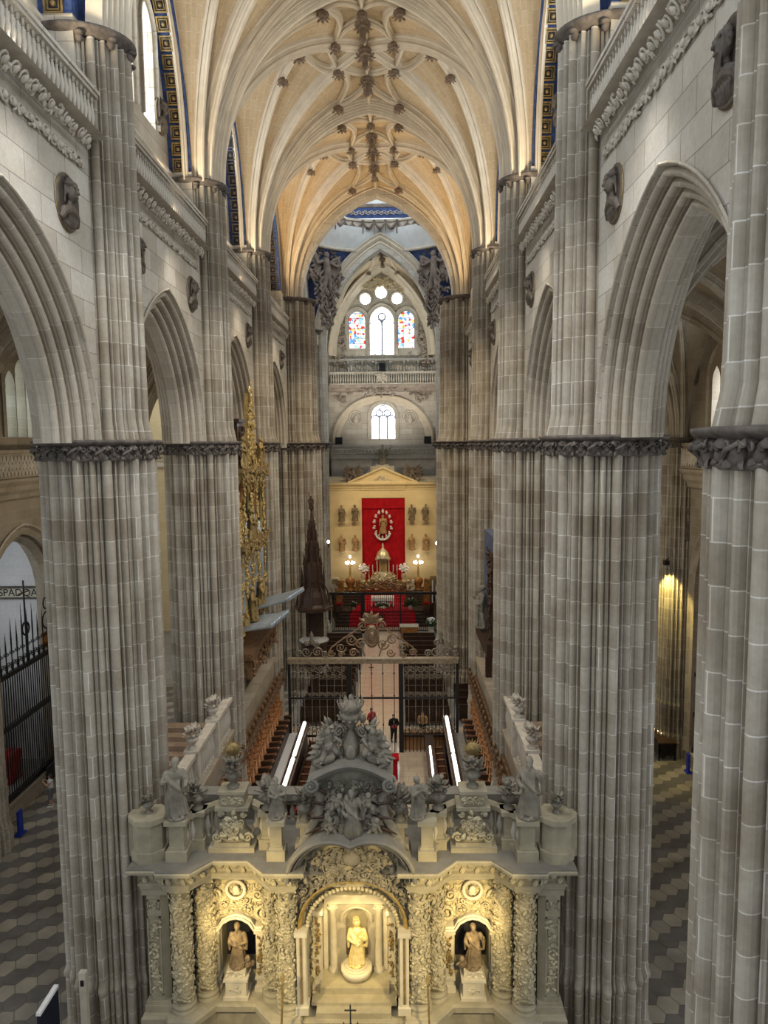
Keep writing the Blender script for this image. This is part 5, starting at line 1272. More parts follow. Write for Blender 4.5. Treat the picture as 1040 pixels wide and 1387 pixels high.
# ------------------------------------------------------------------ choir enclosure
for s in (-1,1):
    S=side[s]
    t=thing('wall_choir_'+S,'plain stone side wall of the choir behind the %s stalls'%S,'wall',(0,0,0),kind=STRUCT)
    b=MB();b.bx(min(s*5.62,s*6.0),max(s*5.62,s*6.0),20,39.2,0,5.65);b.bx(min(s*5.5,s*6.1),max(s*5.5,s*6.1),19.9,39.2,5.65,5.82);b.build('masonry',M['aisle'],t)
    r=thing('balustrade','stone choir balustrade with square posts running between the %s pillars above the stalls'%S,'balustrade',(s*5.72,25.,5.82))
    b=MB();x0,x1=sorted((s*5.55,s*5.9))
    for y0,y1 in ((20.4,22.9),(23.15,25.6),(25.85,29.2)):
        b2=MB();b2.bx(x0,x1,y0,y1,7.05,7.2);b2.build('handrail',M['carve'],r)
        n=int((y1-y0)/.25)
        for i in range(n):
            o=link('baluster',ME_BAL,r,(0,y0+(y1-y0)*(i+.5)/n-25,0));o.scale=(1.05,1.05,1.66)
    for y in (20.3,23.02,25.72,29.3):
        b2=MB();b2.bx(x0-.05,x1+.05,y-.17,y+.17,5.82,7.2);b2.box((s*5.72,y,7.24),(.5,.46,.1));b2.build('post',M['carve'],r)
    for k,y in enumerate((23.02,25.72,29.3)):
        flower(s*5.72,y,7.29,.9,'leafy stone finial on the %s post of the %s choir balustrade'%(('first','second','last')[k],S),'carve')
    # stepped ramp outside the balustrade
    st=thing('stone_stair','short flight of brown stone steps outside the %s choir balustrade'%S,'stair',(s*7.2,25,0),kind=STRUCT)
    b=MB();x0,x1=sorted((s*6.15,s*8.1))
    for k in range(9):b.bx(x0,x1,23.3+k*.42,27.2,5.0+k*.19-.19,5.0+k*.19)
    b.bx(x0,x1,23.3,27.2,0,5.0);b.build('steps',M['steps'] if 'steps' in M else M['aisle'],st)
    ar=thing('stone_parapet_arch','small arched stone opening at the outer edge of the %s choir stair'%S,'parapet',(s*8.1,27,0),kind=STRUCT)
    b=MB();wall(b,'x',s*8.12,24.6,27.3,5.2,7.3,s*.25,[dict(c=25.5,w=.28,lo=lambda u:5.6,hi=lambda u:6.6+arch_z(u,.28,.28),r=False),dict(c=26.4,w=.28,lo=lambda u:5.6,hi=lambda u:6.6+arch_z(u,.28,.28),r=False)]);b.build('masonry',M['carve'],ar)
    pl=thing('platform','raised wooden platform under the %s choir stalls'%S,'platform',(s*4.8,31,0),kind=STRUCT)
    b=MB();x0,x1=sorted((s*4.12,s*5.62));b.bx(x0,x1,21,39,0,1.15);b.build('boards',M['plaster'] if s<0 else M['grey'],pl)  # left boards whiter: the light on them is put into the colour
    if s<0:M['armw']=plain('brown_armrest_wood',(.24,.11,.05),(.14,.06,.03),rough=.35,scale=5)
    # upper row of stalls: one built, the rest copied
    def stall_meshes():
        m={}
        b=MB();b.bx(-.34,.34,-.62,0,0,.5);b.bx(-.34,.34,-.62,-.05,.5,.58);m['seat']=b.mesh('seat',M['walnut'])
        b=MB()
        pts=[(.36,0,1.0),(.36,-.3,1.0),(.36,-.55,1.02),(.34,-.68,.98)];b.tube(pts,[.05,.045,.055,.085],7);b.lathe([(.085,-.02),(.1,.03),(.06,.08)],(.345,-.66,1.0),8);m['armrest']=b.mesh('armrest',M['armw']);b=MB();b.bx(.32,.40,-.58,0,.0,.97);m['partition']=b.mesh('partition',M['walnut'])
        b=MB();b.bx(-.36,.36,-.06,.02,.95,3.0);b.torus((0,-.07,2.35),.27,.03,'y',12,4,a0=0,a1=PI);b.bx(-.3,-.25,-.12,-.04,1.1,2.4);b.bx(.25,.3,-.12,-.04,1.1,2.4)
        b.raw(FIG['a'],Matrix.Translation((0,-.07,1.25))@Matrix.Scale(1.15,4));relief(b,(0,-.08,2.75),(1,0,0),(0,0,1),(0,-1,0),.6,.35,10,5,.16,None,.05);relief(b,(0,-.08,1.08),(1,0,0),(0,0,1),(0,-1,0),.6,.16,6,6,.12,None,.04)
        for q in (-.36,.36):b.lathe([(.05,.95),(.06,1.2),(.04,1.6),(.055,2.2),(.04,2.6),(.07,2.95)],(q,-.1,0),7)
        m['carved_back']=b.mesh('carved_back',M['stall'])
        b=MB();b.bx(-.37,.37,-.3,.02,3.0,3.12);b.bx(-.37,.37,-.36,.02,3.12,3.2)
        relief(b,(0,-.34,3.45),(1,0,0),(0,0,1),(0,-1,0),.66,.5,16,7,.2,lambda u,v:abs(u)<1-.4*(v+1),.07);b.sph((0,-.3,3.8),(.1,.08,.14));b.scroll((-.2,-.34,3.4),(1,0,0),(0,0,1),.16,1.4,.04,12,1,4);b.scroll((.2,-.34,3.4),(1,0,0),(0,0,1),.16,1.4,.04,12,-1,4)
        b.bx(-.37,.37,-.1,.02,3.2,3.6)
        m['cresting']=b.mesh('cresting',M['stalltop']);return m
    if s<0:ST=stall_meshes()
    n=21
    for i in range(n):
        y=24.2+.72*i
        t=thing('choir_stall','carved wooden choir stall with figured back, %s upper row, %s from the grille'%(S,['nearest','second','third','fourth','fifth','sixth','seventh','eighth','ninth','tenth','eleventh','twelfth','thirteenth','fourteenth','fifteenth','sixteenth','seventeenth','eighteenth','nineteenth','twentieth','twenty-first'][n-1-i]),'choir stall',(s*5.55,y,1.15),rz=s*-PI/2,group='%s upper choir stalls'%S)
        for k in ('seat','partition','armrest','carved_back','cresting'):link(k,ST[k],t)
    # desk in front of the upper row with strip lights
    for j,(x,y0,y1,z) in enumerate(((4.0,29.5,39.4 if s>0 else 38.6,1.98),)):
        t=thing('reading_desk','long dark wooden choir desk in front of the %s upper stalls'%S,'desk',(s*x,(y0+y1)/2,0))
        b=MB();x0,x1=sorted((s*(x-.12),s*(x+.12)));b.bx(x0,x1,y0,y1,0,1.78);b.build('panel',M['walnut'],t)
        b=MB();b.prism([(s*(x-.25),1.78),(s*(x+.25),1.78),(s*(x+.25),1.84),(s*(x-.25),1.9)] if s>0 else [(s*(x+.25),1.78),(s*(x-.25),1.78),(s*(x-.25),1.9),(s*(x+.25),1.84)],'y',y0,y1);b.build('sloping_top',M['walnut'],t)
        mm=(y0+y1)/2
        for q,(a,c) in enumerate(((y0+.4,mm-.2),(mm+.15,y1-.25))):
            l=thing('strip_light','white tubular strip light along the %s choir desk, %s half'%(S,('near','far')[q]),'light',(s*x,(a+c)/2,1.95))
            b=MB();b.bx(s*x-.12,s*x+.12,a-.05,c+.05,1.9,1.95);b.build('housing',M['steel'],l)
            b=MB();b.tube([(s*x,a,1.99),(s*x,c,1.99)],.085,8);b.build('tube',M['strip'],l)
    # lower row: red cushioned seats and low front desk
    lab=['nearest','second','third','fourth','fifth','sixth','seventh','eighth','ninth']
    for i in range(9):
        y=31.8+.78*i
        t=thing('lower_choir_stall','low choir seat with red cushion in front of the %s desk, %s from the screen'%(S,lab[i]),'choir stall',(s*3.72,y,.0),rz=s*-PI/2,group='%s lower choir stalls'%S)
        b=MB();b.bx(-.33,.33,-.45,0,0,.42);b.bx(-.36,.36,-.05,.03,.4,.95);b.build('seat',M['walnut'],t,local=True)
        b=MB();b.sph((0,-.24,.47),(.28,.2,.07),12,6);b.build('cushion',M['red'] if i%2==0 else M['walnut'],t,local=True)
        b=MB();b.cap((.36,-.02,.85),(.36,-.42,.82),.05,.06);b.bx(.33,.39,-.42,0,0,.8);b.build('armrest',M['armw'],t,local=True)
    t=thing('low_desk','low dark wooden front desk along the %s edge of the choir floor'%S,'desk',(s*2.95,35,0))
    b=MB();x0,x1=sorted((s*2.85,s*3.08));b.bx(x0,x1,31.2,38.5,.0,1.1);b.build('panel',M['walnut'],t)
    b=MB();x0,x1=sorted((s*2.72,s*3.2));b.bx(x0,x1,31.2,38.5,1.1,1.18);b.build('top',M['walnut'],t)
l=thing('strip_light','thin white strip light on the right low front desk','light',(2.95,35,1.2))
b=MB();b.bx(2.9,3.0,32.9,37,1.18,1.21);b.build('housing',M['steel'],l);b=MB();b.tube([(2.95,33,1.24),(2.95,36.9,1.24)],.05,8);b.build('tube',M['strip'],l)
# end block by the grille
b=MB();b.bx(1.55,4.4,39.25,39.55,0,1.0);b.bx(1.5,4.45,39.2,39.6,1.0,1.08);o=b.build('wooden_dado',M['dado']);tag(o,'orange-brown wooden dado panel at the foot of the choir grille','panel')
b=MB();b.bx(.55,1.2,35.6,36.2,0,1.05);b.box((.87,35.9,1.1),(.8,.75,.1));o=b.build('lectern_box',M['red']);tag(o,'small red velvet draped stand on the choir floor beside the crowning relief','stand')
# organ of books on the central lectern hidden behind the crest is left out
# ------------------------------------------------------------------ choir grille
GY=39.
t=thing('choir_grille','tall metal choir grille with scrolled golden cresting closing the far end of the choir','grille',(0,GY,0))
b=MB();b.bx(-4.95,4.65,GY-.14,GY+.14,5.2,5.42);b.bx(-4.98,4.68,GY-.2,GY+.2,5.42,5.5);b.build('top_beam',M['bar'] if 'bar' in M else M['dgold'],t)
b=MB();b.bx(-4.95,4.65,GY-.05,GY+.05,3.12,3.22);b.build('middle_rail',M['iron'],t)
for xa,xb in ((-4.95,-1.45),(1.45,4.65)):
    b=MB();b.bx(xa,xb,GY-.06,GY+.06,.9,1.0);b.build('lower_rail',M['iron'],t)
for x in (-4.9,-1.5,1.42,4.6):
    b=MB();w=.13 if abs(x)<2 else .07;b.bx(x-w,x+w,GY-.12,GY+.12,0,5.2);b.build('post',M['iron'],t)
BARM=MB();BARM.tube([(0,0,0),(0,0,5.2)],.022,5);
for z in (1.6,3.3,4.6):BARM.sph((0,0,z),(.05,.05,.07),6,4)
BARM=BARM.mesh('bar',M['iron'])
for i in range(44):
    x=-4.7+.2125*i
    if abs(x+1.5)<.15 or abs(x-1.42)<.15:continue
    if -1.35<x<1.3:
        if i%3==0:link('bar',BARM,t,(x,0,0))
    else:link('bar',BARM,t,(x,0,0))
for xa,xb in ((-4.7,-1.7),(1.65,4.4)):
    n=7
    for i in range(n):
        b=MB();c=xa+(xb-xa)*(i+.5)/n;b.tube([(c,GY-.03,1.1),(c,GY-.03,5.1)],.02,5)
        for k in (-1,1):
            b.scroll((c+k*.1,GY-.03,4.85),(1,0,0),(0,0,1),.2,1.5,.03,14,k,4);b.scroll((c+k*.1,GY-.03,4.45),(1,0,0),(0,0,1),.15,1.4,.025,12,-k,4)
            b.scroll((c+k*.1,GY-.03,3.4),(1,0,0),(0,0,1),.12,1.3,.025,12,k,4);b.scroll((c+k*.1,GY-.03,1.3),(1,0,0),(0,0,1),.2,1.5,.03,14,k,4)
        b.build('scrollwork',M['steel'],t)
b=MB()
b.lathe([(.001,-.08),(.42,-.06),(.5,0),(.42,.06),(.001,.08)],seg=24);b.v=[(x*.85-.2,GY+z,y*1.35+6.75) for x,y,z in b.v]
for k in (-1,1):
    X=-.2
    for (x,z,r,tn,sg) in ((.5,7.35,.3,1.6,1),(.62,6.3,.34,1.6,-1),(.3,7.85,.22,1.4,-1),(1.15,6.55,.34,1.7,1),(1.05,5.8,.26,1.5,-1),(1.75,6.1,.3,1.6,1),(1.75,5.7,.18,1.4,-1),(2.3,5.8,.22,1.5,1)):
        b.scroll((X+k*x,GY,z),(1,0,0),(0,0,1),r,tn,.055,18,sg*k,5)
    b.tube([(X+k*.5,GY,7.4),(X+k*1.0,GY,7.0),(X+k*1.7,GY,6.55),(X+k*2.3,GY,6.1),(X+k*2.5,GY,5.6)],.05,5);b.tube([(X+k*.4,GY,5.6),(X+k*.6,GY,6.2),(X+k*1.2,GY,6.9)],.05,5)
for q in range(5):b.leaf((-.2,GY,7.5),(cos(.4+q*.58),0,sin(.4+q*.58)),(0,-1,0),.75,.25,.03)
b.torus((-.2,GY-.08,6.75),.36,.05,'y',20,5,sz=1.4);b.sph((-.2,GY-.1,6.75),(.2,.08,.3))
b.build('central_cresting',M['copper2'] if 'copper2' in M else M['dgold'],t)
for X in (-3.6,3.7):
    b=MB()
    for k in (-1,1):
        for (x,z,r,sg) in ((.3,5.85,.3,1),(.75,5.75,.22,-1),(.25,6.35,.2,-1)):b.scroll((X+k*x,GY,z),(1,0,0),(0,0,1),r,1.6,.05,16,sg*k,5)
    b.lathe([(.1,6.3),(.16,6.5),(.06,6.65),(.13,6.8),(.02,7.05)],(X,GY,0),10);b.build('side_cresting',M['steel'],t)
b=MB();b.tube([(-.25,GY,5.2),(-.25,GY,4.75)],.03,5);b.tube([(-.4,GY,4.95),(-.1,GY,4.95)],.03,5);b.build('hanging_cross',M['iron'],t)
# ------------------------------------------------------------------ people
def person(x,y,h,rz,label,top,legs,pose,skinm='skin',bag=None,z=0,shorts=False):
    t=thing('person',label,'person',(x,y,z),rz=rz);t.scale=(h,h,h)
    b=MB()
    b.sph((0,0,.93),(.045,.055,.068),12,9);b.cap((0,0,.87),(0,0,.82),.03,.035);b.cap((0,0,.78),(0,0,.55),.085,.08);b.cap((-.09,0,.79),(.09,0,.79),.05,.05);b.sph((0,-.055,.925),(.01,.015,.012),6,4)
    hl=[((.055,0,.52),(.065,-.02,.28),(.07,.0,.05)),((-.055,0,.52),(-.065,-.01,.28),(-.075,.03,.05))]
    for a,k,f in hl:b.cap(a,k,.065,.045);b.cap(k,f,.045,.027);b.cap((f[0],f[1],.022),(f[0],f[1]-.09,.018),.026,.022)
    if pose=='bag':ar=[((.125,0,.78),(.16,.0,.63),(.06,-.12,.6)),((-.125,0,.78),(-.16,.0,.63),(-.03,-.12,.58))]
    elif pose=='up':ar=[((.125,0,.78),(.17,-.08,.72),(.06,-.2,.84)),((-.125,0,.78),(-.17,-.08,.72),(-.05,-.2,.84))]
    else:ar=[((.125,0,.78),(.16,.02,.62),(.15,-.05,.47)),((-.125,0,.78),(-.16,.02,.62),(-.15,-.05,.47))]
    for a,e,q in ar:
        b.cap(a,e,.036,.03);b.cap(e,q,.028,.02);b.sph(q,(.02,.024,.026))
        for k in range(4):b.cap(q,(q[0]+(k-1.5)*.011,q[1]-.025,q[2]-.018),.008,.006,5)
        b.cap(q,(q[0]-.02*(1 if q[0]>0 else -1),q[1]-.02,q[2]+.01),.008,.007,5)
    link('body',withmat(remesh(b,.008,2),M[skinm],'body'),t)
    b=MB();b.sph((0,.012,.95),(.053,.058,.06),10,8);b.cap((0,.03,.93),(0,.03,.86),.045,.035);link('hair',withmat(remesh(b,.009,1),M['hair'],'hair'),t)
    b=MB();b.cap((0,0,.78),(0,0,.54),.098,.095);b.cap((-.1,0,.79),(.1,0,.79),.058,.058);b.v=[(x,y*.85,z) for x,y,z in b.v]
    if top!='cloth_white':
        for a,e,q in ar:
            b.cap(a,e,.046,.04)
            if top!='cloth_red':b.cap(e,tuple(np.array(e)*.3+np.array(q)*.7),.038,.03)
    link('shirt',withmat(remesh(b,.009,2),M[top],'shirt'),t)
    b=MB();b.cap((-.05,0,.54),(.05,0,.54),.085,.085)
    for a,k,f in hl:
        b.cap(a,k,.074,.053 if not shorts else .06)
        if not shorts:b.cap(k,(f[0],f[1],.08),.053,.036)
    link('trousers',withmat(remesh(b,.009,2),M[legs],'trousers'),t)
    b=MB()
    for a,k,f in hl:b.cap((f[0],f[1]+.02,.028),(f[0],f[1]-.1,.024),.032,.027)
    link('shoes',b.mesh('shoes',M['white'] if shorts else M['cloth_black']),t)
    if bag:b=MB();b.sph((0,-.13,.6),(.1,.05,.07),12,8);link('bag',b.mesh('bag',M[bag]),t)
    return t
M['cloth_white']=plain('white_top',(.75,.74,.72),(.66,.65,.63),rough=.9)
person(.98,40.4,1.66,.15,'person in black clothes holding a red bag on the polished floor','cloth_black','cloth_black','bag',bag='cloth_red')
person(2.7,40.75,1.7,-.2,'person in ochre shirt and dark trousers behind the wooden dado','cloth_ochre','cloth_black','bag')
person(-.35,41.4,1.66,.6,'person in dark red top half hidden behind the crowning sculpture','cloth_red','cloth_black','down')
person(-15.75,32.9,1.65,-1.2,'person in white top and shorts raising a camera by the chapel grille','cloth_white','cloth_grey','up',shorts=True)
# ------------------------------------------------------------------ crossing: pews, railing, pulpit
pw=MB();pw.bx(-1.55,1.55,-.02,.03,0,.98);pw.bx(-1.58,1.58,-.05,.06,.98,1.04);PEWB=pw.mesh('backrest',M['walnut'])
pw=MB();pw.bx(-1.55,1.55,-.48,-.02,.42,.48);PEWS=pw.mesh('seat',M['stall'])
pw=MB();pw.bx(-1.6,-1.53,-.6,.1,0,.85);PEWE=pw.mesh('end_panel',M['walnut'])
pw=MB();pw.bx(-1.55,1.55,.28,.5,.12,.18);PEWK=pw.mesh('kneeler',M['walnut'])
def pew(x,y,w,label,group):
    t=thing('pew',label,'pew',(x,y,.0),rz=PI,group=group);k=w/3.1
    for nm,me in (('backrest',PEWB),('seat',PEWS),('kneeler',PEWK)):
        o=link(nm,me,t);o.scale=(k,1,1)
    for dx in (0,3.13*k):link('end_panel',PEWE,t,(dx+1.56*(1-k),0,0))
word=['nearest','second','third','fourth','fifth','sixth','seventh','eighth','ninth','tenth','eleventh','twelfth','thirteenth','fourteenth']
for i in range(13):
    y=43.3+1.3*i+(1.9 if i>6 else 0)
    pew(-3.4,y,3.0,'dark wooden pew left of the central floor strip, %s row from the choir grille'%word[i],'left pews')
    pew(3.1,y,2.7,'dark wooden pew right of the central floor strip, %s row from the choir grille'%word[i],'right pews')
for i in range(4):pew(6.0,43.6+1.3*i,1.7,'short dark pew at the far right beyond the choir grille, %s row'%word[i],'outer right pews')
for x in (-1.75,1.5):
    t=thing('barrier_post','slim dark barrier rail along the %s edge of the central strip'%('left' if x<0 else 'right'),'barrier',(x,48,0))
    b=MB();b.bx(x-.03,x+.03,42,57,.9,.97);b.build('rail',M['iron'],t)
    for k in range(6):b=MB();b.bx(x-.04,x+.04,42.2+k*2.9,42.3+k*2.9,0,.95);b.build('post',M['iron'],t)
b=MB();b.box((2.3,62.9,.55),(1.5,.9,1.1));o=thing('offering_table','pale-topped wooden table in front of the right pews before the black railing','table',(2.3,62.9,0))
b.build('body',M['stall'],o);b=MB();b.box((2.3,62.9,1.13),(1.7,1.05,.08));b.build('top',M['marble'],o)
t=thing('flower_arrangement','white and green flower arrangement right of the far pews','flowers',(4.3,63.2,0));b=MB();b.lathe([(.25,0),(.3,.5),(.2,.8),(.3,.9)],(4.3,63.2,0),12);b.build('vase',M['marble'],t)
b=MB();rr=random.Random(2)
for k in range(40):
    a=rr.random()*6.28;b.leaf((4.3,63.2,.95),(cos(a),sin(a),.4+rr.random()*1.6),(0,-1,.2),.7,.2,.015)
b.build('leaves',M['leafg'],t);b=MB()
for k in range(24):
    a=rr.random()*6.28;r=.4*rr.random();b.sph((4.3+r*cos(a),63.2+r*sin(a)-.1,1.3+.5*rr.random()),(.1,.1,.09),6,4)
b.build('blossoms',M['white'],t)
# black railing before the chancel
RY=64.6
t=thing('altar_railing','black metal railing across the chancel entrance','railing',(0,RY,0))
b=MB();b.bx(-5.15,5.45,RY-.12,RY+.12,3.62,3.85);b.build('top_rail',M['iron'],t)
b=MB();b.bx(-2.15,-1.75,RY-.15,RY+.15,0,3.62);b.build('post',M['iron'],t)
for x in (1.55,5.35,-5.05):b=MB();b.bx(x-.07,x+.07,RY-.1,RY+.1,0,3.62);b.build('post',M['iron'],t)
b=MB();b.bx(-5.1,5.4,RY-.04,RY+.04,.15,.25);b.build('bottom_rail',M['iron'],t)
b=MB();b.tube([(0,0,.2),(0,0,3.65)],.024,5);me=b.mesh('bar',M['iron'])
for i in range(58):
    x=-4.95+.18*i
    if not(-2.25<x<-1.65):link('bar',me,t,(x,0,0))
b=MB()
for k in (-1,1):b.torus((-.2,RY-.05,1.55),.3,.035,'y',14,4);b.scroll((-.2+k*.2,RY-.05,1.1),(1,0,0),(0,0,1),.2,1.5,.03,14,k,4)
b.box((-.2,RY-.08,1.5),(.35,.06,.45));b.build('lock_plate',M['iron'],t)
# wooden pulpit with spired canopy
PXp,PYp=-4.3,46.
t=thing('pulpit','dark carved wooden pulpit with a tall pinnacled spire canopy beside the left crossing pillar','pulpit',(PXp,PYp,0))
b=MB();b.lathe([(.35,0),(.3,.3),(.22,.6),(.2,1.8),(.35,2.3),(.75,2.9),(.8,3.0)],(PXp,PYp,0),12);b.build('pedestal',M['walnut'],t)
b=MB();b.lathe([(.8,3.0),(.9,3.1),(.82,3.2),(.82,4.3),(.95,4.4),(.98,4.55),(.7,4.55),(.68,3.3),(.1,3.3)],(PXp,PYp,0),8,smooth=False)
for k in range(8):
    a=k*PI/4+PI/8;b.box((PXp+.83*cos(a)*.93,PYp+.83*sin(a)*.93,3.75),(.08,.5,.9),rz=a)
BK_=b.build('basket',M['walnut'],t)
b=MB();b.lathe([(.72,4.56),(.97,4.56),(1.0,4.62),(.72,4.64)],(PXp,PYp,0),16);b.build('rim_cloth',M['grey2'],BK_)
b=MB();
for k in (-1,1):b.bx(PXp+k*.45-.06,PXp+k*.45+.06,PYp+.5,PYp+.62,4.3,6.7)
b.bx(PXp-.6,PXp+.6,PYp+.6,PYp+.68,4.4,6.8);b.build('back_panel',M['walnut'],t)
b=MB();b.lathe([(.3,6.6),(1.15,6.65),(1.28,6.75),(1.3,6.9),(1.1,6.95),(1.0,7.1),(.9,7.6),(.75,8.0)],(PXp,PYp,0),8,smooth=False)
for k in range(8):
    a=k*PI/4;b.tube([(PXp+1.15*cos(a),PYp+1.15*sin(a),6.95),(PXp+.95*cos(a),PYp+.95*sin(a),7.9),(PXp+.7*cos(a),PYp+.7*sin(a),8.4)],[.07,.06,.03],5)
b.build('canopy',M['walnut'],t)
b=MB();b.lathe([(.7,7.9),(.62,8.2),(.55,9.6),(.5,9.8),(.36,9.9),(.32,11.2),(.22,11.3),(.16,12.6),(.12,12.7),(.06,13.2),(.12,13.3),(.03,13.4)],(PXp,PYp,0),8,smooth=False)
for zz,r,h,n in ((7.5,.72,2.0,8),(8.8,.55,1.6,8),(9.9,.4,1.3,8),(10.9,.27,1.1,6),(11.8,.17,.8,6)):
    for k in range(n):
        a=k*2*PI/n;b.lathe([(.08,0),(.07,h*.5),(.1,h*.52),(.02,h)],(PXp+r*cos(a),PYp+r*sin(a),zz),6,smooth=False)
        b.leaf((PXp+r*cos(a),PYp+r*sin(a),zz+h*.5),(cos(a),sin(a),.5),(0,0,1),.2,.14,.02)
for k in range(8):b.lathe([(.17-.012*k,0),(.22-.015*k,.04),(.15-.01*k,.09)],(PXp,PYp,11.3+.23*k),8)
SP_=b.build('spire',M['walnut'],t)
b=MB();b.raw(FIG['b'],Matrix.Translation((PXp,PYp,13.35))@Matrix.Scale(.85,4));b.tube([(PXp-.1,PYp,13.9),(PXp-.15,PYp,14.4)],.03,5);b.build('spire_figure',M['walnut'],SP_)
# ------------------------------------------------------------------ chancel: steps, altar, retable
t=thing('altar_steps','red carpeted steps rising to the altar','steps',(0,70,0))
st=[(66.8,5.2,.0,.2,4.9),(67.4,4.9,.2,.4,4.5),(68.0,4.6,.4,.6,4.2),(68.6,4.3,.6,.8,3.9)]
b=MB()
for y,w,z0,z1,cw in st:b.bx(-w-.2,w-.2,y,79,z0,z1)
b.bx(-4.9,4.5,69.2,79,.8,1.0);b.build('wooden_steps',M['walnut'],t)
b=MB()
for i,(y,w,z0,z1,cw) in enumerate(st):
    cw=3.2-.0*i;b.bx(-cw-.2,cw-.2,y-.03,y+.7,z0+.0,z1+.02)
b.bx(-3.3,2.9,69.17,73.2,.9,1.03)
for k in range(5):b.bx(-2.6,2.2,73.0+.45*k,76,.9+.2*k,1.13+.2*k)
b.build('carpet',M['carpet'],t)
b=MB()
for s in (-1,1):
    for k in range(6):b.bx(*sorted((s*2.4-.2,s*5.2-.2)),71.5+.5*k,76,1.0+.17*k,1.17+.17*k)
b.build('side_steps',M['walnut'],t)
t=thing('altar_table','altar table covered with a white cloth on the red carpet','altar',(-.25,71,1.03))
b=MB();b.bx(-1.0,.5,70.7,71.3,1.03,1.95);b.build('stone_base',M['marble'],t)
b=MB();b.bx(-1.4,.9,70.45,71.55,1.95,2.05)
for x0,x1 in ((-1.42,-1.3),(.8,.92)):b.bx(x0,x1,70.45,71.55,1.15,2.0)
b.bx(-1.4,.9,70.42,70.47,1.7,2.0);b.build('cloth',M['white'],t)
def blossoms(x,y,z,w,h,label,n=40,seed=3):
    t=thing('flower_arrangement',label,'flowers',(x,y,z));rr=random.Random(seed);b=MB();b2=MB();b3=MB()
    b3.lathe([(w*.25,0),(w*.3,h*.2),(w*.2,h*.3)],(x,y,z),10);b3.build('vase',M['marble'],t)
    for k in range(n):
        u=(rr.random()*2-1)*w*.5;v=rr.random();b.leaf((x+u*.5,y,z+h*.25),(u,-.2,v*1.3),(0,-1,.2),h*.6,h*.18,.012);b2.sph((x+u,y-.12+.2*rr.random(),z+h*(.25+.75*v*(1-abs(u)/w))),(.07,.07,.06),6,4)
    b.build('leaves',M['leafg'],t);b2.build('blossoms',M['white'],t)
blossoms(-.25,70.25,1.03,1.5,.65,'white flowers massed in front of the altar table',50)
blossoms(2.6,69.8,1.03,.9,1.3,'white flower arrangement at the right of the red carpet',36,5)
blossoms(-3.1,69.8,1.03,.7,.9,'white flower arrangement at the left of the red carpet',26,6)
# retable wall
TY=76.
t=thing('retable','golden lit stone altar wall with pediment and red velvet hanging','altarpiece',(-.2,TY,0))
b=MB();X0,X1=-6.1,5.6
b.bx(X0,-2.55,TY,TY+.6,1.9,13.0);b.bx(2.2,X1,TY,TY+.6,1.9,13.0);b.bx(-2.55,2.2,TY,TY+.6,12.0,13.0);b.bx(-2.55,2.2,TY+.4,TY+.6,1.9,12.0)
for s,x in ((-1,X0),(1,X1)):
    rows=[[(x-s*0+(-s)*(.0+0)-s*(-.0)+s*.0 - s*(1-cos(a))*0 + s*0,TY-1.2+1.2*sin(a),z) for a in (0,PI/2)] for z in (1.9,13)]
b.build('wall_face',M['retable'],t)
b=MB();b.mould([(X0,TY+.3),(X0,TY),(-2.55,TY),(-2.5,TY-.06),(2.15,TY-.06),(2.2,TY),(X1,TY),(X1,TY+.3)],[(0,12.55),(.05,12.6),(.06,12.75),(.16,12.85),(.2,13.0),(.4,13.15),(.5,13.25),(.5,13.4),(-.5,13.45)]);b.build('cornice',M['retable'],t)
b=MB();tri=[(-3.9,13.42),(-.2,15.0),(3.5,13.42)];b.prism(tri,'y',TY-.1,TY+.5)
for (xa,za),(xb,zb) in ((tri[0],tri[1]),(tri[1],tri[2]),(tri[0],tri[2])):
    for o,r in ((-.3,.13),(-.42,.09)):b.tube([(xa,TY+o,za),(xb,TY+o,zb)],r,6,smooth=False)
PD_=b.build('pediment',M['retable'],t)
b=MB();relief(b,(-.2,TY-.14,13.85),(1,0,0),(0,0,1),(0,-1,0),2.6,.7,40,111,.35,lambda u,v:v<.6-abs(u)*1.2,.08);b.build('pediment_relief',M['carve'],PD_)
b=MB();b.bx(-2.6,2.25,TY-.1,TY,11.75,12.05);b.bx(-2.62,-2.5,TY-.08,TY,1.9,12);b.bx(2.15,2.27,TY-.08,TY,1.9,12);b.build('opening_frame',M['retable'],t)
b=MB();rows=[]
for i in range(41):
    x=-2.52+4.7*i/40;rows.append([(x,TY+.3+.03*sin(i*1.9),z) for z in (2.0,10.6)])
b.grid(rows);VH_=b.build('velvet_hanging',M['red'],t)
b=MB()
for k in range(4):b.bx(-2.52,2.18,TY+.12-.02*k,TY+.35,10.6+.33*k,10.93+.33*k)
b.build('velvet_valance',M['red'],VH_)
# statues on the altar wall
SP=[(-4.68,9.2,'a','upper outer'),(-3.25,9.25,'d','upper inner'),(2.85,9.25,'c','upper inner'),(4.4,9.25,'b','upper outer'),(-4.7,6.0,'c','lower outer'),(-3.25,6.0,'a','lower inner'),(2.9,6.05,'b','lower inner'),(4.35,6.05,'d','lower outer')]
for i,(x,z,k,w) in enumerate(SP):
    up=z>8;o=thing('wall_saint',('dark' if up else 'gilded')+' painted saint statue on a bracket, %s place %s of the red hanging'%(w,'left' if x<0 else 'right'),'statue',(x,TY-.35,z),group='saints on the altar wall')
    q=link('robed_figure',withmat(FIG[k],M['poly'] if up else M['polyg'],'robed_figure'),o,(0,0,.08),0,1.75)
    b=MB();b.box((x,TY-.3,z-.0),(.75,.5,.12),taper=1.1);b.box((x,TY-.22,z-.12),(.5,.35,.14),taper=1.3);b.build('bracket',M['retable'],o)
o=thing('assumption_statue','painted virgin statue ringed by white cherubs on the red hanging','statue',(-.25,TY-.1,7.6))
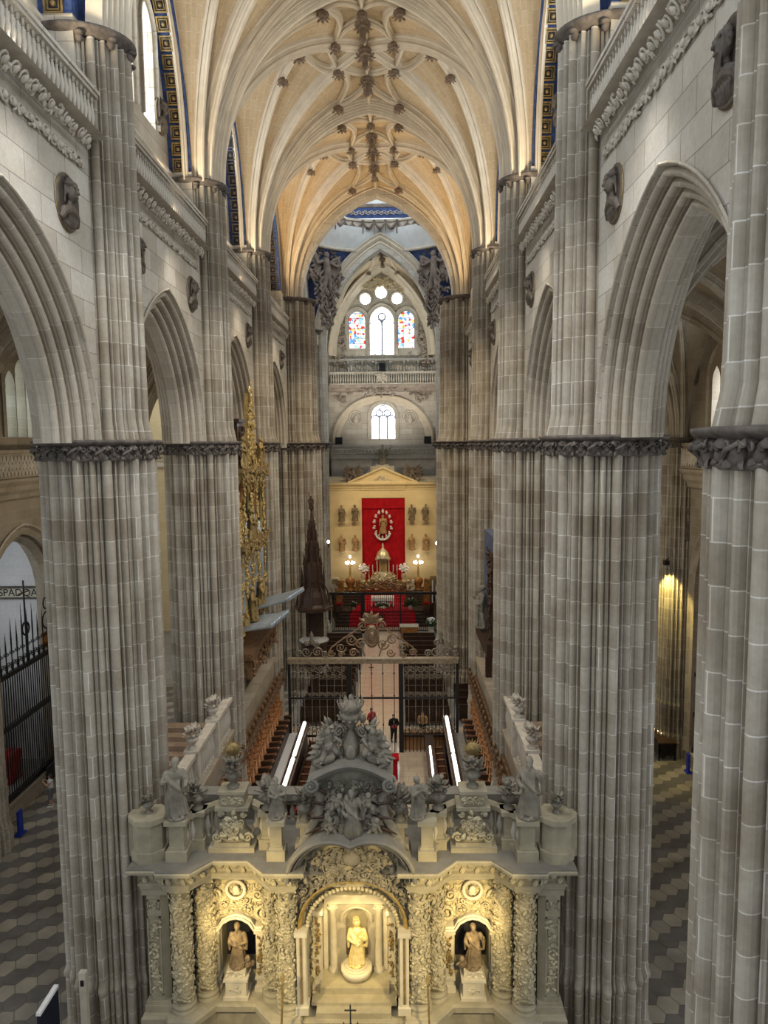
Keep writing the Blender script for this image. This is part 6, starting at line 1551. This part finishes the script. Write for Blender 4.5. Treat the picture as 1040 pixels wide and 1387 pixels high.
link('robed_figure',withmat(FIG['d'],M['polyg'],'robed_figure'),o,(0,0,.35),0,2.0)
b=MB()
for k in range(14):
    a=k*2*PI/14+.2;x,z=-.25+.78*cos(a),9.0+1.3*sin(a);b.raw(FIG['p' if k%2 else 'q'],Matrix.Translation((x,TY-.1,z-.2))@Matrix.Rotation(-a+1.5,4,'Y')@Matrix.Scale(.36,4))
    b.leaf((x,TY-.05,z),(cos(a),0,sin(a)),(0,-1,0),.26,.16,.03)
b.torus((-.25,TY,7.95),.75,.12,'y',14,6,a0=PI,a1=2*PI);b.build('cherub_ring',M['white'],o)
# gilded altar, tabernacle and candlesticks
o=thing('high_altar','carved brown and gold high altar below the red hanging','altar',(-.2,75,0))
b=MB();b.bx(-2.6,2.2,74.6,75.8,1.8,2.9);b.build('body',M['dgold'],o)
b=MB()
for k in (-1,1):
    for x,z,r in ((.75,2.4,.42),(1.6,2.3,.35),(2.2,2.6,.3),(.35,2.9,.25),(1.2,3.05,.25)):b.scroll((-.2+k*x,74.5,z),(1,0,0),(0,0,1),r,1.7,.11,18,k,5)
relief(b,(-.2,74.55,2.4),(1,0,0),(0,0,1),(0,-1,0),4.4,.9,70,121,.32,None,.08);b.build('scroll_front',M['copper2'],o)
o=thing('tabernacle','silver and gold domed tabernacle on the high altar','tabernacle',(-.25,75.2,2.9))
b=MB();b.box((-.25,75.2,3.15),(2.9,.9,.5),taper=.85);b.box((-.25,75.2,3.6),(2.0,.8,.45),taper=.8);relief(b,(-.25,74.75,3.4),(1,0,0),(0,0,1),(0,-1,0),2.4,.8,50,122,.28,None,.08);b.build('stepped_base',M['silverg'],o)
b=MB()
for x in (-.62,.62):
    for y in (74.9,75.4):b.lathe([(.1,3.8),(.08,3.9),(.08,5.1),(.12,5.2)],(-.25+x,y,0),8)
b.box((-.25,75.15,5.28),(1.6,.9,.16));b.lathe([(.75,5.36),(.72,5.6),(.55,6.0),(.25,6.3),(.12,6.4),(.15,6.6),(.03,7.0)],(-.25,75.15,0),14);b.box((-.25,75.3,4.5),(.8,.5,1.4));DS_=b.build('dome_shrine',M['silverg'],o)
b=MB();b.box((-.25,75.02,4.5),(.5,.1,1.1));b.build('door',M['gold'],DS_)
for i,(x) in enumerate((-1.75,-1.35,.85,1.25)):
    c=thing('candlestick','tall silver candlestick beside the tabernacle, %s'%('outer left','inner left','inner right','outer right')[i],'candlestick',(x-.0,74.9,2.9),group='altar candlesticks')
    b=MB();b.lathe([(.16,0),(.12,.1),(.05,.2),(.07,.5),(.04,.8),(.06,1.1),(.1,1.15)],(x,74.9,2.9),10);SD_=b.build('stand',M['silverg'],c);b=MB();b.lathe([(.035,1.15),(.035,1.75)],(x,74.9,2.9),8);b.build('candle',M['white'],SD_)
for x in (-2.35,1.95):
    c=thing('urn_vase','large pale silver bouquet urn %s the tabernacle'%('left of' if x<0 else 'right of'),'urn',(x,74.9,2.9))
    b=MB();b.lathe([(.25,0),(.15,.15),(.3,.5),(.2,.8)],(x,74.9,2.9),12);b.build('vase',M['silverg'],c)
    b=MB();rr=random.Random(8)
    for k in range(40):
        a=rr.random()*6.28;r=.5*sqrt(rr.random());b.sph((x+r*cos(a),74.9-.1*rr.random(),4.2+r*sin(a)*1.1),(.12,.1,.12),6,4)
    b.build('bouquet',M['white'],c)
for x in (-3.75,3.5):
    c=thing('globe_lamp','lit cluster lamp on a red and brown pedestal %s of the high altar'%('left' if x<0 else 'right'),'lamp',(x,74.6,1.9))
    b=MB();b.lathe([(.45,0),(.4,.2),(.3,.5),(.5,.9),(.55,1.2),(.35,1.4)],(x,74.6,1.9),12);b.build('pedestal',M['stall'],c)
    b=MB();b.lathe([(.2,1.4),(.1,1.6),(.12,2.0),(.06,2.6),(.05,3.1)],(x,74.6,1.9),10)
    for k in range(6):
        a=k*PI/3;b.tube([(x,74.6,4.5),(x+.3*cos(a),74.6+.3*sin(a),4.6),(x+.42*cos(a),74.6+.42*sin(a),4.85)],.03,5)
    STM=b.build('stem',M['gold'],c)
    b=MB()
    for k in range(6):
        a=k*PI/3;b.sph((x+.42*cos(a),74.6+.42*sin(a),4.95),(.11,.11,.13),8,6)
    b.sph((x,74.6,5.6),(.12,.12,.15),8,6);b.build('bulbs',M['lamp'],STM)
rr=random.Random(15)
for i,(x,y,m,h,w) in enumerate(((-5.3,74.2,'marble',1.5,.7),(-4.7,73.8,'stall',1.3,.6),(-2.9,74.3,'stall',1.2,.5),(2.7,74.3,'marble',1.2,.8),(4.4,73.9,'stall',1.4,.6),(5.1,74.3,'dgold',1.6,.7))):
    c=thing('side_chest',('pale carved','brown carved','small brown','pale box-like','brown legged','old gold')[i]+' altar furnishing %s the high altar, %s'%('left of' if x<0 else 'right of',('outermost','second','innermost','innermost','second','outermost')[i]),'chest',(x,y,1.9))
    b=MB();b.box((x,y,1.9+h/2),(w,.5,h));b.build('body',M[m],c);b=MB();relief(b,(x,y-.27,1.9+h/2),(1,0,0),(0,0,1),(0,-1,0),w,h,14,i+130,.25,None,.07)
    for k in (-1,1):b.scroll((x+k*w*.4,y-.2,2.1),(1,0,0),(0,0,1),.2,1.5,.06,14,k,5)
    b.build('carving',M['dgold'],c)
for x in (-4.6,4.2):
    c=thing('acolyte_chair','dark red and brown wooden chair group on the chancel steps, %s side'%('left' if x<0 else 'right'),'chair',(x,70.3,1.0))
    b=MB();b.box((x,70.3,1.5),(.7,.6,.1));b.build('seat',M['red'],c);b=MB();b.box((x,70.58,1.9),(.7,.08,1.3));b.build('backrest',M['stall'],c)
    for dx in (-.3,.3):
        for dy in (-.25,.25):b=MB();b.box((x+dx,70.3+dy,1.25),(.07,.07,.5));b.build('leg',M['stall'],c)
for x,k in ((-3.4,'c'),(3.05,'b')):
    o=thing('seated_angel','carved angel group on the ledge %s of the altar pediment'%('left' if x<0 else 'right'),'statue',(x,76.6,13.5))
    b=MB();b.raw(FIG['p' if x<0 else 'q'],Matrix.Translation((x,76.6,13.5))@Matrix.Scale(1.7,4))
    for s in (-1,1):
        for m in range(5):b.leaf((x+s*.2,76.75,14.5),(s*(.6+.15*m),0,.9-.4*m),(0,-1,0),1.0,.4,.05)
    b.build('angel',M['angel'],o)
    b=MB();b.box((x,76.6,13.47),(1.3,.7,.14));b.sph((x+.5,76.4,13.7),(.3,.25,.25));b.sph((x-.5,76.4,13.7),(.3,.25,.22));b.build('base',M['angel'],o)
o=thing('pediment_saint','robed stone saint with a cross standing on top of the altar pediment','statue',(-.25,77.0,15.0))
link('robed_figure',withmat(FIG['c'],M['statue'],'robed_figure'),o,(0,0,.3),0,2.2)
b=MB();b.box((-.25,77.0,14.8),(2.6,.9,.7));b.box((-.25,77,15.22),(1.4,.7,.16));b.build('pedestal',M['wall'],o);b=MB();b.tube([(.35,76.8,16.2),(.75,76.8,17.4)],.04,5);b.tube([(.45,76.8,17.0),(.95,76.8,17.15)],.04,5);b.build('cross',M['statue'],o)
b=MB();b.bx(-6.1,5.7,76.4,78.2,13.0,13.45);b.bx(-6.0,5.6,76.9,78.2,13.45,14.0);b.bx(-6.1,-4.9,76.2,76.9,13.45,13.9);b.bx(4.5,5.7,76.2,76.9,13.45,13.9);o=b.build('trim_20',M['wall']);tag(o,'stone ledge behind the altar pediment','ledge',kind=STRUCT)
# small wall lamps on the far pillars
for i,(px,y,z,l) in enumerate(((-4.9,63.2,8.8,'left far crossing pillar'),(4.85,63.2,8.6,'right far crossing pillar, upper'),(5.3,63.6,6.0,'right far crossing pillar, lower'))):
    c=thing('wall_lamp','small bright lamp on the '+l,'lamp',(px,y,z));b=MB();b.sph((px,y-.1,z),(.12,.12,.15),8,6);b.build('bulb',M['lamp'],c);b=MB();b.tube([(px,y-.1,z-.12),(px,y+.0,z-.5),(px,y+.5,z-.6)],.04,5);b.build('bracket',M['iron'],c)
for x,y,h in ((4.6,66.0,2.2),(4.95,66.2,1.6)):
    c=thing('paschal_candle',('tall' if h>2 else 'short')+' white candle on a stand just behind the right end of the black railing','candle',(x,y,0));b=MB();b.lathe([(.2,0),(.1,.1),(.06,.3),(.06,2.4),(.1,2.5)],(x,y,0),10);b.build('stand',M['iron'],c);b=MB();b.lathe([(.07,2.5),(.07,2.5+h)],(x,y,0),8);b.build('candle',M['white'],c)
# ------------------------------------------------------------------ organ in the left arcade
t=thing('organ','tall gilded and painted organ front standing between the second and third left pillars','organ',(-5.9,33,8))
M['organred']=plain('organ_red_panel',(.40,.07,.04),(.26,.04,.025),scale=3)
OX=-5.75
b=MB();b.bx(-7.2,-5.95,30.6,36.6,8.8,17.2);b.build('case',M['walnut'],t)
b=MB();b.bx(-7.4,-5.1,30.2,37.0,8.1,8.4);b.bx(-6.6,-5.2,30.4,36.8,7.2,8.1);relief(b,(-5.18,33.6,7.65),(0,1,0),(0,0,1),(1,0,0),6,.7,50,201,.35,None,.08);b.build('gallery_floor',M['stalltop'],t)
for i,(y0,y1,z0,z1,m) in enumerate(((30.8,31.8,9.6,15.8,'organred'),(32.0,33.2,9.8,16.6,'green'),(33.4,34.6,9.8,17.4,'organred'),(34.8,36.2,9.6,16.2,'green'))):
    b=MB();b.bx(-6.0,-5.85,y0,y1,z0,z1);PP_=b.build('painted_panel',M[m],t)
    n=5
    for k in range(n):
        y=y0+(y1-y0)*(k+.5)/n;h=(z1-z0-1.2)*(.35+.35*sin(PI*(k+.5)/n));b=MB();b.lathe([(.03,0),(.1,.5),(.1,h),(.085,h+.02)],(-5.74,y,z0+.3),10);b.build('pipe',M['tin'],PP_)
for i,y in enumerate((30.7,31.9,33.3,34.7,36.3)):
    b=MB();b.lathe([(.16,9.0),(.2,9.4),(.13,9.8),(.12,12.6),(.2,12.8),(.13,13.0),(.11,15.6),(.2,15.9),(.15,16.1)],(OX,y,0),10);relief(b,(OX+.12,y,12.6),(0,1,0),(0,0,1),(1,0,0),.4,7,60,210+i,.3,None,.08);b.build('gilded_pilaster',M['gold'],t)
for z,nm in ((12.9,'middle_cornice'),(16.3,'upper_cornice')):
    b=MB();b.bx(-6.1,-5.35,30.4,36.6,z,z+.2);b.bx(-6.0,-5.5,30.5,36.5,z-.2,z);relief(b,(-5.4,33.5,z-.1),(0,1,0),(0,0,1),(1,0,0),6,.7,70,int(z*10),.32,None,.09);b.build(nm,M['dgold'],t)
for y,z,k,h in ((32.6,13.1,'a',1.5),(31.2,16.5,'c',1.4),(35.4,16.5,'b',1.4),(32.4,9.4,'b',1.6),(34.4,9.4,'d',1.6)):
    b=MB();b.raw(FIG[k],Matrix.Translation((-5.5,y,z))@Matrix.Rotation(PI/2,4,'Z')@Matrix.Scale(h,4));b.build('carved_figure',M['dgold'],t)
b=MB();rr=random.Random(44)
b.prism([(33.0,16.5),(35.2,16.5),(34.9,18.0),(34.3,20.0),(33.7,18.0)],'x',-6.0,-5.75)
for k in range(120):
    z=16.6+3.6*rr.random();w=1.1*(1-(z-16.6)/3.7)+.08;y=34.2+(rr.random()*2-1)*w;a=rr.random()*6.28
    if k%3:b.leaf((-5.75,y,z),(0,cos(a),sin(a)),(1,0,0),.4,.25,.03)
    else:b.scroll((-5.72,y,z),(0,1,0),(0,0,1),.18,1.3,.045,10,1 if k%2 else -1,4)
b.build('gilded_crest',M['gold'],t)
b=MB();b.bx(-6.6,-5.6,30.7,31.9,16.9,18.6);b.bx(-6.7,-5.5,30.6,32.0,18.5,18.65);relief(b,(-5.58,31.3,17.7),(0,1,0),(0,0,1),(1,0,0),1.0,1.2,12,46,.3,None,.05);b.build('dark_turret',M['walnut'],t)
for k in range(40):
    b=MB();y=30.8+5.4*rr.random();z=9.2+7.5*rr.random();a=rr.random()*6.28;b.scroll((-5.65,y,z),(0,1,0),(0,0,1),.25,1.4,.05,12,1,4);b.build('gilded_scroll',M['gold'],t)
# horizontal trumpets in two fans
for f,(z0,rise,y0,y1,L) in enumerate(((9.2,.25,30.9,33.6,1.5),(9.55,.5,33.6,36.1,1.9))):
    for k in range(15):
        q=k/14;y=y0+(y1-y0)*q;l=L*(.75+.25*q);b=MB();b.tube([(-5.9,y,z0),(-5.6,y,z0+.03),(-5.5+l*.75,y+.12,z0+rise*.75),(-5.5+l,y+.15,z0+rise)],[.03,.04,.075,.13],8);b.build('trumpet_pipe',M['tin'],t)
t=thing('side_organ','dark blue and brown organ side panel glimpsed between the right pillars','organ',(6.3,33.5,8))
b=MB();b.bx(5.55,6.9,31.2,34.6,8.6,13.3);b.build('case',M['organblue'] if 'organblue' in M else M['blue'],t)
b=MB();b.bx(5.45,5.6,31.2,32.6,8.6,12.6);relief(b,(5.45,31.8,10.8),(0,1,0),(0,0,1),(-1,0,0),1.2,4,40,220,.35,None,.07);b.build('brown_panel',M['walnut'],t)
b=MB();b.raw(FIG['b'],Matrix.Translation((5.3,33.3,8.8))@Matrix.Rotation(-PI/2,4,'Z')@Matrix.Scale(2.0,4));b.build('figure',M['statue'],t)
b=MB();b.bx(5.2,7.0,30.8,35.2,8.0,8.6);b.build('gallery_floor',M['walnut'],t)
for y in (31.2,34.6):b=MB();b.bx(5.65,5.95,y,y+.3,5.82,8.0);b.build('support_bracket',M['walnut'],t)
# ------------------------------------------------------------------ chapel grilles in the aisles
for s in (-1,1):
    S=side[s]
    t=thing('chapel_grille','tall black iron grille on a low stone base closing the %s side chapel'%S,'grille',(s*17.1,34,0))
    x=s*17.15
    b=MB();b.bx(x-.2,x+.2,30.9,37.1,0,.75);b.build('stone_base',M['aisle'],t)
    zt,zm=(6.7,4.2) if s<0 else (5.0,2.8)
    for z in (zt,zm,.85):
        b=MB();b.bx(x-.09,x+.09,30.9,37.1,z,z+.22);b.build('rail',M['iron'],t)
    b=MB();b.tube([(0,0,.75),(0,0,zt)],.028,5);me=b.mesh('bar',M['iron'])
    for i in range(30):link('bar',me,t,(s*.05,-3.0+.205*i,0))
    b=MB()
    for i in range(12):
        y=31.2+.5*i;h=1.4+1.4*(1-abs(y-34)/3)+.4*(i%2);b.lathe([(.05,0),(.08,.3),(.03,.45),(.045,h*.6),(.005,h)],(x,y,zt+.2),6)
        for k in (-1,1):b.scroll((x,y+k*.13,zt+.55),(0,1,0),(0,0,1),.16,1.5,.025,12,k,4);b.scroll((x,y+k*.12,zt+1.1),(0,1,0),(0,0,1),.12,1.4,.02,10,-k,4)
    if s<0:
        b.tube([(x,34.07,zt),(x,34.07,11.0)],.045,5);b.tube([(x,33.6,10.4),(x,34.5,10.4)],.04,5);b.torus((x,34.07,8.6),.32,.05,'x',14,5)
        b.torus((x,36.2,8.5),.45,.04,'x',14,5);b.torus((x,36.2,9.4),.3,.04,'x',14,5)
    b.build('spiked_cresting',M['iron'],t)
    if s<0:b=MB();b.prism([(35.75,7.9),(36.25,7.9),(36.25,7.3),(36.0,7.0),(35.75,7.3)],'x',x-.1,x-.02);b.build('shield',M['stall'],t)
window([arch(28.6,.9,9.5,11.5,.9) if False else arch(32,1.2,8,11.6,1.2)],'x',-22.95,M['day'],'unseen glowing pane added to brighten the left side chapel')  # emissive pane added out of sight to whiten the chapel wall
# inscription band and furnishings of the left chapel
t=thing('inscription_band','painted inscription band of dark letters on the white wall of the left chapel','inscription',(-20,38.1,9.6))
zb=9.55
b=MB();b.bx(-23.0,-18.2,38.06,38.2,zb-.26,zb+.26);b.build('band',M['marble'],t)
for z in (zb-.3,zb+.3):
    b=MB();b.bx(-23.0,-18.2,38.0,38.2,z-.05,z+.05);b.build('border',M['cap'],t)
c=bpy.data.curves.new('letters','FONT');c.body='STORISPADQAISZ';c.size=.56;c.extrude=.008;c.align_x='CENTER';c.align_y='CENTER'
tmp=bpy.data.objects.new('tmp',c);COL.objects.link(tmp);dg=bpy.context.evaluated_depsgraph_get();dg.update()
lm=bpy.data.meshes.new_from_object(tmp.evaluated_get(dg));bpy.data.objects.remove(tmp);lm.materials.clear();lm.materials.append(M['dark'])
o=link('letters',lm,t,(.0,-.05,zb-9.6));o.rotation_euler=(PI/2,0,0)
b=MB();b.bx(-21.5,-20.8,33.4,37.6,0,4.4);b.box((-21.1,34.5,5.2),(.6,1.0,1.8));relief(b,(-20.75,35.4,3.2),(0,1,0),(0,0,1),(1,0,0),3.6,5,60,230,.5,None,.1);o=b.build('chapel_altarpiece',M['walnut']);tag(o,'dark carved altarpiece inside the left chapel behind the grille','altarpiece')
b=MB();b.bx(-19.5,-18.9,35.1,36.1,.0,1.1);b.bx(-19.55,-18.85,35.05,36.15,1.1,1.55);o=b.build('covered_chest',M['cloth_red']);tag(o,'red covered chest inside the left chapel behind the iron bars','chest')
t=thing('sloping_notice','black sloping notice board leaning beside the left chapel grille','notice board',(-16.4,35.8,0))
b=MB();b.prism([(34.7,.3),(36.7,.3),(36.7,1.3),(34.7,1.1)],'x',-16.85,-16.75);b.build('panel',M['cloth_black'],t);b=MB();b.bx(-16.86,-16.8,34.8,34.88,0,.4);b.bx(-16.86,-16.8,36.5,36.58,0,.4);b.build('feet',M['iron'],t)
t=thing('barrier_stand','bright blue barrier stand at the foot of the left aisle wall pillar','barrier',(-15.95,30.4,0))
b=MB();b.box((-15.95,30.4,.6),(.1,.34,1.06));b.build('panel',M['bluepl'],t);b=MB();b.box((-15.95,30.4,.04),(.3,.5,.08));b.build('foot',M['bluepl'],t)
# right aisle
t=thing('candle_stand','dark slanted votive candle stand with small lit candles by the right aisle pillar','candle stand',(16.2,38.3,0))
b=MB();b.prism([(37.7,.95),(38.9,1.25),(38.9,1.33),(37.7,1.03)],'x',15.5,16.5);b.build('sloping_tray',M['walnut'],t)
b=MB();b.bx(15.55,16.45,37.75,38.85,.3,.95);b.build('box',M['iron'],t)
for dx,dy in ((15.55,37.75),(16.4,37.75),(15.55,38.8),(16.4,38.8)):
    b=MB();b.bx(dx,dx+.06,dy,dy+.06,0,.95);b.build('leg',M['iron'],t)
for i in range(7):
    x,y=15.62+.13*i,38.7-.18*(i%3);z=1.03+(y-37.7)*.25;cn=thing('votive_candle','small white votive candle on the slanted stand, number %s from its near corner'%word[i],'candle',(x,y,z),group='votive candles')
    b=MB();b.lathe([(.025,0),(.025,.12)],(x,y,z),8);b.build('wax',M['white'],cn);b=MB();b.sph((x,y,z+.15),(.014,.014,.035),6,4);b.build('flame',M['flame'],cn)
t=thing('barrier_stand','bright blue barrier stand beside the candle stand in the right aisle','barrier',(16.6,36.4,0))
b=MB();b.box((16.6,36.4,.55),(.1,.28,.96));b.build('panel',M['bluepl'],t);b=MB();b.box((16.6,36.4,.04),(.28,.4,.08));b.build('foot',M['bluepl'],t)
t=thing('coat_of_arms','dark carved coat of arms with round boss above the right chapel arch','coat of arms',(16.85,38.6,13))
b=MB();b.prism([(38.15,13.2),(39.05,13.2),(39.05,12.4),(38.6,11.9),(38.15,12.4)],'x',16.55,16.75) if False else b.prism([(38.1,13.2),(38.9,13.2),(38.9,12.2),(38.5,11.75),(38.1,12.2)],'x',16.75,16.98);relief(b,(16.74,38.5,12.6),(0,1,0),(0,0,1),(-1,0,0),.7,1.1,14,240,.25,None,.05);b.build('shield',M['cap'],t)
b=MB();b.lathe([(.001,-.08),(.4,-.06),(.42,.06)],seg=20);b.v=[(16.93+z*.8,38.5+x,13.75+y) for x,y,z in b.v];b.build('boss',M['cap'],t)
b=MB();b.lathe([(.001,-.08),(.55,-.06),(.6,.0),(.5,.02),(.3,.03)],seg=24);b.v=[(16.95+z,37.9+x*.75,21.0+y) for x,y,z in b.v];o=b.build('wall_roundel',M['cap']);tag(o,'dark round roundel beside the right aisle window','roundel',kind=STRUCT)
t=thing('chapel_plaque','dark plaque with pale letters inside the right chapel arch','plaque',(18.6,38.1,9.7))
b=MB();b.bx(17.75,19.6,38.02,38.2,9.3,10.1);b.build('board',M['dark'],t)
c=bpy.data.curves.new('letters','FONT');c.body='AI';c.size=.62;c.extrude=.008;c.align_x='LEFT';c.align_y='CENTER'
tmp=bpy.data.objects.new('tmp',c);COL.objects.link(tmp);dg=bpy.context.evaluated_depsgraph_get();dg.update()
lm=bpy.data.meshes.new_from_object(tmp.evaluated_get(dg));bpy.data.objects.remove(tmp);lm.materials.clear();lm.materials.append(M['marble'])
o=link('letters',lm,t,(-.68,-.09,.0));o.rotation_euler=(PI/2,0,0)
t=thing('chapel_lamp','bright bare lamp glowing inside the right side chapel','lamp',(18.0,38.1,5.75))
b=MB();b.sph((18.0,38.0,5.75),(.14,.14,.14),10,8);b.build('bulb',M['lamp'],t);b=MB();b.tube([(18.0,38.1,5.75),(18.4,39.2,5.75)],.04,5);b.build('arm',M['iron'],t)
t=thing('pillar_floodlight','small black floodlight casting yellow light down the right aisle pillar','floodlight',(15.75,38.0,11.0))
b=MB();b.box((15.75,38.0,11.0),(.25,.3,.25));b.tube([(15.75,38.05,11.1),(16.2,38.6,11.2)],.04,5);b.build('housing',M['iron'],t)
# ------------------------------------------------------------------ foreground bits by the screen
t=thing('screen_altar','altar with a pale striped cloth in front of the central portal','altar',(.05,16.5,0))
b=MB();b.bx(-.9,1.0,15.9,17.0,0,2.38);b.build('body',M['screen'],t)
def stripes():
    m,nt,bs=nodes('striped_cloth');tc=N(nt,'ShaderNodeTexCoord');w=N(nt,'ShaderNodeTexWave',Scale=4.);w.bands_direction='X';nt.links.new(tc.outputs['Object'],w.inputs['Vector'])
    r=ramp(nt,w.outputs['Fac'],[(.45,(.62,.62,.62)),(.55,(.45,.45,.47))]);nt.links.new(r,bs.inputs['Base Color']);bs.inputs['Roughness'].default_value=.8;return m
M['stripe']=stripes()
b=MB();b.bx(-.98,1.08,15.8,17.05,2.38,2.43);b.bx(-.98,1.08,15.78,15.83,1.9,2.43);b.build('striped_cloth',M['stripe'],t)
t=thing('altar_cross','small black iron cross standing on the striped altar cloth','cross',(-.02,16.6,2.43))
b=MB();b.tube([(-.02,16.6,2.5),(-.02,16.6,3.42)],.02,5);b.tube([(-.17,16.6,3.27),(.13,16.6,3.27)],.02,5)
for k in (-1,1):b.torus((-.02+k*.09,16.6,2.95),.09,.013,'y',8,4,a0=PI,a1=2*PI);b.tube([(-.02+k*.18,16.6,2.95),(-.02+k*.18,16.6,2.5)],.012,4)
b.lathe([(.16,2.43),(.1,2.48),(.05,2.55)],(-.02,16.6,0),10);b.build('ironwork',M['iron'],t)
for s,x in ((-1,-1.78),(1,1.95)):
    t=thing('processional_pole','thin gilded pole leaning in front of the %s inner columns of the screen'%side[s],'pole',(x,16.9,0))
    b=MB();b.tube([(x+s*.12,16.6,0),(x,16.95,3.7)],.03,6);b.build('rod',M['dgold'],t);b=MB();b.lathe([(.03,0),(.06,.1),(.02,.3)],(x,16.95,3.7),8);b.build('tip',M['gold'],t)
t=thing('banner_stand','dark navy banner panel with a white top edge beside the left pillar foot','banner',(-7.75,16.7,0))
b=MB();b.bx(-7.8,-7.72,16.2,17.15,.05,3.42);b.build('panel',M['navy'] if 'navy' in M else M['cloth_black'],t);b=MB();b.bx(-7.82,-7.70,16.2,17.15,3.42,3.5);b.build('top_edge',M['white'],t);b=MB();b.bx(-8.0,-7.5,16.3,17.05,0,.05);b.build('foot',M['iron'],t)
t=thing('cable_duct','cream vertical trunking with a small switch plate at the left pillar foot','trunking',(-7.05,17.2,0))
b=MB();b.bx(-7.14,-6.96,17.1,17.25,0,3.85);b.build('duct',M['marble'],t);b=MB();b.bx(-7.09,-7.01,17.07,17.1,3.5,3.65);b.build('switch_plate',M['iron'],t)
# ------------------------------------------------------------------ camera, light
def cam():
    f=960.;yaw=-17/960;pitch=math.atan(92/960);roll=-.010
    F=Vector((sin(yaw)*cos(pitch),cos(yaw)*cos(pitch),-sin(pitch)));R0=Vector((cos(yaw),-sin(yaw),0));U0=R0.cross(F)
    R=R0*cos(roll)+U0*sin(roll);U=-R0*sin(roll)+U0*cos(roll)
    c=bpy.data.cameras.new('camera');o=bpy.data.objects.new('camera',c);COL.objects.link(o)
    c.sensor_fit='VERTICAL';c.sensor_height=36;c.sensor_width=27;c.lens=36*f/1387
    m=Matrix((R,U,-F)).transposed().to_4x4();m.translation=(1.25,0,17.5);o.matrix_world=m
    c.clip_start=.1;c.clip_end=300;SC.camera=o
cam()
def lamp(kind,loc,target,power,col,size=.5,name='lamp',spot=1.2,blend=.5,sy=None):
    l=bpy.data.lights.new(name,kind);l.energy=power;l.color=col
    if kind=='AREA':
        l.size=size
        if sy:l.shape='RECTANGLE';l.size_y=sy
    else:l.shadow_soft_size=size
    if kind=='SPOT':l.spot_size=spot;l.spot_blend=blend
    o=bpy.data.objects.new(name,l);COL.objects.link(o);o.location=loc
    d=Vector(target)-Vector(loc);o.rotation_euler=d.to_track_quat('-Z','Y').to_euler();return o
w=bpy.data.worlds.new('world');SC.world=w;w.use_nodes=True
bg=w.node_tree.nodes['Background'];bg.inputs[0].default_value=(.84,.92,1,1);bg.inputs[1].default_value=1.2
WARM=(1,.70,.36);WW=(1,.84,.60);YEL=(1,.77,.34);NEU=(1,.93,.82)
# floodlights on the gallery ledges washing the vaults
for y0,y1 in BAYS[1:]:
    for s in (-1,1):
        lamp('SPOT',(s*6.9,(y0+y1)/2+2.6,26.3),(-s*1.0,(y0+y1)/2+3.0,36),620 if y0<39 else 1400,WW if y0<39 else WARM,.25,'vault_floodlight',2.0,.8)
# added spots at the gallery cornices, filling in a dark nave and choir
for y0,y1 in BAYS[1:]:
    for s in (-1,1):
        lamp('SPOT',(s*5.75,(y0+y1)/2,25.4),(-s*4.0,(y0+y1)/2+5,6),2000,(1,.97,.93) if y0<19 else NEU if y0<29 else (1,.83,.6),.3,'choir_fill_light',2.0,.9)
for s in (-1,1):
    for y in (24,34,44):lamp('POINT',(s*12,y,15.5),(s*12,y,0),150,(1,.86,.62),.4,'aisle_fill_light')  # unseen point lights added to brighten the aisles
    lamp('SPOT',(s*5.6,66.5,17.0),(-s*1.5,76,8),3600,(1,.78,.44),.3,'altar_floodlight',1.3,.7)
    lamp('SPOT',(s*4.9,69.5,17.6),(-s*1,80,27),2000,NEU,.3,'end_wall_fill_light',1.6,.9)  # added fill for the end wall, no fixture there
    lamp('SPOT',(s*3.23,16.3,5.3),(s*3.23,18.3,4.7),210,YEL,.12,'niche_spot',1.15,.8)
    lamp('SPOT',(s*5.0,12.5,8.5),(s*1.2,18,4.2),1700,YEL,.2,'screen_floodlight',1.0,.8)
    lamp('SPOT',(s*.85,18.1,4.9),(0,18.8,3.6),22,YEL,.06,'portal_spot',2.0,.8)
lamp('SPOT',(0,16.2,6.6),(0,18.6,3.8),330,YEL,.1,'portal_floodlight',.8,.7)
lamp('SPOT',(15.75,37.9,10.85),(16.2,38.6,6),1000,(1,.78,.25),.08,'pillar_floodlight_lamp',1.3,.5)
lamp('POINT',(18.0,37.6,5.75),(0,0,0),120,(1,.85,.55),.1,'chapel_lamp_light')
SC.view_settings.view_transform='Standard';SC.view_settings.look='None';SC.view_settings.gamma=1
SC.view_settings.exposure=0.45
try:SC.view_settings.use_curve_mapping=False
except Exception:pass
SC.cycles.use_denoising=True
SC.cycles.max_bounces=8;SC.cycles.diffuse_bounces=5;SC.cycles.glossy_bounces=3
SC.cycles.sample_clamp_indirect=8
